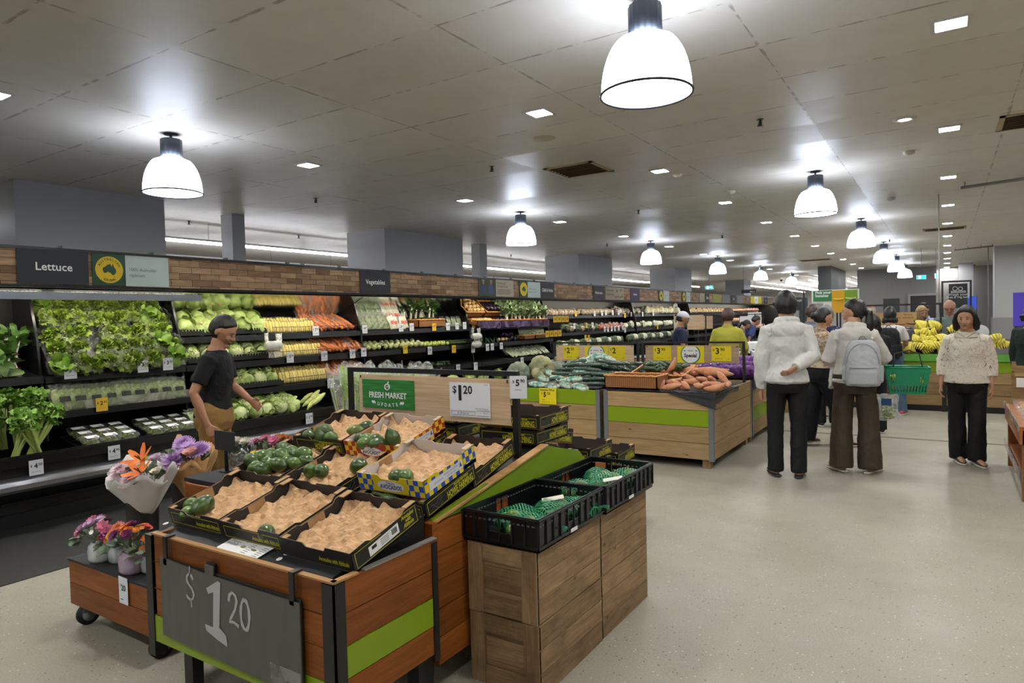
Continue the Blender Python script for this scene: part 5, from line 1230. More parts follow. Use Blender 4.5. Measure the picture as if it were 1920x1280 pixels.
def wicker_mat():
    m, t = newmat('wicker_cane', 'b87a3a', .5)
    uv = t.n('ShaderNodeUVMap').outputs[0]; s = t.n('ShaderNodeSeparateXYZ', {0: uv})
    a = t.math('SINE', t.math('MULTIPLY', s.outputs[0], 2*PI/.024)); b = t.math('SINE', t.math('MULTIPLY', s.outputs[1], 2*PI/.012))
    # over-under weave
    h = t.math('ADD', t.math('MULTIPLY', t.math('MULTIPLY', a, b), .5), t.math('MULTIPLY', b, .35))
    t.link(t.ramp(h, [(.0, lin('7a4a1e')), (.5, lin('b8783a')), (1, lin('d69a56'))]), t.b.inputs['Base Color']); t.bump(h, .8, .004); return m
wickm = wicker_mat()
def basket(label, loc, w, d, h, rot=(0, 0, 0)):
    r = thing('wicker_basket', label, 'basket', loc, rot=rot); t = .012
    mb = MB(); mb.box(-w/2, w/2, -d/2, d/2, 0, .008); mb.build('base', wickm, r)
    for A in ((-w/2, w/2, -d/2, -d/2+t), (-w/2, w/2, d/2-t, d/2), (-w/2, -w/2+t, -d/2, d/2), (w/2-t, w/2, -d/2, d/2)): MB().box(*A, 0, h).build('side', wickm, r)
    mb = MB(); P = [(-w/2, -d/2), (w/2, -d/2), (w/2, d/2), (-w/2, d/2)]
    path = []
    for k in range(4):
        a, b = Vector(P[k]), Vector(P[(k+1) % 4]); L = (b-a).length; n = max(3, int(L/.03))
        for j in range(n): q = a.lerp(b, j/n); path.append((q.x, q.y, h+.004*math.sin(j*2.2)))
    mb.tube(path, .011, 6, closed=True); mb.build('plaited_rim', flat('cane_rim', 'c58844', .5), r); return r
s0 = shelf_z(0, -6.7)
basket('wicker basket of green chillies on the top shelf, left of the bay divider', (-6.72, 7.95, s0+.02), .22, .62, .11)
for k in range(26): lay(CUKS if k % 3 else ZUC, -6.72+rp.uniform(-.07, .07), 7.95+rp.uniform(-.26, .26), s0+.12+rp.uniform(-.01, .03), 'small green vegetable in the left wicker basket, %s' % (ordn[k] if k < 20 else 'twenty-'+['first', 'second', 'third', 'fourth', 'fifth', 'sixth'][k-20]), (rp.random(), rp.uniform(-.3, .3), rp.random()*6), .8, 'green chillies in the left wicker basket')
fill(HERB, 0, 8.3, 8.85, 4, 1, 'small herb bag right of the wicker basket', .75, .01, .1, rot=lambda q: (-.3, 0, PI/2+q.uniform(-.3, .3)))
fill(CAPS, 1, 6.5, 7.7, 11, 3, 'pale green capsicum on the middle shelf', .9, .05, .09, .01)
fill(HERB, 1, 6.5, 7.0, 4, 1, 'small flat herb bag on the middle shelf', .6, .06, .1, rot=lambda q: (-1.2, 0, PI/2+q.uniform(-.5, .5)))
fill(LIME, 1, 7.72, 8.3, 9, 2, 'small lime on the middle shelf', 1, .035, .07, .01)
fill(ZUC, 1, 8.3, 8.88, 7, 2, 'dark zucchini on the middle shelf', 1, .03, .1, .01, rot=lambda q: (0, 0, q.uniform(-.4, .4)))
fill(CUKS, 2, 6.9, 8.2, 12, 2, 'dark chilli in the tray on the lower shelf', 1, .03, .09, .01, rot=lambda q: (0, 0, q.uniform(-.9, .9)))
# deck from 5.6 to 11.5: savoy, squash
MEL = cabbage(9, speck('savoy_green', '8fae52', 'b3c87a', 30, .5, .5)); SQH = bmini(8, 'b9b93e', 'd6d056', .05, name='squash', cat='squash')
for k in range(14):
    lay([MEL, SQH][k % 3 == 2], -6.2-.13*(k % 2), 6.7+.2*k, .645, 'round green vegetable on the deck behind the price frame, %s from left' % ordn[k], (rp.uniform(-.4, .4), .8, rp.random()*6), .9)
for k in range(7): lay(MEL if k % 2 else CB[0], -6.2-.12*(k % 2), 9.6+.16*k, .66, 'pale green cabbage on the deck right of the price frame, %s from left' % ordn[k], (rp.uniform(-.4, .4), .6, rp.random()*6), .9)
# --- bay 5: baskets
for k, (y, n_) in enumerate([(9.15, 'first'), (9.72, 'second'), (10.3, 'third'), (10.88, 'fourth')]):
    basket('%s from left of the long shallow wicker baskets on the top shelf' % n_, (-6.66, y+.1, s0+.04), .34, .57, .085, (0, .16, 0))
basket('steeply tilted wicker basket of potatoes high in the fridge', (-6.82, 9.15, s0+.27), .3, .5, .1, (0, .75, 0)); basket('steeply tilted wicker basket of eggplants high in the fridge', (-6.82, 9.72, s0+.27), .3, .5, .1, (0, .75, 0))
for k in range(12): lay(POT, -6.78+.09*(k % 3)-.06, 9.0+.11*(k//3), s0+.40-.06*(k % 3)+0, 'potato in the tilted basket, %s of twelve' % ordn[k], (rp.random()*3, rp.random()*3, 0), .95, 'potatoes in the tilted basket')
for k in range(8): lay(EGG, -6.74+.08*(k % 2)-.05, 9.55+.11*(k//2), s0+.37-.05*(k % 2), 'glossy eggplant in the tilted basket, %s of eight' % ordn[k], (0, .8, rp.uniform(-.4, .4)), 1.1, 'eggplants in the tilted basket')
for k in range(8): lay(POT, -6.6, 9.0+.085*k*.8, s0+.10, 'potato in the first shallow basket, %s from left' % ordn[k], (rp.random()*3, rp.random()*3, 0), .95)
for k in range(3): lay(EGG, -6.6, 9.68+.12*k, s0+.10, 'eggplant in the second shallow basket, %s from left' % ordn[k], (0, .2, rp.uniform(-.4, .4)), 1.1)
DILL = bunch(15, cream, speck('dill_green', '5e7448', '8d9f74', 30, .6, lo=.3, hi=.7), .2, 8, False, .06, .03, 'fennel_bulb', 'fennel', .016, .16)
for row in range(3):
    for k in range(10): lay(DILL, -6.55-.12*row, 9.95+.145*k, s0+.08+.09*row, 'feathery fennel bulb above the long baskets, %s from left, row %s from the front' % (ordn[k], ['one', 'two', 'three'][row]), (rp.uniform(-.3, .3), .55-.5-.2*row, rp.random()*6), .85)
o = MB().box(-.003, 0, -1.15, 1.18, 0, .11).build('clear_basket_guard', film('lilac_guard', (.8, .75, .9), .5, .3, (.9, .86, .95), 3), None, loc=(-6.46, 10.13, s0-.03)); tag(o, 'lilac-tinted clear guard in front of the long wicker baskets', 'shelf guard')
fill(CUKS, 1, 9.2, 9.7, 6, 1, 'dark cucumber right of the bag roll on the middle shelf', 1, .03)
fill(POT, 1, 9.7, 10.0, 4, 1, 'loose pale root on the middle shelf', .7, .04)
fill(EGG, 1, 10.0, 10.4, 6, 2, 'purple baby eggplant on the middle shelf', .8, .04)
basket('wicker basket of herb pots on the middle shelf', (-6.6, 10.62, shelf_z(1, -6.6)+.01), .2, .36, .075); basket('wicker basket of herb pots on the middle shelf, right end', (-6.6, 11.1, shelf_z(1, -6.6)+.01), .2, .5, .075)
for k in range(9): lay(HERB, -6.6, 10.5+.1*k, shelf_z(1, -6.6)+.05, 'bagged herb in the middle shelf baskets, %s from left' % ordn[k], (-.25, 0, PI/2+rp.uniform(-.3, .3)), .7)
fill(bag('asian_greens_bag', 'bag of greens', 14, speck('pakchoi', 'a6b886', 'd2d9b4', 16, .5), .14, .22, .07), 2, 9.95, 11.3, 11, 2, 'bag of pale asian greens on the lower shelf', 1, .03, .1, .02, rot=lambda q: (-.9, q.uniform(-.3, .3), PI/2+q.uniform(-.5, .5)))
# bag rolls hanging in front of the shelves
def bagroll(x, y, z, label, s=1):
    r = thing('bag_dispenser', label, 'bag dispenser', (x, y, z)); mb = MB()
    mb.tube([(0, -.09, .0), (0, .09, 0)], .045, 14); mb.build('bag_roll', flat('bag_white', 'd9dad6', .5), r)
    MB().box(.0, .006, -.07, .09, -.14, .05).build('loose_bag', clear2, r); MB().grid(lambda a, b: (.05+.02*math.sin(a*5), (a-.5)*.26, -.08+.1*b+.03*math.sin(a*7)), 8, 4).build('pulled_bag', clear2, r)
    MB().box(-.2, .0, -.07, .09, -.075, -.055).build('arm', black, r); MB().box(-.02, .0, -.1, -.06, .02, .14).build('clear_flap', clear2, r); MB().box(-.02, .0, .05, .12, .03, .13).build('clear_flap', clear2, r)
bagroll(-6.36, 4.86, 1.33, 'white plastic bag roll hanging at the corn shelves'); bagroll(-6.36, 8.75, 1.30, 'white plastic bag roll hanging left of the wicker baskets')
o = MB().ball((0, 0, 0), (.05, .13, .06), 14, 10).build('bag_bundle', flat('bag_white', 'd9dad6', .5), None, loc=(-6.38, 8.78, 1.17)); tag(o, 'bulging white plastic bag bundle below the second bag roll', 'bag')
# --- far bays: small wrapped packs, each its own
def pack(nm, cat, c1, c2, w, h, d, round_=False, lab=None):
    r = proto_thing(nm, cat)
    if round_: mb = MB(); mb.ball((0, 0, h*.5), (d*.5, w*.5, h*.5), 12, 8, lambda u: 1+.15*noise.noise(u*4))
    else: mb = MB(); mb.tube([(0, 0, 0), (0, 0, h*.3), (0, 0, h*.7), (0, 0, h)], [w*.3, w*.5, w*.42, w*.16], 8)
    mb.build('contents', speck('pk'+nm+c1, c1, c2, 30, .5, lo=.4, hi=.6), r)
    if lab: MB().box(d*.48, d*.52, -w*.28, w*.28, 0, h*.35).build('label', flat('lab'+lab, lab, .5), r)
    return Proto(r)
F = [pack('mushroom_punnet', 'mushroom pack', 'a08a6c', 'd8cbb4', .16, .13, .12, True), pack('onion_bag', 'vegetable bag', '7a3f6a', 'c9bfa8', .15, .16, .1), pack('white_vegetable_bag', 'vegetable bag', 'a8ad90', 'e3e3d6', .16, .18, .1, False, '1c1c1e'),
     pack('carrot_stick_pack', 'vegetable bag', 'b7925a', 'd9cfae', .14, .17, .1, False, '1c1c1e'), pack('radish_pack', 'vegetable bag', '9c3450', 'c98a4a', .14, .12, .1, True), pack('cauliflower', 'cauliflower', 'c9ccae', 'edeee0', .19, .16, .17, True, '1c1c1e'), pack('broccoli_bag', 'vegetable bag', '33452e', '76866a', .18, .17, .13, True, '1c1c1e'), pack('pink_pack', 'vegetable bag', 'd3a79c', 'e8dcc8', .11, .12, .08, False)]
def ffill(i, y0, y1, step, kinds, what, ranks=2, s=1, z=.004):
    n = int((y1-y0)/step)
    for q in range(ranks):
        for k in range(n):
            x = SHELF_F[i][0]-.08-.13*q; lay(F[kinds[k % len(kinds)]], x, y0+step*(k+.5+.3*q), shelf_z(i, x, True)+z, '%s, %s from left, rank %s' % (what, ordn[k % 20]+(' again' if k >= 20 else ''), ['one', 'two'][q]), (rp.uniform(-.1, .1), .05, rp.uniform(-.3, .3)), s*rp.uniform(.9, 1.1))
ffill(0, 11.6, 13.3, .14, [7, 7, 0], 'small pale pack above the yellow ticket strips')
ffill(0, 13.4, 15.2, .165, [0], 'mushroom punnet on the far top shelf'); ffill(0, 15.2, 16.9, .17, [1, 2, 1, 6], 'vegetable bag left of the tall price post')
ffill(0, 17.2, 20.0, .18, [2, 3, 2, 3], 'white vegetable bag on the far top shelf', 2, 1.15); ffill(0, 20.6, 24.4, .2, [3, 7, 3], 'small pack high on the far shelves', 1, 1.1)
ffill(1, 12.4, 14.0, .17, [6, 0, 6], 'wrapped pack on the far middle shelf'); ffill(1, 14.0, 15.4, .15, [4, 4, 1], 'colourful radish pack on the far middle shelf'); ffill(1, 15.4, 20.0, .2, [5, 6, 2, 5], 'cauliflower pack on the far middle shelf', 1)
ffill(2, 11.8, 15.2, .18, [6, 5, 6], 'wrapped green pack on the far lower shelf', 1); ffill(2, 15.3, 20.0, .2, [6, 6, 5], 'broccoli bag on the far lower shelf', 1, 1.1)
for k in range(12): lay(F[5] if k % 2 else F[2], -6.25, 11.7+.2*k, .6, 'wrapped cauliflower on the deck behind the cucumber display, %s from left' % ordn[k], (0, .3, 0), 1)
FL = [pack('meal_tub', 'tub', 'd98a5a', 'f0d9c4', .13, .1, .12, True), pack('dairy_tub', 'tub', 'c94a3a', 'f2eee8', .13, .12, .12, True)]
for i in range(3):
    for k in range(24): lay(FL[(k+i) % 2 if k > 14 else 0], SHELF_F[i][0]-.1, 24.5+.24*k, shelf_z(i, SHELF_F[i][0]-.1, True)+.004, 'small chilled tub in the brightly lit far bay, %s shelf, number %d' % (['top', 'middle', 'lower'][i], k+1), (0, 0, 0), 1.5, 'chilled tubs in the far bay')
# tall promotional post in front of the far shelves
p = atX(1266, 590, -6.3); r = thing('price_post', 'tall pale price post topped by a round Special badge by the onions', 'sign', (-6.28, p.y, .58))
MB().box(-.01, .0, -.15, .15, 0, 1.28).build('post_panel', flat('post_cream', 'd2cab0', .5), r); MB().poly([(.13*math.cos(k*PI/10), 1.22+.1*math.sin(k*PI/10)) for k in range(20)], (.001, .004), 0).build('round_badge', whitec, r)
text('Special', .07, ink, r, Matrix.Translation((.006, 0, 1.21)) @ FACE_X, bold=.001); text('$2', .15, ink, r, Matrix.Translation((.002, 0, 1.0)) @ FACE_X, 'price', bold=.002); MB().box(.0, .003, -.06, .06, .78, .9).build('dark_square', flat('print_brown', '6b5236', .6), r)
# ---------------------------------------------------------------- middle display of loose vegetables
pinel = wood('knotty_pine_boards', 'a98f69', '94794f', '4a3522', rough=.6, knots=.9, scale=.8, bump=.15)
cloth = speck('black_display_cloth', '1f2022', '2b2c2f', 30, .7, .4, dist=.01)
def stand(x0, x1, y0, y1, front, side, label, zt=.755, zb=.09, leg=True, posts=((0, 0), (1, 0)), side_on=True):
    r = thing('display_stand', label, 'display stand', ((x0+x1)/2, (y0+y1)/2, 0)); w, d = (x1-x0)/2, (y1-y0)/2; n = len(front); hb = (zt-zb)/n
    for k, c in enumerate(front):
        if c == 'L': MB().box(-w, w, -d-.001, -d+.018, zt-hb*(k+1)+.003, zt-hb*k-.002).build('lime_board', lime, r)
    mb = MB()
    for k, c in enumerate(front):
        if c != 'L': mb.box(-w, w, -d, -d+.018, zt-hb*(k+1)+.003, zt-hb*k-.002)
    mb.build('front_boards', pinel, r)
    mb = MB(); n = len(side); hb = (zt-zb)/n
    for k, c in enumerate(side):
        if c != 'L': mb.box(w-.018, w, -d+.01, d, zt-hb*(k+1)+.003, zt-hb*k-.002)
        else: MB().box(w-.017, w+.001, -d+.01, d, zt-hb*(k+1)+.003, zt-hb*k-.002).build('lime_side_board', lime, r)
    mb.build('side_boards', pinel, r)
    MB().box(-w, -w+.018, -d+.02, d, zb, zt).build('far_side_boards', pinel, r); MB().box(-w, w, d-.018, d, zb, zt).build('rear_boards', pinel, r)
    mb = MB(); mb.box(w-.045, w+.004, -d-.004, -d, zb-.01, zt+.006); mb.box(w, w+.004, -d, -d+.045, zb-.01, zt+.006); mb.build('corner_post', greym, r)
    MB().box(-w, -w+.05, -d-.004, -d, zb-.01, zt+.006).build('corner_post', greym, r); MB().box(w, w+.004, d-.045, d, zb-.01, zt+.006).build('corner_post', greym, r)
    MB().box(-w+.02, w-.02, -d+.02, d-.02, zt-.03, zt-.02).build('top_panel', bmet, r)
    for a, b in ((w-.12, -d+.03), (-w+.03, -d+.03), (w-.12, d-.12), (-w+.03, d-.12)): MB().box(a, a+.08, b, b+.08, 0, zb).build('leg', pinel, r)
    return r
stand(-4.45, -3.19, 6.65, 8.22, 'LPPP', 'PPPP', 'long pine display stand with lime top board, holding pumpkins and cucumbers')
stB = stand(-3.14, -1.95, 6.65, 8.22, 'PLPP', 'PPPP', 'pine display stand with a lime second board, holding sweet potatoes')
stand(-3.14, -1.95, 8.27, 9.5, 'PPLP', 'PPLP', 'pine display stand behind the sweet potatoes, holding red onions')
stand(-4.45, -3.19, 8.27, 9.5, 'PPPP', 'PPPP', 'pine display stand behind the cucumbers, mostly hidden')
# yellow ticket on the lime board
r = thing('price_ticket', 'large yellow Autumn Price ticket of $5.50 on the lime board', 'price ticket', (-3.83, 6.635, .65)); p = atY(1027, 742, 6.635); r.location = p
MB().box(-.112, .112, -.002, 0, -.095, .09).build('card', flat('special_yellow', 'e6cf0e', .5), r); mb = MB(); text_mesh(mb, 'Autumn Price', .034, FYp(-.005, -.003, .067), bold=.0008); text_mesh(mb, '$', .035, FYp(-.075, -.003, .025)); text_mesh(mb, '5', .075, FYp(-.037, -.003, .012), 1, bold=.003); text_mesh(mb, '50', .042, FYp(.015, -.003, .027), 1, bold=.001)
text_mesh(mb, 'Each', .02, FYp(-.055, -.003, -.045)); text_mesh(mb, '$5.50 per kg', .018, FYp(-.03, -.003, -.07)); mb.build('price', ink, r)
# black draped liner with padded lumps under the sweet potatoes
mb = MB(); mb.grid(lambda a, b: (-3.12+a*1.2, 6.64+b*.95, .765+.03*b+.012*abs(math.sin(a*26))*(1 if b < .93 else .3)*abs(math.sin(b*17+.5))+.008*noise.noise(Vector((a*9, b*9, 1)))), 60, 40)
o = mb.build('padded_liner', cloth); tag(o, 'black padded liner draped over the stand under the sweet potatoes', 'cloth')
mb = MB(); mb.grid(lambda a, b: (-2.45+a*.53+.004, 6.636-.004*math.sin(b*9), .765-b*(.16*a)), 12, 5); mb.grid(lambda a, b: (-1.935+.004*math.sin(b*8), 6.64+a*.95, .77-.02-b*.07*(1-a*.6)-.02*math.sin(a*7)*b), 14, 4); mb.build('hanging_edge', cloth, o)
mb = MB(); mb.grid(lambda a, b: (-3.1+a*1.17+.01*math.sin(b*12), 8.26+b*1.2, .775+.012*math.sin(a*14)*math.sin(b*9)), 20, 16); o = mb.build('padded_liner', cloth); tag(o, 'black liner under the red onions on the rear stand', 'cloth')
mb = MB(); mb.grid(lambda a, b: (-1.932+.004*math.sin(b*8), 8.26+a*1.1, .775-b*(.14-.1*a)), 14, 4); mb.build('hanging_edge', cloth, o)
mb = MB(); mb.grid(lambda a, b: (-4.42+a*1.2, 6.67+b*1.5, .765+.06*b+.006*math.sin(a*15)), 20, 16); o = mb.build('padded_liner', cloth); tag(o, 'black liner under the pumpkins and cucumbers', 'cloth')
# pumpkins
pmk = speck('pumpkin_grey_green', '5f6a5c', '8a8f78', 14, .55, .4, lo=.35, hi=.7); pmk2 = speck('pumpkin_olive', '6e7350', 'a5a070', 7, .5, .4)
def pumpkin(m, n=10):
    r = proto_thing('pumpkin', 'pumpkin'); mb = MB(); mb.ball((0, 0, 0), (.16, .16, .115), 40, 20, lambda u: (.93+.07*abs(math.cos(math.atan2(u.y, u.x)*n/2))**.6)*(1-.25*max(0, abs(u.z)-.75)/.25)); mb.build('flesh_body', m, r)
    MB().tube([(0, 0, .07), (.005, 0, .11), (.015, .01, .14)], [.022, .014, .018], 8).build('stem', speck('pumpkin_stem', '8f8a6a', '6d6748', 30, .7, .4), r); return Proto(r)
PK = [pumpkin(pmk), pumpkin(pmk2)]
for (px, py, d, k, s, rt, n_) in [(972, 706, .3, 0, .95, (1.3, .2, .3), 'grey pumpkin lying on its side at the left end'), (1016, 690, .55, 1, 1.05, (1.2, .3, .9), 'olive ribbed pumpkin, largest of the group'), (1010, 708, .3, 1, .7, (.9, .4, 1.9), 'small olive pumpkin in front of the ribbed one'), (1040, 688, .9, 0, 1.0, (.1, .1, 0), 'grey pumpkin behind the ribbed one'), (1082, 686, 1.0, 0, 1.0, (0, .1, 0), 'flat grey pumpkin behind the cucumbers')]:
    p = atY(px, py, 6.65+d); p.z = max(p.z, .79+.1*s) if d < .8 else .92; PK[k].put(p, rt, n_+' on the display stand', None, s)
# shrink-wrapped long cucumbers
cuc = speck('cucumber_wrapped', '2b3c30', '4d6253', 40, .22, .4, lo=.35, hi=.7, spec=.8); tealm = speck('teal_printed_net', '3f9080', 'c8d0bf', 18, .35, .4, lo=.42, hi=.58)
r = proto_thing('long_cucumber', 'cucumber'); mb = MB(); mb.tube([(-.175, 0, 0), (-.16, 0, .0), (-.06, 0, .004), (.06, 0, .004), (.15, 0, 0), (.172, 0, 0)], [.006, .019, .024, .024, .019, .006], 12); mb.build('wrapped_fruit', cuc, r)
MB().tube([(-.2, 0, 0), (-.172, 0, 0)], [.011, .006], 6, flat=.3).build('film_end', clear2, r); LC = Proto(r)
i = 0
for lay_ in range(5):
    for k in range(9-lay_):
        x = -3.86+.075*k+.03*lay_; y = 6.86+.05*lay_+.12*(k % 3); lay(LC, x+.05+rp.uniform(-.02, .02), y, .80+.05*lay_+.03*(k % 3), 'plastic-wrapped long cucumber, layer %s of the heap, %s from left' % (['one', 'two', 'three', 'four', 'five'][lay_], ordn[k]), (rp.uniform(-.1, .1), rp.uniform(-.1, .1), rp.uniform(-.5, .35)+(1.0 if k < 2 else 0)), 1.0)
for k in range(14): lay(LC, -3.70+.055*k, 7.4+.09*(k % 3), .92+.03*(k % 3), 'plastic-wrapped long cucumber of the rear heap, %s from left' % ordn[k], (0, rp.uniform(-.1, .1), rp.uniform(-1.0, -.4)), 1.0)
r = proto_thing('netted_snack_bag', 'net bag'); mb = MB(); mb.ball((0, 0, .03), (.125, .06, .042), 22, 12, lambda u: 1+.18*noise.noise(u*3.2)); mb.build('teal_print_bag', tealm, r); mb = MB()
for k in range(6): mb.tube([(-.08+.03*k, -.03, .04), (-.06+.03*k, .0, .075), (-.05+.03*k, .03, .04)], .005, 6)
mb.build('orange_contents', speck('orange_root', 'b5814a', 'd8a56c', 20, .5), r); o = pillow(.27, .15, .09, 4, 10, 8).build('film_bag', clear, r); o.rotation_euler = (PI/2, 0, 0); o.location = (0, .08, .04)
SNK = Proto(r)
sn = [(1010, 722, .10), (1035, 724, .08), (1062, 723, .10), (1088, 726, .06), (1018, 710, .22), (1048, 710, .25), (1075, 712, .22), (1030, 700, .4), (1060, 698, .45), (1090, 700, .35), (1085, 690, .5), (1105, 685, .55), (1100, 676, .6), (1125, 680, .6), (1135, 672, .65), (1118, 669, .62)]
for k, (px, py, d) in enumerate(sn):
    p = atY(px, py, 6.65+d); lay(SNK, p.x, p.y, p.z-.03, 'teal-printed bag of small produce on the heap between pumpkins and cucumbers, %s' % ordn[k], (rp.uniform(-.3, .3), rp.uniform(-.3, .3), rp.uniform(-.6, .6)), 1.0)
o = MB().ball((0, 0, 0), (.33, .3, .22), 20, 10).build('display_riser', bmet, None, loc=(-3.72, 7.4, .80)); tag(o, 'rounded black riser hidden under the heaped cucumber bags', 'riser')
# baskets
basket('empty wicker basket at the front of the display, left of the sweet potatoes', (-2.83, 6.83, .785), .60, .34, .135)
basket('tilted wicker basket of zucchini behind the empty basket', (-2.70, 7.3, .82), .62, .5, .12, (.16, 0, .05))
for k in range(30): lay(ZUC, -2.70+rp.uniform(-.24, .24), 7.2+.22*(k/30)+rp.uniform(-.05, .1), .93+.06*(k/30)+rp.uniform(0, .03), 'green zucchini heaped in the tilted basket', (rp.uniform(-.4, .4), rp.uniform(-.4, .4), rp.random()*6), 1.05, 'zucchini heaped in the tilted basket')
# sweet potatoes
swm = speck('sweet_potato_skin', 'b5704c', 'd29a74', 16, .6, .5, 5, lo=.3, hi=.75)
SW = []
for sd in range(3):
    r = proto_thing('sweet_potato', 'sweet potato'); mb = MB(); c = [.0, .02, .035][sd]
    mb.tube([(-.10, 0, c*.8), (-.07, 0, c*.3), (-.02, .005, 0), (.035, 0, .0), (.075, -.003, c*.4), (.11, 0, c)], [.006, .024, .036, .034, .02, .005], 12); mb.build('flesh_body', swm, r); SW.append(Proto(r))
sp_ = [(1216, 718), (1240, 722), (1262, 716), (1258, 726), (1245, 708), (1270, 706), (1285, 722), (1290, 708), (1300, 716), (1273, 722), (1305, 700), (1322, 722), (1335, 712), (1345, 722), (1328, 704), (1355, 708), (1310, 724), (1352, 696), (1243, 698), (1276, 696), (1295, 690), (1231, 712), (1316, 712), (1340, 728), (1365, 720)]
for k, (px, py) in enumerate(sp_):
    d = max(.05, (728-py)*.022); p = atY(px, py, 6.68+d); lay(SW[k % 3], p.x, p.y, max(.81, p.z), 'sweet potato of the orange heap, %s counted across the heap' % (ordn[k] if k < 20 else 'twenty-'+ordn[k-20]), (rp.uniform(-.4, .4), rp.uniform(-.6, .5), rp.random()*6), rp.uniform(.85, 1.1))
lay(SW[2], -2.52, 7.12, 1.0, 'upright curled sweet potato standing on top of the heap', (0, -1.0, .3), .85); lay(SW[0], -2.12, 7.25, .93, 'largest long sweet potato, lying right at the back of the heap', (0, .1, .1), (2.0, 1.5, 1.5)); lay(SW[1], -2.45, 7.35, .92, 'thick sweet potato behind the upright curled one', (0, 0, .3), 1.6)
# onions in purple nets
onm = speck('red_onion_net', '4b2258', '7f3f8c', 26, .4, .4, lo=.35, hi=.65); netp = net_mat('purple_net', '6a2f86')
r = proto_thing('red_onion_bag', 'onion bag')
for k, (x, y, z) in enumerate([(-.06, 0, .04), (.03, -.03, .04), (.0, .05, .04), (.09, .03, .04), (.0, .0, .095), (.06, .02, .09)]): MB().ball((x, y, z), .043, 12, 8, lambda u: 1-.1*max(0, u.z)).build('red_onion', onm, r)
mb = MB(); mb.ball((.015, .01, .06), (.125, .1, .078), 22, 12, lambda u: 1+.1*noise.noise(u*3)); mb.build('purple_net', netp, r); ON = Proto(r)
k = 0
for row in range(3):
    for c in range(7): lay(ON, -2.62+.10*c+.03*row, 8.36+.16*row, .79+.045*row, 'purple net bag of red onions, %s from left, row %s' % (ordn[c], ['one', 'two', 'three'][row]), (rp.uniform(-.2, .2), 0, rp.random()*6), rp.uniform(.95, 1.1))
BRN = bag('root_bag', 'vegetable bag', 17, speck('brushed_root', '8a7048', 'b09a70', 22, .6), .2, .26, .12, '4a78b8', None, ('round', 16))
for c in range(7): lay(BRN, -3.05+.09*c, 8.38+.1*(c % 2), .86+.02*(c % 2), 'clear and blue printed bag of brown roots behind the baskets, %s from left' % ordn[c], (-1.0, rp.uniform(-.3, .3), rp.uniform(-.4, .4)), 1.0)
for c in range(12): lay(CUKS, -4.3+.11*c, 8.5+.1*(c % 2), .85, 'dark chilli-like vegetable on the hidden rear stand, %s from left' % ordn[c], (0, 0, rp.random()*6), 1.6)
# sign frames
fy = flat('special_yellow', 'e6cf0e', .5); grn = flat('special_green', '2e8440', .5)
def special_frame(x0, x1, label, cards, yy=8.0):
    zt = 1.232; r = thing('price_sign', label, 'sign frame', ((x0+x1)/2, yy, 0)); w = (x1-x0)/2
    MB().box(-w, w, -.012, .012, zt-.022, zt).build('top_bar', bmet, r)
    for s in (-w, w-.03): MB().box(s, s+.03, -.012, .012, .70, zt-.022).build('post', bmet, r)
    pb = MB().box(-w+.06, w-.065, -.022, -.014, .975, zt-.045).build('plywood_board', ply, r)
    for s in (-w+.08, w-.085): MB().ball((s, -.023, zt-.06), .008, 8, 6).build('board_screw', ink, pb)
    W = 2*w; zc = 1.085
    for (fx, kind, pr, ce) in cards:
        x = -w+W*fx
        if kind == 'price':
            c = MB().box(x-.115, x+.115, -.027, -.023, zc-.085, zc+.09).build('price_card', fy, r); mb = MB(); text_mesh(mb, '$', .045, FYp(x-.09, -.028, zc+.045)); text_mesh(mb, pr, .1, FYp(x-.045, -.028, zc+.03), 1, bold=.003)
            if ce: text_mesh(mb, ce, .052, FYp(x+.015, -.028, zc+.05), 1, bold=.001); text_mesh(mb, 'kg', .018, FYp(x+.0, -.028, zc-.005))
            text_mesh(mb, '$%s%s per kg' % (pr, '.'+ce if ce else ''), .017, FYp(x-.03, -.028, zc-.055)); text_mesh(mb, '5702', .014, FYp(x+.085, -.028, zc-.06)); mb.build('price', ink, c)
        else:
            c = MB().box(x-.165, x+.165, -.027, -.023, zc-.11, zc+.09).build('special_card', fy, r)
            pts = lambda q: [(x+q*math.cos(a)*1.0, zc-.005+q*math.sin(a)*.98) for a in [k*PI/20 for k in range(40)]]
            clip = lambda P: [(a, min(zc+.088, max(zc-.108, b))) for a, b in P]
            MB().poly(clip(pts(.122)), (-.0295, -.0285), 1, .5).build('green_ring', grn, c); MB().poly(clip(pts(.108)), (-.031, -.0297), 1, .5).build('white_disc', whitec, c)
            mb = MB(); text_mesh(mb, 'Special', .062, FYp(x, -.032, zc-.022), .92, bold=.002); text_mesh(mb, 'FRESH', .026, FYp(x, -.032, zc+.035), 1.0)
            for s in (-1, 1): mb.ball((x+s*.072, -.032, zc+.036), (.014, .0005, .006), 8, 4)
            mb.build('special_lettering', ink, c)
    return r
special_frame(-4.52, -3.27, 'black frame with yellow $2.50 and $2 Fresh Special cards', [(.235, 'price', '2', '50'), (.53, 'special', '', ''), (.77, 'price', '2', '')])
special_frame(-3.235, -1.96, 'black frame with two yellow $3.90 Fresh Special cards', [(.22, 'price', '3', '90'), (.50, 'special', '', ''), (.79, 'price', '3', '90')])
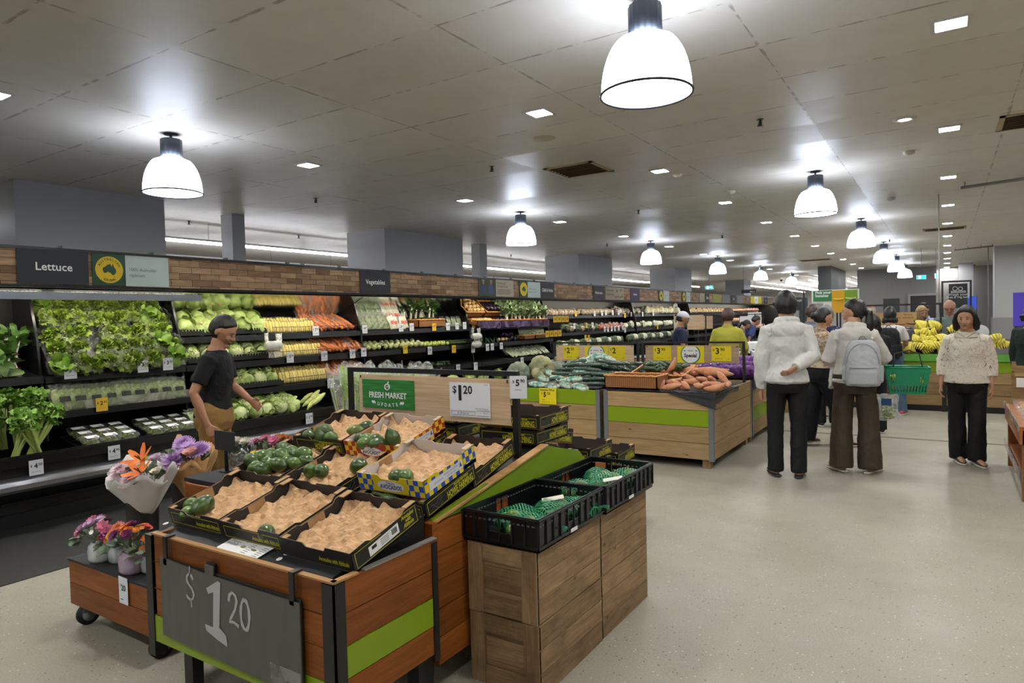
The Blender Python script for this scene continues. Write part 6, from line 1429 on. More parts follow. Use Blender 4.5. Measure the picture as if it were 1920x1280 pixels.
# lined bulk bins behind
linr = speck('crumpled_white_liner', 'cfd2d2', 'e6e8e8', 12, .4, .6, dist=.02)
def bin_(x, y, w, d, z, h, label, rot=0, fillc='a9cf94'):
    r = thing('lined_bin', label, 'bin', (x, y, z), rot)
    mb = MB()
    for A in ((-w/2, w/2, -d/2, -d/2+.02), (-w/2, w/2, d/2-.02, d/2), (-w/2, -w/2+.02, -d/2, d/2), (w/2-.02, w/2, -d/2, d/2)): mb.box(*A, 0, h)
    mb.box(-w/2, w/2, -d/2, d/2, 0, .02); mb.build('tub', bp2, r)
    path = []; mb = MB()
    P = [(-w/2, -d/2), (w/2, -d/2), (w/2, d/2), (-w/2, d/2)]
    def fn(a, b):
        k = int(a*4) % 4; f = a*4-int(a*4) if a < 1 else 1.0; k = 3 if a >= 1 else k
        p = Vector(P[k]).lerp(Vector(P[(k+1) % 4]), f); q = .8+.26*math.sin(b*PI*.5) if b < .5 else 1.03+.04*math.sin(a*40)
        z_ = h*.25+ (h*.85)*min(1, b*2) if b < .5 else h*1.05+.02*math.sin(a*31)-(b-.5)*2*(.10+.06*math.sin(a*23))
        return (p.x*q, p.y*q, z_)
    mb.grid(fn, 64, 8); mb.build('white_liner', linr, r); MB().box(-w*.42, w*.42, -d*.42, d*.42, h*.3, h*.5).build('leafy_fill', speck('bin_fill'+fillc, fillc, 'dfe8cf', 10, .6), r)
    return r
def plinth(x0, x1, y0, y1, h, label):
    r = thing('display_table', label, 'display stand', ((x0+x1)/2, (y0+y1)/2, 0)); w, d = (x1-x0)/2, (y1-y0)/2
    mb = MB()
    for k in range(4): mb.box(-w, w, -d, d, h/4*k+.002, h/4*(k+1)-.002)
    mb.build('board_sides', pinel, r); MB().box(-w, w, -d, d, h-.004, h+.012).build('top_panel', bmet, r); return r
plinth(-3.4, -1.78, 11.0, 12.3, .74, 'pine table behind the green-shirted woman, carrying lined bins')
bin_(-3.0, 11.4, .7, .55, .752, .2, 'white-lined bin left of the green-shirted woman'); bin_(-2.12, 11.35, .62, .55, .752, .16, 'white-lined bin with pale leaves right of the green-shirted woman'); bin_(-2.35, 11.98, 1.0, .5, .752, .3, 'tall white-lined bin at the rear of the pine table')
plinth(-4.9, -3.5, 11.3, 12.4, .8, 'pine table beside the man in the white cap'); bin_(-4.0, 11.8, .9, .7, .812, .15, 'dark open bin beside the man in the white cap', .1, '4a4a44')
for k, (px, py, yy, n_) in enumerate([(1304, 604, 12.8, 'right of the white cap'), (1323, 604, 14.7, 'partly hidden by the green-shirted woman'), (1400, 603, 16.9, 'left of the hooded man'), (1415, 596, 17, 'farthest, near the hooded man')]):
    p = atY(px, py, yy); r = thing('display_board', 'plain pale sign board in a black frame, %s' % n_, 'sign', (p.x, yy, 0)); MB().box(-.16, .16, -.01, 0, p.z-.14, p.z+.14).build('board', [ply, ply, whitec, whitec][k], r)
    MB().box(-.17, -.16, -.01, .01, 0, p.z+.17).build('post', bmet, r); MB().box(.19, .21, -.01, .01, 0, p.z+.17).build('post', bmet, r); MB().box(-.7, .8, -.01, .01, p.z+.17, p.z+.19).build('top_bar', bmet, r)
plinth(-4.6, -2.6, 13.0, 14.6, .8, 'low produce table far behind the cap man'); 
for k in range(14): lay(MEL if k % 2 else LIME, -3.2+.12*(k % 7)-.3, 13.6+.2*(k//7), .9, 'green produce on the far low table, %s' % ordn[k], (0, .4, 0), .9 if k % 2 else 2.2)
plinth(-2.6, -1.5, 15.8, 17.4, .85, 'far produce table behind the hooded man')
brc = speck('broccoli_green', '33502c', '5c7a48', 30, .7, .6)
r = proto_thing('broccoli', 'broccoli'); mb = MB(); mb.ball((0, 0, .06), (.08, .08, .05), 16, 10, lambda u: 1+.15*noise.noise(u*7)); mb.build('florets', brc, r); MB().tube([(0, 0, 0), (0, 0, .05)], .022, 8).build('stalk', stalk, r); BRO = Proto(r)
for k in range(18): lay(BRO, -2.5+.17*(k % 6), 15.95+.2*(k//6), .87+.04*(k//6), 'broccoli head on the far table behind the hooded man, %s' % ordn[k], (-.2, 0, k), 1.1)

# ---------------------------------------------------------------- banana stand
r = thing('banana_stand', 'long pine stand with lime stripes holding bananas at the right', 'display stand', (-.35, 12.6, 0)); w, d = 1.35, .6
mb = MB(); zs = [.09, .26, .43, .60]
for z in zs[:3]: mb.box(-w+.0, w-.0, -d, -d+.02, z+.003, z+.165)
mb.build('front_boards', pinel, r); MB().box(-w, w, -d-.001, -d+.02, .60, .75).build('lime_board', lime, r); MB().box(-w, w, -d-.02, -d+.02, .76, .87).build('green_top_strip', flat('strip_green', '5fa03e', .4), r)
text('Share bananas', .045, flat('ink_pale', 'd5e2c4', .5), r, FYp(.35, -d-.022, .80)); MB().box(-w+.02, w-.02, -d+.02, d, .10, .86).build('carcass', bp2, r)
for x in (.33, -.5): MB().box(x-.03, x+.03, -d-.024, -d, .0, .76).build('post', bmet, r)
MB().box(-w, w, -d+.02, d, 0, .09).build('plinth', black, r)
MB().poly([(-d, .87), (-d+.25, .88), (d, 1.05), (d, .86), (-d, .86)], (-w, w), 0, .5).build('sloped_top', bp2, r)
ban = speck('banana_skin', 'c9b930', 'e3d45e', 14, .45, .1, lo=.3, hi=.7); bant = flat('banana_tip', '6d6a24', .6)
r = proto_thing('banana_bunch', 'bananas'); 
for k in range(5):
    a = (k-2)*.24; mb = MB(); P = []
    for j in range(7):
        t_ = j/6; P.append(Vector((math.sin(a)*(.03+.14*math.sin(t_*PI*.9)*.7+.06*t_), -.02-.10*math.sin(t_*PI*.85)*math.cos(a), .09-.2*t_)))
    mb.tube(P, [.008, .015, .0185, .019, .018, .013, .005], 8); mb.build('banana', ban, r)
MB().tube([(0, 0, .075), (0, .0, .12)], [.022, .014], 8).build('crown_stem', bant, r); BN = Proto(r)
k = 0
for row in range(4):
    for c in range(5-(row > 1)-(row > 2)):
        p = atY(1708+12*c+5*row+rp.uniform(-3, 3), 652-13.5*row+rp.uniform(-3, 3), 12.15+.12*row); lay(BN, p.x, p.y, p.z, 'banana bunch of the big left heap, %s from left, tier %s' % (ordn[c], ['one', 'two', 'three', 'four'][row]), (-.25+rp.uniform(-.4, .4), rp.uniform(-.6, .6), rp.uniform(-1, 1)), rp.uniform(.85, 1.05))
for c, (px, py) in enumerate([(1692, 655), (1740, 657), (1757, 654), (1723, 658), (1780, 650), (1790, 640), (1783, 626), (1795, 622), (1866, 640), (1875, 652), (1884, 655), (1862, 655), (1872, 646)]):
    p = atY(px, py, 12.12 if py > 635 else 12.5); lay(BN, p.x, p.y, max(p.z, .93), 'loose banana bunch, %s from left along the front of the stand' % ordn[c], (-1.2, rp.uniform(-.5, .5), rp.uniform(-.9, .9)), .95)
# banana heap mound
o = MB().ball((0, 0, 0), (.36, .34, .3), 20, 12).build('display_riser', bp2, None, loc=(atY(1730, 640, 12.55).x, 12.6, .98)); tag(o, 'black riser under the big banana heap', 'riser')
# kraft-board price frame over the bananas
yy = 12.95; a, b = atY(1612, 574, yy), atY(1766, 575, yy); r = thing('price_sign', 'black frame with three kraft banana cards above the banana stand', 'sign frame', ((a.x+b.x)/2, yy, 0)); w = (b.x-a.x)/2
MB().box(-w, w, -.012, .012, a.z-.01, a.z+.02).build('top_bar', bmet, r)
for s in (-w, w-.03): MB().box(s, s+.03, -.012, .012, 1.0, a.z).build('post', bmet, r)
kb = flat('kraft_card', 'b08b5a', .7); z0, z1 = atY(1700, 612, yy).z, atY(1700, 585, yy).z; zc = (z0+z1)/2
MB().box(-w+.1, w-.35, -.022, -.016, z0, z1).build('board', kb, r)
for k, fx in enumerate((-.5, .02, .34)):
    x = w*fx; mb = MB(); text_mesh(mb, 'Banana', .04, FYp(x-.08, -.024, zc+.08)); mb.box(x-.16, x+.0, -.024, -.023, zc+.03, zc+.036); mb.box(x-.16, x+.0, -.024, -.023, zc+.015, zc+.02); mb.build('card_lettering', flat('ink_brown', '5a4025', .6), r)
    MB().tube([(x+.12*math.sin(t_), -.024, zc-.03-.05*math.cos(t_*.9)) for t_ in [-1.2, -.8, -.4, 0, .4, .8, 1.2]], [.003, .007, .009, .01, .009, .007, .003], 6, flat=1).build('printed_banana', [flat('print_ban1', 'a8a03c', .6), flat('print_ban2', 'b07a3a', .6), flat('print_ban3', '4a2c18', .6)][k], r)
# hanging banana sign
yy = 15.0
def atp(px, py): return atY(px, py, yy)
a, b = atp(1524, 566), atp(1560, 544); r = thing('banana_sign', 'green and yellow sign reading Pick your bananas on a black post', 'sign', (a.x, yy, 0)); ox = a.x
def rect(nm, x0, y0, x1, y1, m, y=0, t=.01):
    p, q = atp(x0, y1), atp(x1, y0); return MB().box(p.x-ox, q.x-ox, y-t, y, p.z, q.z).build(nm, m, r)
rect('white_frame', 1522, 541, 1611, 569, whitec, .004, .012); rect('green_panel', 1525, 544, 1560, 565, flat('sign_green', '2b7d46', .5), -.009); rect('yellow_panel', 1560, 543.5, 1584, 586, flat('sign_mango', 'd9a514', .5), -.01); rect('lime_panel', 1584, 542.5, 1608, 568, flat('sign_lime', '78a02c', .5), -.009); rect('small_white_card', 1544, 567, 1560, 578, whitec)
mb = MB(); c = atp(1529, 549); text_mesh(mb, 'Pick your', .078, Matrix.Translation((c.x-ox, -.022, c.z)) @ FACE_Y, align='LEFT', bold=.003); c = atp(1529, 554); text_mesh(mb, 'bananas', .078, Matrix.Translation((c.x-ox, -.022, c.z-.01)) @ FACE_Y, align='LEFT', bold=.003); mb.build('sign_lettering', whitec, r)
c = atp(1572, 558); MB().tube([(c.x-ox+.1*math.sin(t_), -.024, c.z-.04*math.cos(t_)) for t_ in (-1.3, -.8, 0, .8, 1.3)], [.004, .014, .02, .014, .004], 6).build('printed_banana', flat('print_ban4', 'e8c940', .5), r)
c = atp(1595, 556); MB().tube([(c.x-ox+.1*math.sin(t_), -.024, c.z-.04*math.cos(t_)) for t_ in (-1.3, -.8, 0, .8, 1.3)], [.004, .014, .02, .014, .004], 6).build('printed_banana', flat('print_ban5', 'b4c955', .5), r)
c = atp(1570, 586); MB().box(c.x-ox-.02, c.x-ox+.01, 0, .02, 0, c.z).build('post', bmet, r); c = atp(1575, 586); MB().box(c.x-ox-.01, c.x-ox+.02, 0, .02, 0, c.z).build('post', bmet, r)
# weigh sign
yy = 14.2
a = atp(1795, 555); r = thing('weigh_sign', 'tall black framed sign reading Weigh your Fruit and Veg here', 'sign', (a.x, yy, 0)); ox = a.x
p, q = atp(1765, 527), atp(1822, 527)
MB().box(p.x-ox, q.x-ox, -.015, .015, p.z-.03, p.z).build('top_bar', bmet, r); MB().box(p.x-ox, p.x-ox+.03, -.015, .015, 0, p.z-.03).build('post', bmet, r); MB().box(q.x-ox-.03, q.x-ox, -.015, .015, 0, p.z-.03).build('post', bmet, r)
dk = flat('sign_charcoal', '24272b', .5); pale_ = flat('print_pale', 'c9cdd0', .5); rect('charcoal_panel', 1779, 531, 1814, 578, dk, -.005)
mb = MB(); c = atp(1796, 552); text_mesh(mb, 'Weigh your', .06, Matrix.Translation((c.x-ox, -.018, c.z)) @ FACE_Y, bold=.001); c = atp(1796, 557); text_mesh(mb, 'Fruit & Veg here', .052, Matrix.Translation((c.x-ox, -.018, c.z)) @ FACE_Y, .95, bold=.001); mb.build('sign_lettering', pale_, r)
c = atp(1797, 545); mb = MB(); mb.box(c.x-ox-.11, c.x-ox+.11, -.019, -.017, c.z-.035, c.z-.02); mb.box(c.x-ox-.10, c.x-ox+.10, -.019, -.017, c.z-.01, c.z)
mb.box(c.x-ox-.11, c.x-ox-.095, -.019, -.017, c.z-.035, c.z+.0); mb.box(c.x-ox+.095, c.x-ox+.11, -.019, -.017, c.z-.035, c.z+.0); mb.tube([(c.x-ox-.05+.035*math.cos(t_), -.018, c.z+.04+.035*math.sin(t_)) for t_ in [k*PI/6 for k in range(12)]], .006, 4, closed=True); mb.tube([(c.x-ox+.03+.03*math.cos(t_), -.018, c.z+.035+.03*math.sin(t_)) for t_ in [k*PI/6 for k in range(12)]], .006, 4, closed=True); mb.build('scale_pictogram', pale_, r)
# second weigh sign far
yy = 19; a = atp(1495, 567); r = thing('weigh_sign', 'distant dark sign on posts behind the hooded man', 'sign', (a.x, yy, 0)); ox = a.x
rect('charcoal_panel', 1490, 557, 1502, 582, dk); MB().box(-.14, -.1, 0, .02, 0, 2.1).build('post', bmet, r); MB().box(.14, .18, 0, .02, 0, 2.1).build('post', bmet, r)
c = atp(1496, 563); text('Weigh', .08, pale_, r, Matrix.Translation((c.x-ox, -.012, c.z)) @ FACE_Y)
# exit signs
def exit_sign(px0, py0, px1, py1, Y, label, arrow, red_=False):
    a, b = atY(px0, py1, Y), atY(px1, py0, Y); r = thing('exit_sign', label, 'exit sign', ((a.x+b.x)/2, Y, (a.z+b.z)/2)); w, h = (b.x-a.x)/2, (b.z-a.z)/2
    MB().box(-w, w, 0, .05, -h, h).build('housing', flat('exit_housing', 'c8d0d4', .5), r); MB().box(-w+.01, w-.01, -.004, 0, -h+.01, h-.01).build('lit_panel', emis('exit_lit', '2c9fc4', .7), r)
    mb = MB(); mb.box(-w*.55, -w*.12, -.007, -.005, -h*.7, h*.7)
    if arrow: mb.box(w*.15, w*.55, -.007, -.005, -h*.12, h*.12); mb.add([(w*.45, -.006, h*.45), (w*.45, -.006, -h*.45), (w*.8, -.006, 0)], [(0, 1, 2)])
    mb.build('running_pictogram', emis('exit_white', 'eaf6fa', .9), r); MB().box(-.006, .006, .02, .03, h, CZ-(a.z+b.z)/2).build('hanger', flat('rod_grey', '5a5c60', .35, .7), r)
exit_sign(1322, 535, 1337, 543, 24, 'blue exit sign with arrow above the fridge run', True); exit_sign(1718, 515, 1737, 524, 24, 'blue exit sign between the last pendants and the right columns', False)
exit_sign(1752, 512, 1758, 522, 24.5, 'small pale hanging sign right of the exit sign', False)
p = atY(1404, 546, 27); r = thing('hanging_sign', 'black hanging aisle sign reading Meat past the fridge end', 'sign', (p.x, 27, p.z)); MB().box(-.28, .28, -.02, .02, -.07, .07).build('panel', black, r); text('Meat', .09, pale_, r, FYp(.14, -.025, -.02)); MB().tube([(-.2, 0, .07), (-.2, 0, CZ-p.z)], .005, 5).build('hanger', bmet, r); MB().tube([(.2, 0, .07), (.2, 0, CZ-p.z)], .005, 5).build('hanger', bmet, r)
# scale, red cartons
p = atY(1838, 640, 13.4); r = thing('weighing_scale', 'white round-pan weighing scale on a dark post beside the red cartons', 'scale', (p.x, 13.4, 0)); zt = atY(1838, 627, 13.4).z
MB().tube([(.06, 0, 0), (.06, 0, zt-.12)], .03, 10).build('post', bmet, r); MB().ball((0, -.05, zt+.04), (.12, .03, .12), 24, 12).build('dial', flat('scale_pale', 'c4c8ca', .25), r); MB().lathe([(.001, zt-.06), (.1, zt-.055), (.16, zt-.03), (.165, zt-.02)], 28, (.12, -.02, 0)).build('pan', flat('scale_pan', 'd0d4d6', .2, .5), r); MB().box(-.1, .2, -.1, .1, zt-.14, zt-.06).build('scale_body', whitec, r)
rc = speck('red_carton_print', 'a82a22', 'd8b04a', 24, .5, lo=.55, hi=.62)
for row in range(4):
    for c in range(2):
        p = atY(1838+12*c, 652-10.5*row, 14.2); o = MB().box(-.065, .065, -.1, .1, -.055, .055).build('red_box', rc, None, loc=(p.x-.06, 14.2, p.z+.03)); tag(o, 'small red printed box stacked behind the woman, column %s, %s from the bottom' % (['one', 'two'][c], ordn[row]), 'box', 'red printed boxes stacked behind the woman')
plinth(.35, .95, 14.0, 14.6, .66, 'low pine table under the red printed boxes')
# tall dark cabinets far right, doorway and kitchen-like wall
def slab(nm, px0, px1, py0, Y, m, label, cat, py1=None, depth=.4):
    a, b = atY(px0, py0, Y), atY(px1, py0, Y); z0 = 0 if py1 is None else atY(px0, py1, Y).z; o = MB().box(-(b.x-a.x)/2, (b.x-a.x)/2, 0, depth, z0, a.z).build(nm, m, None, loc=((a.x+b.x)/2, Y, 0)); tag(o, label, cat); return o
dkg = flat('cabinet_dark', '24262a', .35)
slab('dark_fridge_cabinet', 1800, 1832, 556, 30, dkg, 'dark glass-front cabinet with blue glow behind the weigh sign', 'cabinet')
r = bpy.data.objects['dark_fridge_cabinet']; MB().box(-.25, .25, -.02, -.01, 1.5, 2.0).build('lit_window', emis('cabinet_blue_lit', '2b3f9c', .5), r)
slab('dark_fridge_cabinet', 1903, 1925, 556, 20, dkg, 'dark purple-lit cabinet at the right edge of the frame', 'cabinet'); r = bpy.data.objects['dark_fridge_cabinet.001']; MB().box(-.15, .25, -.02, -.01, 1.1, 1.9).build('lit_window', emis('cabinet_purple_lit', '3a2f8c', .35), r)
a = atY(1707, 555, 34.4); b = atY(1755, 555, 34.4); struct(MB().box(a.x, b.x, 34.38, 34.5, 0, a.z).build('door_1', flat('doorway_dark', '2c2a29', .7)))
mb = MB(); mb.box(a.x-.1, a.x, 34.34, 34.5, 0, a.z+.1); mb.box(b.x, b.x+.1, 34.34, 34.5, 0, a.z+.1); mb.box(a.x, b.x, 34.34, 34.5, a.z, a.z+.1); struct(mb.build('trim_13', flat('door_frame_grey', '8e8d8b', .6)))
slab('dark_shelving', 1656, 1686, 560, 33, dkg, 'dark shelving unit left of the far doorway', 'shelving'); slab('checkout_screen', 1612, 1652, 574, 38, flat('far_grey_unit', '6f7478', .5), 'pale grey counter units far beyond the bananas', 'counter')
for k, (px, c) in enumerate([(1630, 'c9ccd0'), (1641, 'b5b9bd'), (1614, '9aa0a5')]):
    p = atY(px, 590, 36); o = MB().box(-.03, .03, -.03, .03, 0, CZ).build('thin_post', flat('post'+c, c, .4), None, loc=(p.x, 36, 0)); tag(o, 'thin pale post far beyond the banana sign, %s' % ['middle', 'right', 'left'][k], 'post')
slab('colourful_display', 1470, 1486, 600, 22, flat('shelf_far_grey', '8e8b86', .6), 'pale grey shelf end just right of the fridge run', 'shelving', None, 1.0)
slab('pillar_dark', 1498, 1512, 558, 34, flat('far_dark', '3c4044', .6), 'dark pillar behind the hooded man at the store back', 'pillar')
for k in range(3):
    p = atZ(1745, 525+0*k, 3.0)
# thin cable drop
p = atY(1761, 600, 12.9); o = MB().tube([(0, 0, 1.5), (0, 0, CZ)], .008, 6).build('cable_conduit', flat('wire_pale', 'b0b0ae', .4), None, loc=(p.x, 12.98, 0)); tag(o, 'thin pale cable conduit dropping from the ceiling to the banana frame', 'cable')
p = atY(1857, 600, 24.9); o = MB().tube([(0, 0, 0), (0, 0, CZ)], .012, 6).build('cable_conduit', flat('wire_dark', '6b6c6e', .4), None, loc=(p.x-.05, 24.9, 0)); tag(o, 'dark conduit running down left of the pale column', 'cable')

# ---------------------------------------------------------------- bread table at the right edge
orw = wood('orange_varnished_wood', 'a86a38', '8a4f26', rough=.35, scale=.8, bump=.05)
r = thing('bread_table', 'varnished wooden table of bread trays cut off by the right edge', 'table', (1.05, 7.4, 0)); w, d = .56, .78
zt = atX(1908, 790, .5).z; zt = min(max(zt, .6), .85)
MB().box(-w, w, -d, d, zt-.03, zt).build('table_top', orw, r); MB().box(-w+.02, w, -d, -d+.03, zt-.14, zt-.03).build('front_apron', orw, r); MB().box(-w, -w+.03, -d, d, zt-.14, zt-.03).build('side_apron', orw, r)
for a, b in ((-w+.02, -d+.01), (-w+.02, d-.09), (w-.1, -d+.01), (w-.1, d-.09)): MB().box(a, a+.08, b, b+.08, 0, zt-.03).build('leg', orw, r)
MB().box(-w+.03, w-.03, -d+.03, d-.03, .2, .225).build('lower_shelf', orw, r); MB().box(-w-.012, -w, -d, d, zt-.035, zt+.03).build('clear_ticket_rail', film('rail_film', amount=.4, rough=.2, crinkle=3), r); MB().box(-w-.012, -w, -d, d, .2, .26).build('clear_ticket_rail', film('rail_film', amount=.4), r)
MB().box(-w+.03, w, -d+.04, -d+.06, .225, zt-.14).build('front_panel', lightw, r)
mb = MB(); mb.poly([(-w+.05, zt), (w, zt), (w, zt+.42), (.0, zt+.42), (-.02, zt+.38), (-w+.09, zt+.38), (-w+.08, zt+.42), (-w+.05, zt+.42)], (d-.06, d-.03), 1); mb.build('back_board', lightw, r)
rb = flat('bread_brown', 'b87838', .6)
for k in range(6):
    x, y = 1.05-w+.16+.0*k, 7.4-d+.16+.22*k; q = thing('bread_pack', 'clear box of small bread rolls on the table, %s from the front' % ordn[k], 'bread pack', (x, y, zt+.005))
    mb = MB(); [mb.ball((-.05+.05*j, .0+.04*(j % 2), .03), (.032, .032, .025), 10, 7) for j in range(3)]; mb.build('bread_rolls', speck('bread_crust', 'b9783a', 'd39c58', 20, .5), q); MB().box(-.11, .11, -.09, .09, 0, .07).build('clear_box', film('clam_film', amount=.25), q)
r = thing('ticket_holder', 'small clear ticket holder above the bread trays', 'ticket holder', (.62, 8.05, zt+.3)); MB().box(-.06, .08, 0, .02, -.015, .015).build('arm', lightw, r); MB().box(-.05, .02, -.01, -.005, -.12, -.03).build('ticket', whitec, r)

# ---------------------------------------------------------------- flower trolley and flowers
r = thing('flower_trolley', 'low two-board timber trolley with black top and castors', 'trolley', (-3.48, 1.98, 0)); w, d = .40, .34
mb = MB(); mb.box(-w, w, -d, -d+.018, .232, .345); mb.box(-w, w, -d, -d+.018, .115, .228); mb.build('front_boards', redw, r)
MB().box(-w, -w+.018, -d+.018, d-.25, .115, .345).build('side_boards', redw, r); MB().box(w-.018, w, -d+.018, d-.25, .115, .345).build('dark_side_panel', bmet, r); MB().box(-w-.004, w+.004, -d-.004, d-.25, .345, .355).build('top_mat', cloth, r); MB().box(-w, w, d-.27, d-.25, .115, .345).build('rear_boards', redw, r)
for a, b in ((-w+.07, -d+.05), (w-.03, -d+.05), (-w+.07, d-.3), (w-.07, d-.3)):
    cst = MB(); cst.tube([(a-.014, b, .055), (a+.014, b, .055)], .055, 20); o = cst.build('castor_wheel', flat('rubber_black', '161616', .6), r)
    MB().tube([(a-.017, b, .055), (a+.017, b, .055)], .034, 16).build('wheel_hub', flat('hub_steel', '9a9c9e', .3, .8), o); MB().box(a-.022, a+.022, b-.03, b+.03, .07, .118).build('castor_bracket', flat('hub_steel', '9a9c9e', .3, .8), o)
p = atY(231, 1107, 1.63); r = thing('price_ticket', 'white $20 price card hanging on the flower trolley', 'price ticket', (p.x, 1.632, p.z)); MB().box(-.04, .04, -.002, 0, -.065, .065).build('card', flat('card_bluewhite', 'dfe3ea', .45), r); mb = MB(); text_mesh(mb, '20', .04, FYp(.004, -.003, .012), 1, bold=.001); text_mesh(mb, '$', .016, FYp(-.022, -.003, .025)); mb.box(-.025, .0, -.003, -.002, -.045, -.042); mb.build('price', ink, r)
glz = flat('vase_white_glaze', 'c9ced0', .15); glz2 = flat('vase_mauve_glaze', 'b09aae', .15); leafm = speck('foliage_eucalypt', '46563e', '76866a', 30, .6, .2)
def petal_flower(mb, c, R_, n, layers=2, cup=.2, d=(0, 0, 1), wid=.32):
    d = Vector(d).normalized(); u = d.orthogonal().normalized(); v = d.cross(u)
    for L in range(layers):
        for k in range(n):
            a = 2*PI*(k+.5*L)/n; dr = u*math.cos(a)+v*math.sin(a); leaf(mb, Vector(c)+dr*R_*.1+d*.003*L, dr*1+d*(cup+.45*L), R_*(1-.18*L), R_*wid, -.12, 0, k, 4, 3, up=tuple(d), cup=.2)
def stems(mb, c, pts):
    for q in pts: mb.tube([c, (Vector(c)+Vector(q))/2+Vector((0, 0, .01)), q], .0018, 4)
def arrangement(r, c, seed, cols, R_=.1, n=26):
    rr = random.Random(seed); fl = {}; stem = MB(); lf = MB()
    for k in range(n):
        th = rr.uniform(0, 1.25); ph = rr.uniform(0, 2*PI); q = Vector(c)+Vector((math.sin(th)*math.cos(ph)*R_*1.15, math.sin(th)*math.sin(ph)*R_, math.cos(th)*R_*.95+.02)); col, size, npet, ly = cols[k % len(cols)]
        d = (q-Vector(c)); d.y -= .05; fl.setdefault(col, MB()); petal_flower(fl[col], q, size*rr.uniform(.85, 1.15), npet, ly, .25, d); stem.tube([c, q], .0015, 4)
    for k in range(26):
        th = rr.uniform(.3, 1.5); ph = rr.uniform(0, 2*PI); q = Vector(c)+Vector((math.sin(th)*math.cos(ph)*R_, math.sin(th)*math.sin(ph)*R_, math.cos(th)*R_*.6)); leaf(lf, q, q-Vector(c), .045, .02, .3, 0, 0, 4, 3, up=(rr.uniform(-1, 1), rr.uniform(-1, 1), 1))
    stem.build('flower_stems', leafm, r); lf.build('foliage', leafm, r)
    for col, m_ in fl.items(): m_.build('blossoms', flat('bloom'+col, col, .6), r)
vprof = [(.001, 0), (.04, 0), (.05, .012), (.052, .05), (.048, .075), (.036, .085), (.038, .092)]
vs_ = [(189, 1050, .365, 1.0, glz, [('c9a8c4', .024, 9, 2), ('c46a86', .03, 7, 2), ('6d1e58', .022, 8, 2), ('e6e4dc', .013, 8, 1), ('f0eee6', .012, 8, 1)], 'white ribbed vase of lilac and pink flowers, leftmost on the trolley'), (222, 1052, .36, .8, glz, [('d9b93c', .022, 10, 2), ('d98a6a', .024, 9, 2), ('e8e4d4', .012, 8, 1), ('c45a1e', .02, 9, 2)], 'small white vase of yellow flowers behind the mauve vase'), (249, 1072, .36, 1.05, glz2, [('c9681e', .022, 12, 2), ('d9832a', .018, 12, 2), ('6b1a5e', .03, 10, 2), ('cf5f50', .024, 9, 3), ('b8742a', .014, 8, 1)], 'mauve ribbed vase of orange and purple flowers, front of the trolley'), (283, 1070, .36, .8, glz, [('b8742a', .014, 8, 1), ('c9681e', .018, 10, 1)], 'narrow white vase half hidden by the stand corner')]
for px, py, z, s, m, cols, lab in vs_:
    p = atZ(px, py, .357); r = thing('flower_vase', lab, 'vase', (p.x, p.y, .356)); s *= 1.08; mb = MB(); mb.lathe([(a*s, b*s*1.05) for a, b in vprof], 48, ridge=.035, nr=16); mb.build('ribbed_pot', m, r); arrangement(r, (0, 0, .09*s), int(px), cols, .095*s, 28)
lil = speck('lilac_petal', 'b48ac8', 'cfaedb', 30, .6); pinkp = speck('pale_pink_petal', 'd8b8c4', 'ecd6dc', 20, .6); orl = speck('orange_lily_petal', 'd9641a', 'f08a38', 14, .5)
def wrapbouquet(label, loc, paperm, R_, H_, flowers, tilt=(0, 0, 0), bucket=True, s=1, notch=1):
    r = thing('wrapped_bouquet', label, 'bouquet', loc, rot=tilt)
    mb = MB(); K = 36
    def fn(a, b):
        t_ = 2*PI*a; rad = (.055+ (R_-.055)*b**.9)*(1+.05*math.sin(t_*5+b)); top = H_*(1+.16*math.sin(t_*2.5+1)*b+.10*math.sin(t_*7)*b)
        front = max(0, -math.sin(t_)); return (rad*math.cos(t_)*1.15, rad*math.sin(t_)*.8, b*top*(1-.22*front*notch))
    mb.grid(fn, K, 8); o = mb.build('paper_wrap', paperm, r); so = o.modifiers.new('s', 'SOLIDIFY'); so.thickness = .0015
    flowers = [(k_, (q_[0]*1.1, q_[1]*1.1, q_[2]+.035), z_*1.25, m_) for k_, q_, z_, m_ in flowers]
    st = MB(); stems(st, (0, 0, .03), [f[1] for f in flowers]); lf = MB(); rr = random.Random(int(R_*1000))
    for k in range(30): q = Vector((rr.uniform(-1, 1)*R_*.8, rr.uniform(-.7, .5)*R_*.8, H_*rr.uniform(.78, .98))); leaf(lf, q, (q.x*3, q.y*3, .5), .06, .02, .3, 0, 0, 4, 3, up=(rr.uniform(-1, 1), rr.uniform(-1, 1), 1))
    st.build('flower_stems', leafm, r); lf.build('foliage', leafm, r)
    for kind, q, size, m in flowers:
        mb = MB()
        if kind == 'mum': 
            for L in range(5): petal_flower(mb, Vector(q)+Vector((0, 0, -.006*L)), size*(.45+.14*L), 14+2*L, 1, 1.25-.33*L, (0, -.5, 1), .13)
        elif kind == 'rose':
            for L in range(4): petal_flower(mb, Vector(q), size*(.55+.15*L), 5+L, 1, 2.2-.5*L, (0, -.4, 1), .5)
        elif kind == 'lily': petal_flower(mb, Vector(q), size, 6, 1, .45, (.1, -.8, 1), .2)
        else: petal_flower(mb, Vector(q), size, 12, 2, .2, (0, -.5, 1), .16)
        b_ = mb.build({'mum': 'chrysanthemum', 'rose': 'rose', 'lily': 'lily'}.get(kind, 'daisy'), m, r)
        if kind == 'lily':
            mb = MB(); [mb.tube([q, Vector(q)+Vector((math.cos(k)*.015, -.03+math.sin(k)*.012, .035))], [.001, .0022], 4) for k in range(6)]; mb.build('stamens', flat('stamen_brown', '3c1a10', .6), b_)
    return r
wpap = flat('wrap_white', 'c9c6c2', .45); kpap = speck('wrap_kraft', 'c39a68', 'b48a58', 20, .7)
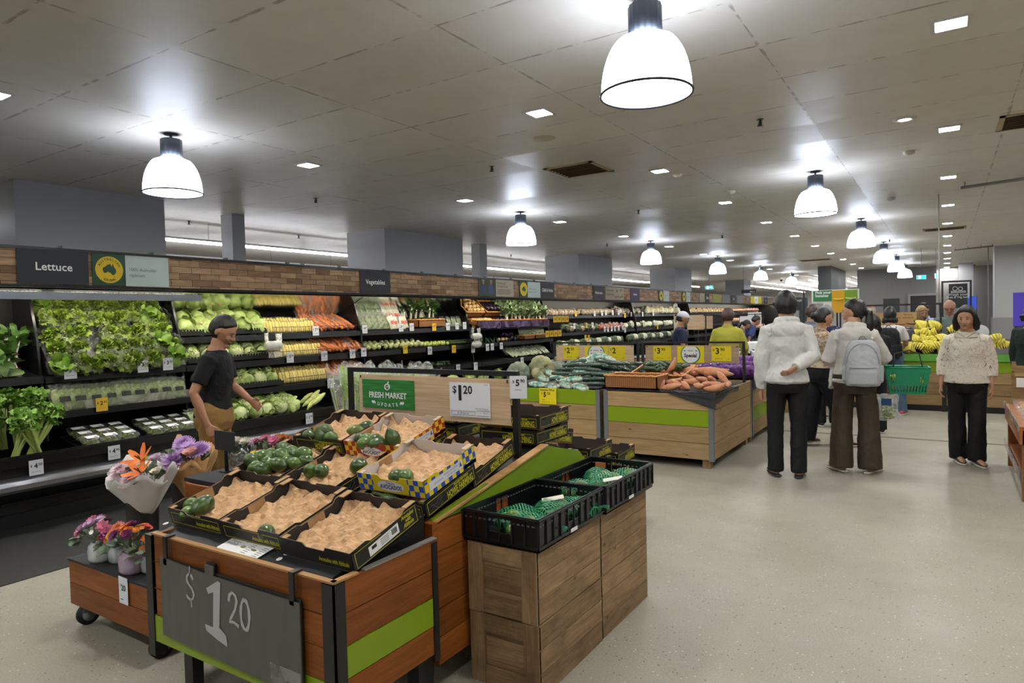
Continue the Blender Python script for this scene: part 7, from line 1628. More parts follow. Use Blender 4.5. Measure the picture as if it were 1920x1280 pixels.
def bucket(label, x, y, z, R_=.085, h=.17):
    r = thing('flower_bucket', label, 'bucket', (x, y, z)); MB().lathe([(R_*.8, 0), (R_*1.02, h), (R_*1.08, h), (R_*1.08, h-.012), (R_*.98, h-.02), (R_*.76, .004)], 32).build('shell', bp2, r); MB().lathe([(.001, .003), (R_*.8, .003)], 32).build('base', bp2, r); return r
bp0 = atY(268, 975, 2.28); bucket('black bucket under the white-wrapped bouquet', bp0.x, 2.28, .004, .1, .53)
yl_ = flat('bloom_yellow', 'c9b02c', .6)
wrapbouquet('white-wrapped bouquet of pink chrysanthemums and orange lilies', (bp0.x+.03, 2.28, .37), wpap, .235, .28, [('mum', (-.12, -.07, .25), .062, pinkp), ('rose', (-.015, -.09, .235), .042, pinkp), ('mum', (.055, -.1, .225), .058, pinkp), ('lily', (.02, -.02, .31), .085, orl), ('lily', (.125, -.08, .255), .08, orl), ('rose', (.185, -.02, .245), .035, flat('bloom_cream', 'e2dcc8', .6)), ('daisy', (.06, -.05, .27), .022, yl_), ('daisy', (.09, -.04, .275), .02, yl_), ('daisy', (-.05, .03, .29), .03, yl_), ('rose', (.07, .04, .3), .04, flat('bloom_lilacwhite', 'd6c2d6', .6))])
bp1 = atY(352, 940, 2.62); bucket('black bucket under the kraft-wrapped bouquet', bp1.x, 2.62, .004, .1, .53)
wrapbouquet('kraft-wrapped bouquet of lilac chrysanthemums', (bp1.x+.02, 2.62, .36), kpap, .19, .34, [('mum', (-.02, -.1, .28), .07, lil), ('mum', (-.08, -.0, .36), .06, lil), ('mum', (.09, -.0, .36), .06, lil), ('rose', (.1, -.06, .32), .045, flat('bloom_blush', 'd9a59c', .6)), ('daisy', (.02, -.03, .35), .045, lil), ('daisy', (-.14, .02, .34), .04, lil)], (0, .12, 0), notch=1.2)
# shelf continuing behind the trolley with more flowers
r = thing('flower_table', 'dark low table behind the trolley carrying more flowers', 'display stand', (-4.05, 3.35, 0)); MB().box(-.3, .3, -.55, .12, .38, .40).build('top_panel', cloth, r); [MB().box(a, a+.04, b, b+.04, 0, .38).build('leg', bmet, r) for a in (-.3, .26) for b in (-.55, .08)]
silver = speck('silver_foil_wrap', '8f9498', 'd6dade', 26, .2, 1.0, dist=.02); silver.node_tree.nodes['Principled BSDF'].inputs['Metallic'].default_value = .7
for k, (px, py, Y, m, R_, H_, fc, lab) in enumerate([(452, 868, 3.1, silver, .11, .24, 'e2dcc8', 'silver foil wrapped bouquet below the man in black'), (508, 842, 3.3, flat('wrap_pink', 'c4607c', .45), .13, .2, 'c9688a', 'pink tissue wrapped bouquet left of the Howe Farming carton'), (480, 862, 3.05, flat('wrap_green', '2f6b45', .5), .08, .16, 'd9b93c', 'green wrapped bunch of yellow flowers beside the pink one'), (530, 850, 3.45, flat('wrap_red', 'a82c2c', .5), .09, .22, 'b8742a', 'red wrapped bunch of brown flowers touching the carton')]):
    p = atY(px, py, Y); fm = flat('bloomz'+fc, fc, .6)
    wrapbouquet(lab, (p.x, Y, max(.40, p.z-.16)), m, R_, H_, [('daisy', (rp.uniform(-.7, .7)*R_, rp.uniform(-.6, .3)*R_, H_*rp.uniform(.85, 1.05)), .035, fm) for _ in range(7)])
# cellophane sheaves of green lilies behind the price frame
r0 = []
for k, (px, Y) in enumerate([(672, 3.75), (695, 3.7), (718, 3.8), (742, 3.7), (765, 3.8), (790, 3.72), (640, 3.6), (664, 3.55)]):
    p = atY(px, 700, Y); low = k > 5
    r = thing('lily_sheaf', 'cellophane sheaf of green lily buds, %s %s' % (ordn[k if not low else k-6], 'from left behind the green sign' if not low else 'of the two left of the frame post'), 'flowers', (p.x, Y, .70), rot=(rp.uniform(-.1, .1), rp.uniform(-.15, .15), 0)); mb = MB()
    for j in range(9):
        a = rp.uniform(0, 6.28); q = Vector((math.cos(a)*.07, math.sin(a)*.05, .36+.12*rp.random())); leaf(mb, q-Vector((0, 0, .12)), (q.x*1.6, q.y*1.6, .9), .17, .02, .15, 0, 0, 5, 4, up=(rp.uniform(-1, 1), rp.uniform(-1, 1), .2)); mb.tube([(0, 0, 0), q-Vector((0, 0, .1))], .004, 5)
    mb.build('green_buds', speck('lily_bud', '8db03c', 'b2cb62', 12, .45), r); mb = MB(); mb.grid(lambda a, b: (math.cos(a*2*PI)*(.03+.1*b)*(1+.1*math.sin(a*19)), math.sin(a*2*PI)*(.03+.07*b), .06+b*(.45+.05*math.sin(a*25))), 30, 6); mb.build('cellophane', film('cellophane_stiff', (1, 1, 1), .3, .06, crinkle=25), r)
r = thing('flower_rack', 'low black rack hidden behind the price frame, holding lily sheaves', 'rack', (-3.6, 3.75, 0)); MB().box(-.6, .5, -.25, .25, .66, .70).build('top_panel', bmet, r); [MB().box(a, a+.04, b, b+.04, 0, .66).build('leg', bmet, r) for a in (-.6, .46) for b in (-.25, .21)]
# ---------------------------------------------------------------- people
skinm = {}
def skin(c):
    if c not in skinm: skinm[c] = speck('skin_'+c, c, c, 8, .5); skinm[c].node_tree.nodes['Principled BSDF'].inputs['Subsurface Weight'].default_value = .08; skinm[c].node_tree.nodes['Principled BSDF'].inputs['Subsurface Radius'].default_value = (.02, .008, .005)
    return skinm[c]
def clothm(name, col, rough=.75, bumps=.5, sc=9):
    if name in MATS: return MATS[name]
    m, t = newmat(name, col, rough, 0, .3); tc = t.n('ShaderNodeTexCoord').outputs['Object']
    n1 = t.n('ShaderNodeTexNoise', {'Vector': tc, 'Scale': sc, 'Detail': 3, 'Distortion': 1.2}).outputs[0]
    n2 = t.n('ShaderNodeTexNoise', {'Vector': t.n('ShaderNodeMapping', {0: tc, 3: (1, 1, .45)}).outputs[0], 'Scale': sc*2.4, 'Detail': 4, 'Distortion': 1.6}).outputs[0]
    t.bump(t.math('ADD', n1, t.math('MULTIPLY', n2, .35)), bumps*.6, .035); MATS[name] = m; return m
def pattern_cloth(name, base, ink1, sc, thr, kind='lines', ink2=None):
    m, t = newmat(name, base, .75, 0, .3); tc = t.n('ShaderNodeTexCoord').outputs['Object']
    if kind == 'lines':
        mp = t.n('ShaderNodeMapping', {0: tc, 3: (1, 1, .75)}).outputs[0]
        nz = t.n('ShaderNodeTexNoise', {'Vector': mp, 'Scale': sc*.35, 'Detail': 2}).outputs['Color']
        mp2 = t.n('ShaderNodeVectorMath', {0: mp, 1: t.n('ShaderNodeVectorMath', {0: nz, 3: .22}, operation='SCALE').outputs[0]}, operation='ADD').outputs[0]
        v = t.n('ShaderNodeTexVoronoi', {'Vector': mp2, 'Scale': sc}, feature='DISTANCE_TO_EDGE').outputs['Distance']
        msk = t.n('ShaderNodeTexNoise', {'Vector': tc, 'Scale': sc*.9, 'Detail': 2}).outputs[0]
        f = t.math('MULTIPLY', t.math('LESS_THAN', v, thr), t.math('GREATER_THAN', msk, .5)); c = t.mix(f, lin(base), lin(ink1))
    elif kind == 'blots':
        nz = t.n('ShaderNodeTexNoise', {'Vector': tc, 'Scale': sc, 'Detail': 3, 'Distortion': 1}).outputs[0]
        n2 = t.n('ShaderNodeTexNoise', {'Vector': tc, 'Scale': sc*1.6, 'Detail': 2}).outputs[0]
        c = t.mix(t.math('GREATER_THAN', nz, thr), lin(base), lin(ink1)); c = t.mix(t.math('GREATER_THAN', n2, thr+.02), c, lin(ink2 or ink1))
    elif kind == 'dots':
        v = t.n('ShaderNodeTexVoronoi', {'Vector': tc, 'Scale': sc}).outputs['Distance']; c = t.mix(t.math('LESS_THAN', v, thr), lin(base), lin(ink1))
    else:
        s = t.n('ShaderNodeSeparateXYZ', {0: tc}); c = t.mix(t.math('GREATER_THAN', t.math('FRACT', t.math('MULTIPLY', s.outputs[2 if kind == 'hstripe' else 0], sc)), thr), lin(base), lin(ink1))
    t.link(c, t.b.inputs['Base Color']); n1 = t.n('ShaderNodeTexNoise', {'Vector': tc, 'Scale': 11, 'Detail': 3, 'Distortion': 1.4}).outputs[0]; t.bump(n1, .4, .03); return m
hairb = speck('hair_black', '080707', '131110', 60, .45, .7, stretch=(3, 3, .4)); hairbr = speck('hair_brown', '2a1912', '4a2c1c', 50, .4, .5, stretch=(3, 3, .4)); hairg = speck('hair_grey', '55554f', '85857e', 50, .5, .5, stretch=(3, 3, .4)); hairbl = speck('hair_blonde', '8a7048', 'b59a68', 50, .5, .5); hairw = speck('hair_white', '9a948c', 'bdb8b0', 50, .6, .3)
disp = bpy.data.textures.new('fold_clouds', 'CLOUDS'); disp.noise_scale = .09; disp.noise_depth = 2
def finish(o, vox, smooth=4, fold=0, fac=.6):
    m = o.modifiers.new('r', 'REMESH'); m.mode = 'VOXEL'; m.voxel_size = vox; m.use_smooth_shade = True
    if smooth: s = o.modifiers.new('s', 'SMOOTH'); s.iterations = smooth; s.factor = fac
    if fold: d = o.modifiers.new('d', 'DISPLACE'); d.texture = disp; d.strength = fold; d.mid_level = .5
    return o
def V(a): return Vector(a)
def person(label, x, y, rz, h, sk='b98a6c', vox=.012, bend=0, head=(0, 0), arms=None, feet=None, top=None, bottom=None, hair=None, shoes=None, sex='f', build=1.0, face=True, legs=True, hands=True, z=0, group=None, knees=None, hipw=1.0, hs=1.0):
    r = thing('person', label, 'person', (x, y, z), rz, group); s = h
    hip = V((0, 0, .52*s)); Rb = Matrix.Rotation(bend, 3, 'X')
    B = lambda p: hip+Rb @ (V(p)*s-hip) if p[2] > .52 else V(p)*s
    sw = (.092 if sex == 'f' else .104)*build; cw = .080*build; hw = (.092 if sex == 'f' else .086)*build*hipw
    if feet is None: feet = [(-.055, .0), (.055, .0)]          # right (-x), left (+x)
    if arms is None: arms = [((-sw-.018, .01, .64), (-sw-.018, -.025, .49)), ((sw+.018, .01, .64), (sw+.018, -.025, .49))]
    else: arms = [tuple((p[0]*.86,)+tuple(p[1:]) for p in a_) for a_ in arms]
    mb = MB()
    # trunk
    def trunk(mb, infl=0, z0=.47, z1=.83, flare=0):
        prof = [(.47, hw*.92, .068), (.52, hw, .075), (.57, hw*.95, .07), (.61, hw*.84, .06), (.66, cw*.96, .062), (.71, cw*1.05, .07), (.76, cw*1.12, .066), (.795, sw*.93, .054), (.815, sw*.78, .046), (.832, sw*.52, .038), (.85, .036, .034)]
        rs = []
        for zz, rx, ry in prof:
            if zz < z0-.001 or zz > z1+.001: continue
            k = flare*max(0, (.66-zz)/.2); c = B((0, .004 if zz < .7 else .008, zz))
            rs.append([c+Rb @ V(((rx+infl+k)*s*math.copysign(abs(math.cos(a))**.85, math.cos(a)), (ry*build**.5+infl+k*.8)*s*math.sin(a), 0)) for a in [2*PI*j/28 for j in range(28)]])
        mb.rings(rs)
    trunk(mb)
    neck0, neck1 = B((0, .012, .82)), B((0, -.002, .89)); mb.tube([neck0, (neck0+neck1)/2, neck1], [.046*s, .035*s, .034*s], 14)
    # head
    hc = B((0, -.014, .927)); Rh = Rb @ (Matrix.Rotation(head[0], 3, 'Z') @ Matrix.Rotation(head[1], 3, 'X')); k = 1.0
    rx, ry, rzh = .0475*s*hs, .059*s*hs, .070*s*hs
    def hfn(u):
        f = 1.0
        if u.z < 0: f *= 1-.16*abs(u.x)*(-u.z)**.5-.06*(-u.z)**2
        if u.y < 0 and u.z < -.3: f *= 1+.06*(1-abs(u.x))
        if u.y > 0 and u.z < -.1: f *= 1-.22*(-u.z)
        if u.y < -.7 and abs(u.z) < .35: f *= .985
        return f
    hm = Matrix.Translation(hc) @ Rh.to_4x4(); mb.M = hm
    mb.ball((0, 0, 0), (rx, ry, rzh), 36, 26, hfn)
    if face:
        mb.tube([(0, -ry*.92, rzh*.08), (0, -ry*1.08, -rzh*.12), (0, -ry*1.17, -rzh*.24), (0, -ry*.98, -rzh*.30)], [.0035*s, .005*s, .0068*s, .005*s], 8)
        for q in (-1, 1): mb.ball((q*.0065*s, -ry*1.0, -rzh*.26), .0045*s, 8, 6); mb.ball((q*rx*.45, -ry*.80, -rzh*.22), (.013*s, .009*s, .012*s), 10, 8)
        mb.ball((0, -ry*.92, -rzh*.48), (.0135*s, .006*s, .0055*s), 10, 6); mb.ball((0, -ry*.84, -rzh*.80), (.012*s, .008*s, .009*s), 10, 6); mb.ball((0, -ry*.86, rzh*.14), (.028*s, .006*s, .006*s), 12, 6)
    for q in (-1, 1): mb.ball((q*rx*.99, ry*.08, -rzh*.05), (.006*s, .011*s, .019*s), 10, 8)
    mb.M = None
    # arms
    AR = []
    for i, q in enumerate((-1, 1)):
        sh = B((q*sw*.95, .006, .79)); el = B(arms[i][0]) if len(arms[i]) < 3 else V(arms[i][0])*s; wr = B(arms[i][1]) if len(arms[i]) < 3 else V(arms[i][1])*s
        mb.tube([B((q*sw*.55, .006, .80)), sh, sh.lerp(el, .35), el, el.lerp(wr, .3), el.lerp(wr, .75), wr], [.028*s, .031*s, .027*s*build, .0215*s, .0225*s, .0165*s, .0145*s], 14); AR.append((sh, el, wr))
        if hands:
            d = (wr-el).normalized()
            side = V((-q, 0, 0)); side = side-d*side.dot(d)
            if side.length < .3: side = V((0, -1, 0))-d*d.dot(V((0, -1, 0)))
            side.normalize()                      # palm normal, towards the body
            fw = d.cross(side)*(1 if q < 0 else -1)
            if fw.y > 0 and abs(fw.y) > .3: fw = -fw      # thumb side looks forward
            pc = wr+d*.028*s
            mb.tube([wr-d*.004*s, wr+d*.014*s, pc+d*.006*s, pc+d*.026*s], [.0145*s, .019*s, .0225*s, .019*s], 12, flat=.55 if True else 1, up=side)
            for f in range(4):
                b0 = pc+d*.020*s+fw*(.0165-.011*f)*s; L = [.040, .045, .042, .034][f]*s; c = .35+.08*f
                p1 = b0+(d+side*.25).normalized()*L*.42; p2 = p1+(d+side*(.7+c)).normalized()*L*.32; p3 = p2+(d*.6+side*(1.2+c)).normalized()*L*.26
                mb.tube([b0-d*.006*s, b0, p1, p2, p3], [.0052*s, .0056*s, .0053*s, .0047*s, .0036*s], 8)
            t0 = wr+d*.012*s+fw*.014*s; t1 = t0+(d*.75+fw*.75+side*.25).normalized()*.020*s; t2 = t1+(d*.95+fw*.15+side*.35).normalized()*.018*s
            mb.tube([t0, t1, t2, t2+(d+side*.4).normalized()*.007*s], [.0078*s, .0066*s, .0056*s, .0035*s], 8)
    # legs
    LG = []
    for i, q in enumerate((-1, 1)):
        f = feet[i]; fz = f[2] if len(f) > 2 else 0; an = V((f[0]*s, f[1]*s, .045*s+fz*s)); hp = V((q*.052*s*hipw, 0, .50*s)); kn = hp.lerp(an, .5)+V((q*.003*s, -.010*s, .012*s))
        if knees: kn = V(knees[i])*s
        mb.tube([hp+V((0, 0, .03*s)), hp, hp.lerp(kn, .5), kn, kn.lerp(an, .35), kn.lerp(an, .8), an], [.048*s, .05*s*build, .042*s*build, .03*s, .031*s, .021*s, .019*s], 14); LG.append((hp, kn, an))
    # feet
    tr = [0, 0]
    for i, q in enumerate((-1, 1)):
        an = LG[i][2]; ft = feet[i]; toe = ft[3] if len(ft) > 3 else q*.18; d = V((math.sin(toe), -math.cos(toe), 0)); g = an.z-.045*s
        mb.tube([an-d*.025*s+V((0, 0, -.012*s)), V((an.x, an.y, g+.028*s))+d*.01*s, V((an.x, an.y, g+.02*s))+d*.06*s, V((an.x, an.y, g+.014*s))+d*.10*s, V((an.x, an.y, g+.010*s))+d*.118*s], [.018*s, .022*s, .022*s, .018*s, .008*s], 12)
    finish(mb.build('body', skin(sk), r), vox, 2 if vox < .008 else 1)
    # face parts
    if face:
        e = MB(); e.M = hm
        for q in (-1, 1): e.ball((q*.0175*s, -ry*.885, rzh*.02), (.0072*s, .0046*s, .0026*s), 12, 8)
        e.build('eyes', flat('eye_white', '8f857c', .3), r); e = MB(); e.M = hm
        for q in (-1, 1): e.ball((q*.0172*s, -ry*.885-.0040*s, rzh*.018), (.0033*s, .0014*s, .0026*s), 10, 6)
        e.build('irises', flat('iris_dark', '1a100c', .2), r); e = MB(); e.M = hm
        for q in (-1, 1): e.tube([(q*.009*s, -ry*.985, rzh*.175), (q*.018*s, -ry*.955, rzh*.20), (q*.027*s, -ry*.84, rzh*.165)], [.0014*s, .0019*s, .0009*s], 6)
        for q in (-1, 1): e.tube([(q*.010*s, -ry*.96, rzh*.055), (q*.0175*s, -ry*.965, rzh*.075), (q*.025*s, -ry*.86, rzh*.05)], .0009*s, 5)
        e.build('eyebrows', {'w': hairw, 'g': hairg}.get((hair or ('s', ''))[1][:1] if hair else '', hairb), r)
        e = MB(); e.M = hm; e.tube([(-.0125*s, -ry*.90, -rzh*.475), (-.005*s, -ry*.975, -rzh*.455), (0, -ry*.985, -rzh*.465), (.005*s, -ry*.975, -rzh*.455), (.0125*s, -ry*.90, -rzh*.475)], [.0012*s, .0028*s, .003*s, .0028*s, .0012*s], 6)
        e.tube([(-.011*s, -ry*.90, -rzh*.50), (0, -ry*.975, -rzh*.53), (.011*s, -ry*.90, -rzh*.50)], [.0012*s, .0034*s, .0012*s], 6); e.build('lips', flat('lip_rose', '8f5248', .5), r)
    # top
    if top:
        kind, m, slv, hem = top[:4]; inf = {'tee': .007, 'hoodie': .014, 'blouse': .011, 'shirt': .010, 'dress': .012}[kind]; flare = {'hoodie': .022, 'blouse': .03, 'tee': .008, 'shirt': .012, 'dress': .02}[kind]
        mb = MB(); trunk(mb, inf, hem, .83, flare)
        if hem < .47: c = V((0, 0, hem*s)); mb.rings([[V(((hw+.03+.0)*s*math.cos(a), .10*s*math.sin(a), zz*s)) for a in [2*PI*j/28 for j in range(28)]] for zz in (hem, .40, .50)])
        c = B((0, .008, .838)); mb.tube([B((0, .008, .815)), c], [.055*s, .042*s], 16)
        for i, q in enumerate((-1, 1)):
            sh, el, wr = AR[i]; f = slv; a0 = B((q*sw*.55, .006, .795)); pad = inf*.8*s
            if f <= 1: mb.tube([a0, sh, sh.lerp(el, .5*f), sh.lerp(el, f)], [.034*s+pad, .033*s+pad, .032*s*build+pad, .032*s*build+pad], 16)
            else:
                g = f-1; mb.tube([a0, sh, sh.lerp(el, .5), el, el.lerp(wr, g*.5), el.lerp(wr, g)], [.034*s+pad, .032*s+pad, .028*s*build+pad, .026*s+pad*1.2, .025*s+pad, (.020 if kind == 'hoodie' else .026)*s+pad*.8], 16)
        if kind == 'hoodie':
            mb.tube([B((sw*.5*math.sin(a), .034-.028*math.cos(a)*1.0, .83+.012*(1-math.cos(a)))) for a in [k_*PI/5 for k_ in range(10)]], .021*s, 10, closed=True)
            mb.ball(B((0, .066, .800)), (.086*s, .030*s, .050*s), 20, 14); mb.tube([B((.085*math.sin(a), .052+.012*math.cos(a), .79+.045*math.cos(a))) for a in [PI*.55+k_*PI*.09 for k_ in range(11)]], .017*s, 10); mb.rings([[B((0, 0, zz))+V(((hw+.022)*s*math.cos(a), .094*s*math.sin(a), 0)) for a in [2*PI*j/28 for j in range(28)]] for zz in (hem-.004, hem+.02)])
        if kind in ('shirt', 'blouse'): mb.tube([B((.042*math.sin(a), .01-.034*math.cos(a), .842-.008*math.cos(a))) for a in [k_*PI/6 for k_ in range(12)]], .009*s, 8, closed=True)
        finish(mb.build({'tee': 't_shirt', 'hoodie': 'hooded_jacket', 'blouse': 'blouse', 'shirt': 'shirt', 'dress': 'dress'}[kind], m, r), max(vox, .009), 3, (.02 if kind == 'hoodie' else .016) if vox < .012 else .01)
    if bottom:
        m, wid = bottom[:2]; ztop = .60; mb = MB(); inf = .010
        rs = []
        for zz, rx_, ry_ in [(.46, hw*.96, .075), (.50, hw+inf*1.6, .088), (.56, hw*1.0+inf*1.6, .084), (ztop, hw*.86+inf, .066)]: rs.append([V((rx_*s*math.cos(a), ry_*build**.5*s*math.sin(a)+.002*s, zz*s)) for a in [2*PI*j/28 for j in range(28)]])
        mb.rings(rs)
        for i, q in enumerate((-1, 1)):
            hp, kn, an = LG[i]; lo = an+V((0, 0, -.018*s)) ; w_ = wid
            mb.tube([hp+V((0, 0, .01*s)), hp+V((0, 0, -.03*s)), hp.lerp(kn, .5), kn, kn.lerp(an, .5), lo], [.052*s*build, .054*s*build, (.045+.35*(w_-.03))*s, (.036+.55*(w_-.03))*s, (.032+.85*(w_-.03))*s, w_*s], 16)
        finish(mb.build('trousers', m, r), max(vox, .009), 3, .014 if vox < .012 else .008)
    if shoes:
        kind, m, sm = shoes
        for i, q in enumerate((-1, 1)):
            an = LG[i][2]; ft = feet[i]; toe = ft[3] if len(ft) > 3 else q*.18; d = V((math.sin(toe), -math.cos(toe), 0)); g = an.z-.045*s; sd = V((d.y, -d.x, 0))
            def ring(t_, w_, z0, z1): c = V((an.x, an.y, g))+d*t_*s; return [c+sd*w_*s*math.cos(a)+V((0, 0, (z0+(z1-z0)*(math.sin(a)*.5+.5))*s)) for a in [2*PI*j/14 for j in range(14)]]
            mb = MB(); mb.rings([ring(-.046, .014, .0, .012), ring(-.038, .022, 0, .014), ring(0, .023, 0, .014), ring(.06, .027, 0, .014), ring(.10, .024, 0, .014), ring(.122, .010, .001, .011)]); sole = mb.build('shoe_sole', sm, r)
            mb = MB()
            if kind == 'sneaker': mb.rings([ring(-.044, .013, .012, .032), ring(-.034, .021, .011, .048), ring(-.01, .023, .011, .052), ring(.03, .024, .011, .045), ring(.07, .025, .011, .032), ring(.10, .022, .011, .025), ring(.119, .009, .011, .017)])
            else: mb.rings([ring(.04, .026, .012, .036), ring(.06, .0275, .012, .037), ring(.09, .026, .012, .031), ring(.115, .016, .012, .02)])
            mb.build('shoe_upper', m, r)
    if hair:
        kind, m = hair[0], {'b': hairb, 'br': hairbr, 'g': hairg, 'bl': hairbl, 'w': hairw}[hair[1]]; mb = MB(); mb.M = hm
        def cap(front=.35, low=-.35, vol=1.1, top_=1.10):
            def fn(u):
                back = u.y > .15
                line = (.62-.25*abs(u.x)) if u.y < 0 else (-.1 if not back else low)
                if u.y < 0: line = front+(-.35*abs(u.x)**2)
                e = min(1, max(0, (u.z-line)/.14+.5))
                return (.86+(vol-.86)*e)*(1+.03*noise.noise(V((u.x*5, u.y*5, u.z*2))))+(top_-vol)*max(0, u.z)*e
            mb.ball((0, .004*s, .002*s), (rx*1.02, ry*1.02, rzh), 40, 30, fn)
        if kind == 'short': cap(.56, -.40, 1.075, 1.12)
        elif kind == 'thick': cap(.35, -.62, 1.17, 1.22)
        elif kind == 'crop': cap(.45, -.5, 1.06, 1.08)
        elif kind == 'bun': cap(.5, -.5, 1.08, 1.08); mb.ball((0, ry*1.25, rzh*.15), (.026*s, .024*s, .026*s), 16, 12)
        elif kind == 'ponytail': cap(.5, -.45, 1.09, 1.1); mb.tube([(0, ry*.95, rzh*.1), (0, ry*1.35, -rzh*.1), (.004*s, ry*1.35, -rzh*1.0), (.008*s, ry*1.2, -rzh*2.0), (.006*s, ry*1.15, -rzh*2.7)], [.012*s, .017*s, .024*s, .02*s, .005*s], 12)
        elif kind == 'balding':
            mb.ball((0, .006*s, -.004*s), (rx*1.03, ry*1.04, rzh), 36, 26, lambda u: (1.06 if (u.y > -.1 and -.55 < u.z < .5) else .88))
        elif kind == 'bob':
            cap(.55, -.7, 1.13, 1.14)
            for q in (-1, 1): mb.tube([(q*rx*.35, -ry*.55, rzh*.86), (q*rx*.95, -ry*.45, rzh*.35), (q*rx*1.12, -ry*.22, -rzh*.3), (q*rx*1.08, -ry*.18, -rzh*.85), (q*rx*.98, -ry*.2, -rzh*1.02)], [.010*s, .016*s, .019*s, .016*s, .006*s], 10)
            mb.tube([(-rx*.75, ry*.75, -rzh*.3), (-rx*.8, ry*.7, -rzh*.95)], [.032*s, .018*s], 10); mb.tube([(rx*.75, ry*.75, -rzh*.3), (rx*.8, ry*.7, -rzh*.95)], [.032*s, .018*s], 10); mb.tube([(0, ry*.8, -rzh*.3), (0, ry*.8, -rzh*.98)], [.036*s, .022*s], 10)
        elif kind == 'wavy': cap(.45, -.7, 1.16, 1.16); [mb.ball((rx*1.0*math.sin(a), ry*.85*math.cos(a)*.9+.004, -rzh*.75), (.022*s, .02*s, .03*s), 10, 8) for a in (-1.4, -.8, -.2, .4, 1.0, 1.5)]
        finish(mb.build('hair', m, r), max(.006, vox*.8), 1, .010)
    r['_s'] = s
    return r, hm, AR, LG, B
# facing: local front is -Y; heading angle a turns it so that it looks along (sin a, -cos a)
OLIVE = clothm('olive_green_cotton', 'a8a53c', .8, .3)
wht = clothm('white_windbreaker', 'c9c8c5', .5, .8, 4.5); wht2 = clothm('cream_white_jacket', 'c8c5bf', .6, .8, 4.5)
blk = clothm('black_cotton', '111113', .8, .35); blkt = clothm('black_trouser_cloth', '141416', .7, .5, 6); brnt = clothm('brown_satin_trousers', '40382c', .5, .6, 5); navyp = clothm('navy_black_trousers', '10121a', .75, .5, 5)
denim = clothm('blue_denim', '4a6076', .85, .3); black_sh = flat('shoe_black', '16161a', .5); white_sh = flat('sole_white', 'd4d1ca', .5)
# 1 hooded man, seen from behind, right arm folded behind the back
r, hm, AR, LG, B = person('tall person in a white hooded windbreaker and black trousers, seen from behind, arm behind back', -1.262, 6.70, PI+.28, 1.745, 'b08468', .007, 0, (.1, -.02),
    arms=[((-.150, .05, .66), (-.035, .115, .60)), ((.152, .01, .645), (.15, -.02, .475))], feet=[(-.055, .01), (.06, -.01)], top=('hoodie', wht, 1.98, .515), bottom=(blkt, .042), hair=('thick', 'b'), shoes=('slide', flat('slide_navy', '262c3c', .5), flat('slide_navy_sole', '1f2431', .6)), sex='m', build=.98)
mb = MB(); sh, el, wr = AR[1]; off = V((.046, .002, 0)); mb.tube([sh+off*.95, sh.lerp(el, .5)+off, el+off*.98, el.lerp(wr, .45)+off*.86], .006, 6); mb.build('navy_sleeve_stripe', flat('stripe_navy', '1c2038', .6), r)
# 2 floral shirt woman, bun
r2 = person('woman with a low black bun in a floral blouse and wide navy trousers, walking', -1.20, 8.42, PI-.95, 1.60, 'b28566', .008, 0, (-.05, .05), arms=[((-.15, -.0, .65), (-.14, -.08, .55)), ((.15, -.0, .65), (.14, -.08, .55))],
    feet=[(-.05, -.13, 0, -.1), (.05, .10, .015, .2)], top=('blouse', pattern_cloth('floral_print', 'b5aa98', 'a87850', 22, .56, 'blots', '7d7466'), 1.25, .55), bottom=(navyp, .062), hair=('bun', 'b'), shoes=('sneaker', black_sh, white_sh), build=1.05, face=True)
# 3 ponytail woman with grey backpack
r3, hm3, AR3, LG3, B3 = person('woman with a black ponytail and glasses in a white jacket and brown wide trousers', -.735, 7.17, PI+.10, 1.665, 'b88c70', .007, 0, (1.25, .05), arms=[((-.178, -.05, .66), (-.14, -.19, .62)), ((.16, .0, .66), (.10, -.12, .60))],
    feet=[(-.075, .0, 0, -.5), (.075, .0, 0, .7)], top=('hoodie', wht2, 1.95, .525), bottom=(brnt, .066), hair=('ponytail', 'b'), shoes=('slide', flat('slide_cream', 'cfc7b4', .6), flat('slide_cream_sole', 'd8d2c2', .6)), build=1.0, hipw=1.08)
mb = MB(); mb.M = hm3; s3 = 1.665
for q in (-1, 1): mb.tube([(q*.0185*s3+.0155*s3*math.cos(a), -.059*s3, .002+.0125*s3*math.sin(a)) for a in [k*PI/8 for k in range(16)]], .0011, 4, closed=True); mb.tube([(q*.034*s3, -.058*s3, .004), (q*.047*s3, .0, .002)], .001, 4)
mb.build('glasses', flat('glasses_gold', '8a7a58', .3, .8), r3)
mb = MB(); mb.grid(lambda a, b: (.11*s3+.03*math.sin(a*9)+.02*b, .02-.10*a, (.60-.10*b-.02*math.sin(a*5))*s3), 10, 8); o = mb.build('tied_jacket_cloth', wht2, r3); sd = o.modifiers.new('s', 'SOLIDIFY'); sd.thickness = .012
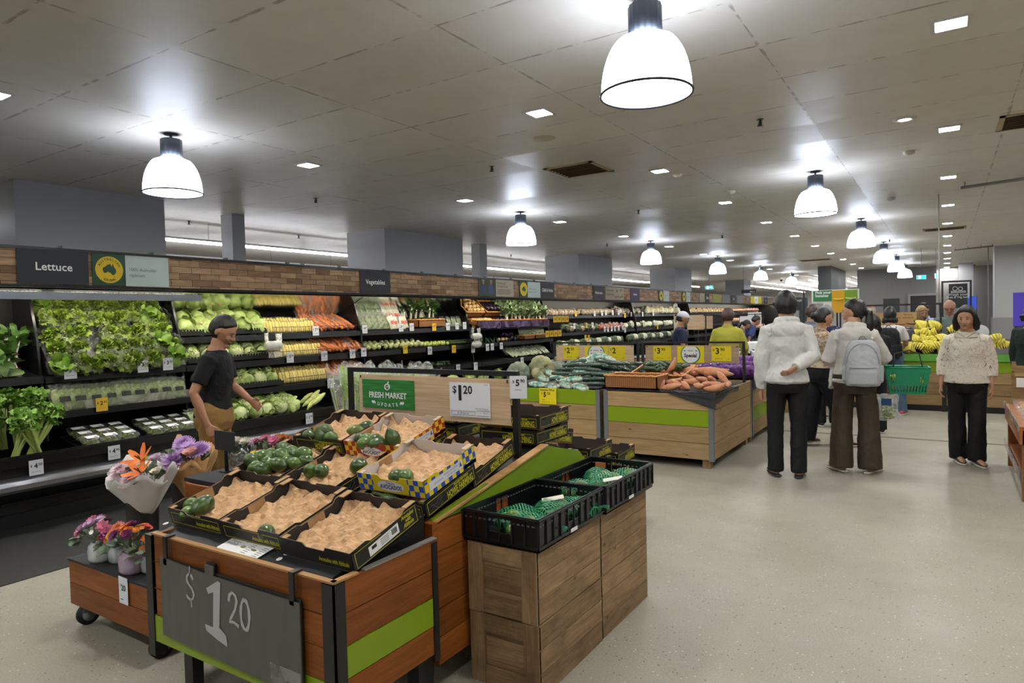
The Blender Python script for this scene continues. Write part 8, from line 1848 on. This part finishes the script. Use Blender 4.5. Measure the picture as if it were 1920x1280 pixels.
# grey backpack
gb = clothm('pale_grey_nylon', 'a9acaf', .6, .5, 7); gb2 = flat('pale_grey_seam', '8e9194', .6)
def backpack(label, person_obj, B, s, m, m2, w=.155, hgt=.40, dep=.085, zc=.655, tiltx=0, offx=0):
    M = person_obj.matrix_basis @ Matrix.Translation(B((offx, .105, zc)))
    r = thing('backpack', label, 'backpack', M.translation); r.rotation_euler = (tiltx, 0, person_obj.rotation_euler.z)
    def sq(a, n=.55): return math.copysign(abs(math.cos(a))**n, math.cos(a)), math.copysign(abs(math.sin(a))**n, math.sin(a))
    mb = MB(); rs = []
    for zz, k, kd in [(-.5, .80, .75), (-.48, .93, .95), (-.35, 1.0, 1.1), (-.1, 1.0, 1.08), (.15, .96, .95), (.35, .86, .8), (.46, .68, .6), (.5, .4, .4)]: rs.append([V((w*k*sq(a)[0], dep*kd*sq(a)[1], zz*hgt)) for a in [2*PI*j/32 for j in range(32)]])
    mb.rings(rs); finish(mb.build('main_body', m, r), .009, 4, .012)
    mb = MB(); rs = []
    for zz, k, kd in [(-.47, .7, .5), (-.44, .82, .8), (-.2, .86, .9), (-.06, .8, .7), (-.03, .7, .4)]: rs.append([V((w*k*sq(a)[0], dep*.75+dep*.5*kd*sq(a)[1], zz*hgt)) for a in [2*PI*j/28 for j in range(28)]])
    mb.rings(rs); finish(mb.build('front_pocket', m, r), .009, 3, .008)
    for q in (-1, 1):
        mb = MB(); rs = []
        for zz, k in [(-.42, .6), (-.38, 1), (-.15, 1.05), (-.05, .9)]: rs.append([V((q*w*.95+.026*k*math.cos(a), .05*k*math.sin(a), zz*hgt)) for a in [2*PI*j/16 for j in range(16)]])
        mb.rings(rs); finish(mb.build('side_pocket', m, r), .009, 2, .006)
        MB().tube([(q*w*.45, -dep*.6, hgt*.40), (q*w*.5, -dep*1.1, hgt*.52), (q*w*.62, -dep*1.9, hgt*.50), (q*w*.72, -dep*3.0, hgt*.3), (q*w*.7, -dep*2.9, -hgt*.05), (q*w*.75, -dep*.9, -hgt*.38)], [.018]*6, 10, flat=.45).build('shoulder_strap', m, r)
    MB().tube([(w*.86*math.cos(a), dep*.86, hgt*(.0+.43*math.sin(a))) for a in [k_*PI/12 for k_ in range(13)]], .0035, 6).build('zip', m2, r); MB().tube([(w*.72*math.cos(a)*1.0, dep*1.22, hgt*(-.09)) for a in (0, .8, 1.57, 2.3, PI)], .0035, 6).build('pocket_zip', m2, r)
    MB().tube([(.035*math.cos(a), -.01, hgt*.47+.05*math.sin(a)) for a in [k_*PI/6 for k_ in range(7)]], .009, 8, flat=.5).build('top_handle', m2, r)
    return r
gp = backpack('pale grey backpack worn by the woman with the ponytail', r3, B3, s3, gb, gb2, .155, .43, .08, .64, 0, -.04)
MB().box(-.024, .024, .068, .074, .02, .055).build('label_patch', flat('patch_white', 'd9dadc', .5), gp)
# 4 white tee, black backpack
r4, hm4, AR4, LG4, B4 = person('person in a white T-shirt and blue jeans at the banana stand, seen from behind', -.70, 11.42, PI-.05, 1.60, 'a67b60', .011, .06, (0, .1), arms=[((-.15, -.03, .66), (-.12, -.16, .64)), ((.15, .0, .65), (.13, -.12, .6))], top=('tee', clothm('white_tee', 'c9c6c2', .8, .4), .75, .56), bottom=(denim, .042), hair=('wavy', 'b'), shoes=('sneaker', flat('shoe_pink', 'b0405a', .6), white_sh), build=1.08, feet=[(-.1, .0), (.1, .0)])
backpack('large black backpack on the person in the white T-shirt', r4, B4, 1.6, clothm('black_nylon', '17181b', .6, .5), flat('seam_black', '0c0c0e', .5), .16, .46, .1, .66)
# 5 front woman
r5, hm5, AR5, LG5, B5 = person('woman with a black bob in a cream patterned blouse and black trousers, facing the camera', .175, 8.05, -.10, 1.565, 'b48768', .006, 0, (-.12, .08), arms=[((-.150, .015, .655), (-.158, -.015, .50)), ((.148, .015, .655), (.152, -.015, .50))],
    feet=[(-.05, .03, 0, .35), (.052, -.02, 0, .45)], top=('blouse', pattern_cloth('branch_print', 'd0c8bb', '3a332e', 21, .014), 1.62, .505), bottom=(blkt, .052), hair=('bob', 'b'), shoes=('sneaker', black_sh, white_sh), build=1.06, hs=1.08)
o = MB(); o.tube([AR5[1][2]+V((.022*math.cos(a), .02*math.sin(a), .03)) for a in [k*PI/8 for k in range(16)]], .003, 5, closed=True); o.build('bracelet', flat('bracelet_rose', 'b08a86', .3, .5), r5)
o = MB()
for q in (-1, 1): o.add([B5((0, -.056, .805)), B5((q*.062, -.056, .812)), B5((q*.058, -.025, .842)), B5((q*.038, -.042, .838)), ], [(0, 1, 2, 3)])
o = o.build('flat_collar', MATS.get('x') or flat('collar_cream', 'c6bdae', .8), r5); sd = o.modifiers.new('s', 'SOLIDIFY'); sd.thickness = .008
# 6 man in black at the fridge, profile to the right
p6 = (-4.74, 3.06)
r6, hm6, AR6, LG6, B6 = person('young man in a black T-shirt looking down at the fridge, in profile', p6[0], p6[1], PI-.95, 1.64, 'a8795c', .006, .10, (-.1, .38), arms=[((-.165, .045, .645), (-.150, -.02, .50)), ((.14, -.03, .66), (.06, -.15, .60))], top=('tee', blk, .72, .49), bottom=(clothm('tan_shorts', '8a6a3c', .8, .5), .05), hair=('short', 'b'), shoes=('sneaker', black_sh, white_sh), sex='m', build=.98)
r6.location = (*p6, .004)
# 7 green-shirted woman
person('person in an olive yellow shirt with short dark hair, seen from behind', -2.66, 9.85, PI+.1, 1.64, 'a67b60', .012, .08, (0, .1), top=('shirt', OLIVE, 1.9, .5), bottom=(blkt, .045), hair=('thick', 'br'), shoes=('sneaker', black_sh, white_sh), build=1.1, arms=[((-.165, -.03, .65), (-.13, -.16, .58)), ((.165, -.03, .65), (.13, -.16, .58))])
# 8 cap man
d8 = ray(1274, 600); q8 = d8*(11.3/1.0); P8 = (q8.x, q8.y)
r8, hm8, _a, _b, B8 = person('man in a white baseball cap and navy polo shirt, in profile', P8[0], P8[1], PI-1.2, 1.62, 'a67a5e', .012, .05, (0, .15), top=('tee', clothm('navy_polo', '1f2340', .8, .4), .8, .54), bottom=(blkt, .045), hair=('crop', 'b'), shoes=('sneaker', black_sh, white_sh), sex='m', arms=[((-.15, -.02, .65), (-.12, -.13, .6)), ((.15, -.02, .65), (.12, -.14, .6))])
mb = MB(); mb.M = hm8; mb.ball((0, .004, .028), (.09, .106, .098), 24, 14, lambda u: 1 if u.z > -.05 else .8); mb.tube([(0, -.09, .03), (0, -.15, .022), (0, -.185, .012)], [.07, .06, .03], 14, flat=.14, up=(0, 0, 1)); mb.build('baseball_cap', flat('cap_white', 'c8c8d2', .7), r8)
# 9.. background figures
bg = [(1521, 600, 10.6, 1.66, PI-.5, 'man with brown hair and grey collar behind the hooded man', ('short', 'br'), clothm('grey_shirt', '6c7480', .8, .3), 'a87a60', 'm', .0),
      (1550, 600, 9.9, 1.63, PI+.3, 'grey-haired person in a navy dotted dress behind the woman with the bun', ('thick', 'g'), pattern_cloth('navy_dotted', '1c2144', 'a9aec8', 26, .22, 'dots'), 'b08a70', 'f', 0),
      (1632, 600, 13.6, 1.66, PI-.3, 'bald person whose head shows between the banana sign and the ponytail', ('balding', 'w'), clothm('grey_shirt2', '55585c', .8, .3), 'b8836c', 'm', 0),
      (1638, 600, 9.6, 1.50, PI+.5, 'short person with curly black hair just behind the ponytail woman', ('wavy', 'b'), clothm('dark_top', '1c1c20', .8, .3), '9c7258', 'f', 0),
      (1721, 600, 13.9, 1.62, .5, 'woman with blonde hair in a striped shirt behind the bananas', ('wavy', 'bl'), pattern_cloth('stripe_shirt', 'c9c8c8', '23252c', 30, .5, 'hstripe'), 'b08a70', 'f', .15),
      (1736, 600, 14.4, 1.68, -.4, 'person in a pale blue striped shirt behind the bananas', ('crop', 'b'), pattern_cloth('blue_stripe_shirt', 'a9bcd8', '7f97c2', 40, .5, 'v'), 'b98a6c', 'm', .1),
      (1781, 600, 13.6, 1.72, -.05, 'older man with glasses and white hair in a grey-green shirt', ('balding', 'w'), clothm('sage_shirt', '6c7a76', .8, .4), 'b88672', 'm', .12),
      (1374, 612, 15.5, 1.50, PI-1.0, 'bent person with black hair in a grey-pink top, far behind', ('ponytail', 'b'), clothm('mauve_top', '6e6066', .8, .3), 'a67a5e', 'f', .5),
      (1393, 612, 15.8, 1.58, PI-1.0, 'bent person in a blue polo shirt, far behind', ('short', 'b'), clothm('blue_polo', '3c4c80', .8, .3), 'a67a5e', 'm', .45),
      (1936, 600, 9.6, 1.60, PI-.6, 'person in a dark green coat cut off by the right edge', ('bob', 'b'), clothm('dark_green_coat', '15231c', .8, .4), 'a67a5e', 'f', 0)]
for px, py, Y, h, rz, lab, hr, tm, sk, sx, bd in bg:
    q = atY(px, py, Y); yy = Y
    rr_, hmx, _a, _b, Bx = person(lab, q.x, yy, rz, h, sk, .014 if Y > 11 else .011, bd, (0, .35 if 'glasses' in lab else .1), top=('dress' if 'dress' in lab else 'shirt', tm, 1.7 if 'polo' not in lab else .8, .40 if 'dress' in lab or 'coat' in lab else .53), bottom=(blkt, .045), hair=hr, shoes=('sneaker', black_sh, white_sh), sex=sx, build=1.05, hands=True)
    if 'glasses' in lab:
        mb = MB(); mb.M = hmx
        for q_ in (-1, 1): mb.tube([(q_*.031+.022*math.cos(a), -.100, .004+.015*math.sin(a)) for a in [k*PI/6 for k in range(12)]], .003, 4, closed=True); mb.tube([(q_*.055, -.1, .004), (q_*.08, .0, .004)], .0025, 4)
        mb.build('glasses', flat('glasses_dark', '1c1c20', .3), rr_)
# green shopping basket on the ponytail woman's arm
gbm = flat('basket_green', '10825a', .4); gb_d = flat('basket_green_dark', '0b6a48', .45)
P = atY(1700, 712, 7.45); P = Vector((P.x, 7.45, P.z))
r = thing('shopping_basket', 'green plastic shopping basket held beside the grey backpack', 'shopping basket', P, rot=(0, 0, .12)); w, d, h = .185, .13, .25
def bwall(nm, a, b, dark=False):
    mb = MB(); a, b = V(a), V(b); n = 12; k0 = .78
    def pt(f, z): q = a.lerp(b, f); sc = k0+(1-k0)*(z/h+.5); return V((q.x*sc, q.y*sc, z))
    out = V(((a+b).x, (a+b).y, 0)).normalized()*.004
    def slab_(f0, f1, z0, z1):
        vs = [pt(f0, z0), pt(f1, z0), pt(f1, z1), pt(f0, z1)]; vs += [q+out for q in vs]; mb.add(vs, [(0, 1, 2, 3), (7, 6, 5, 4), (0, 4, 5, 1), (1, 5, 6, 2), (2, 6, 7, 3), (3, 7, 4, 0)], None, .5, False)
    slab_(0, 1, h*.3, h*.5); slab_(0, 1, -h*.5, -h*.42); slab_(0, 1, -h*.18, -h*.1)
    for k in range(n):
        slab_(k/n, k/n+.5/n, -h*.42, -h*.18)
    slab_(0, .08, -h*.1, h*.3); slab_(.2, .8, -h*.1, h*.3); slab_(.92, 1, -h*.1, h*.3)
    for f in (.11, .16, .83, .88): slab_(f, f+.02, -h*.1, h*.3)
    return mb.build(nm, gbm, r)
bwall('long_wall', (-w, -d, 0), (w, -d, 0)); bwall('long_wall', (w, d, 0), (-w, d, 0)); bwall('end_wall', (w, -d, 0), (w, d, 0)); bwall('end_wall', (-w, d, 0), (-w, -d, 0))
MB().box(-w*.78, w*.78, -d*.78, d*.78, -h*.5, -h*.48).build('base', gb_d, r); MB().tube([(-w, -d, h*.5), (w, -d, h*.5), (w, d, h*.5), (-w, d, h*.5)], .009, 8, closed=True).build('rim', gbm, r)
MB().tube([(-.12, -d, h*.5), (-.1, -d*.3, h*.5+.13), (.02, 0, h*.5+.16), (.10, -d*.3, h*.5+.13), (.12, -d, h*.5)], .006, 8).build('carry_handle', black_sh, r)
for k in range(4): o = BN.put((P.x-.1+.05*k, P.y+.02*k, P.z-.02), (-1.3, .3*k, .4), 'banana bunch inside the green shopping basket, %s' % ordn[k], None, .6)
# bag of grapes
P = atY(1664, 770, 7.6); grp = speck('green_grapes', '8a9a4a', 'b4bf78', 26, .3)
r = thing('grape_bag', 'clear printed bag of green grapes hanging below the basket', 'grapes', (P.x, 7.6, P.z)); mb = MB()
for k in range(60): a = rp.random()*6.28; t_ = rp.random(); mb.ball((.075*math.cos(a)*t_, .045*math.sin(a)*t_, -.07+.11*rp.random()), .013, 8, 6)
mb.build('grapes', grp, r); o = pillow(.19, .27, .12, 3).build('film_bag', clear2, r); o.location = (0, 0, -.1); MB().box(-.05, .04, -.062, -.058, .06, .13).build('printed_header', flat('print_blue2', '2d5f96', .5), r)
# shopping basket of the man in black (green, seen behind the cartons) and his carrier
P = atY(470, 850, 3.55); r = thing('paper_bag', 'crumpled brown paper bag held at the waist of the man in black', 'paper bag', (AR6[0][2].x*0+P.x-.25, 3.3, .78)); p_ = r6.matrix_basis @ AR6[0][2]; r.location = (p_.x+.02, p_.y-.02, p_.z-.16)
mb = MB(); mb.ball((0, 0, -.03), (.07, .06, .10), 20, 14, lambda u: 1+.25*noise.noise(u*3)-.35*max(0, u.z)); mb.build('paper', kpap, r)
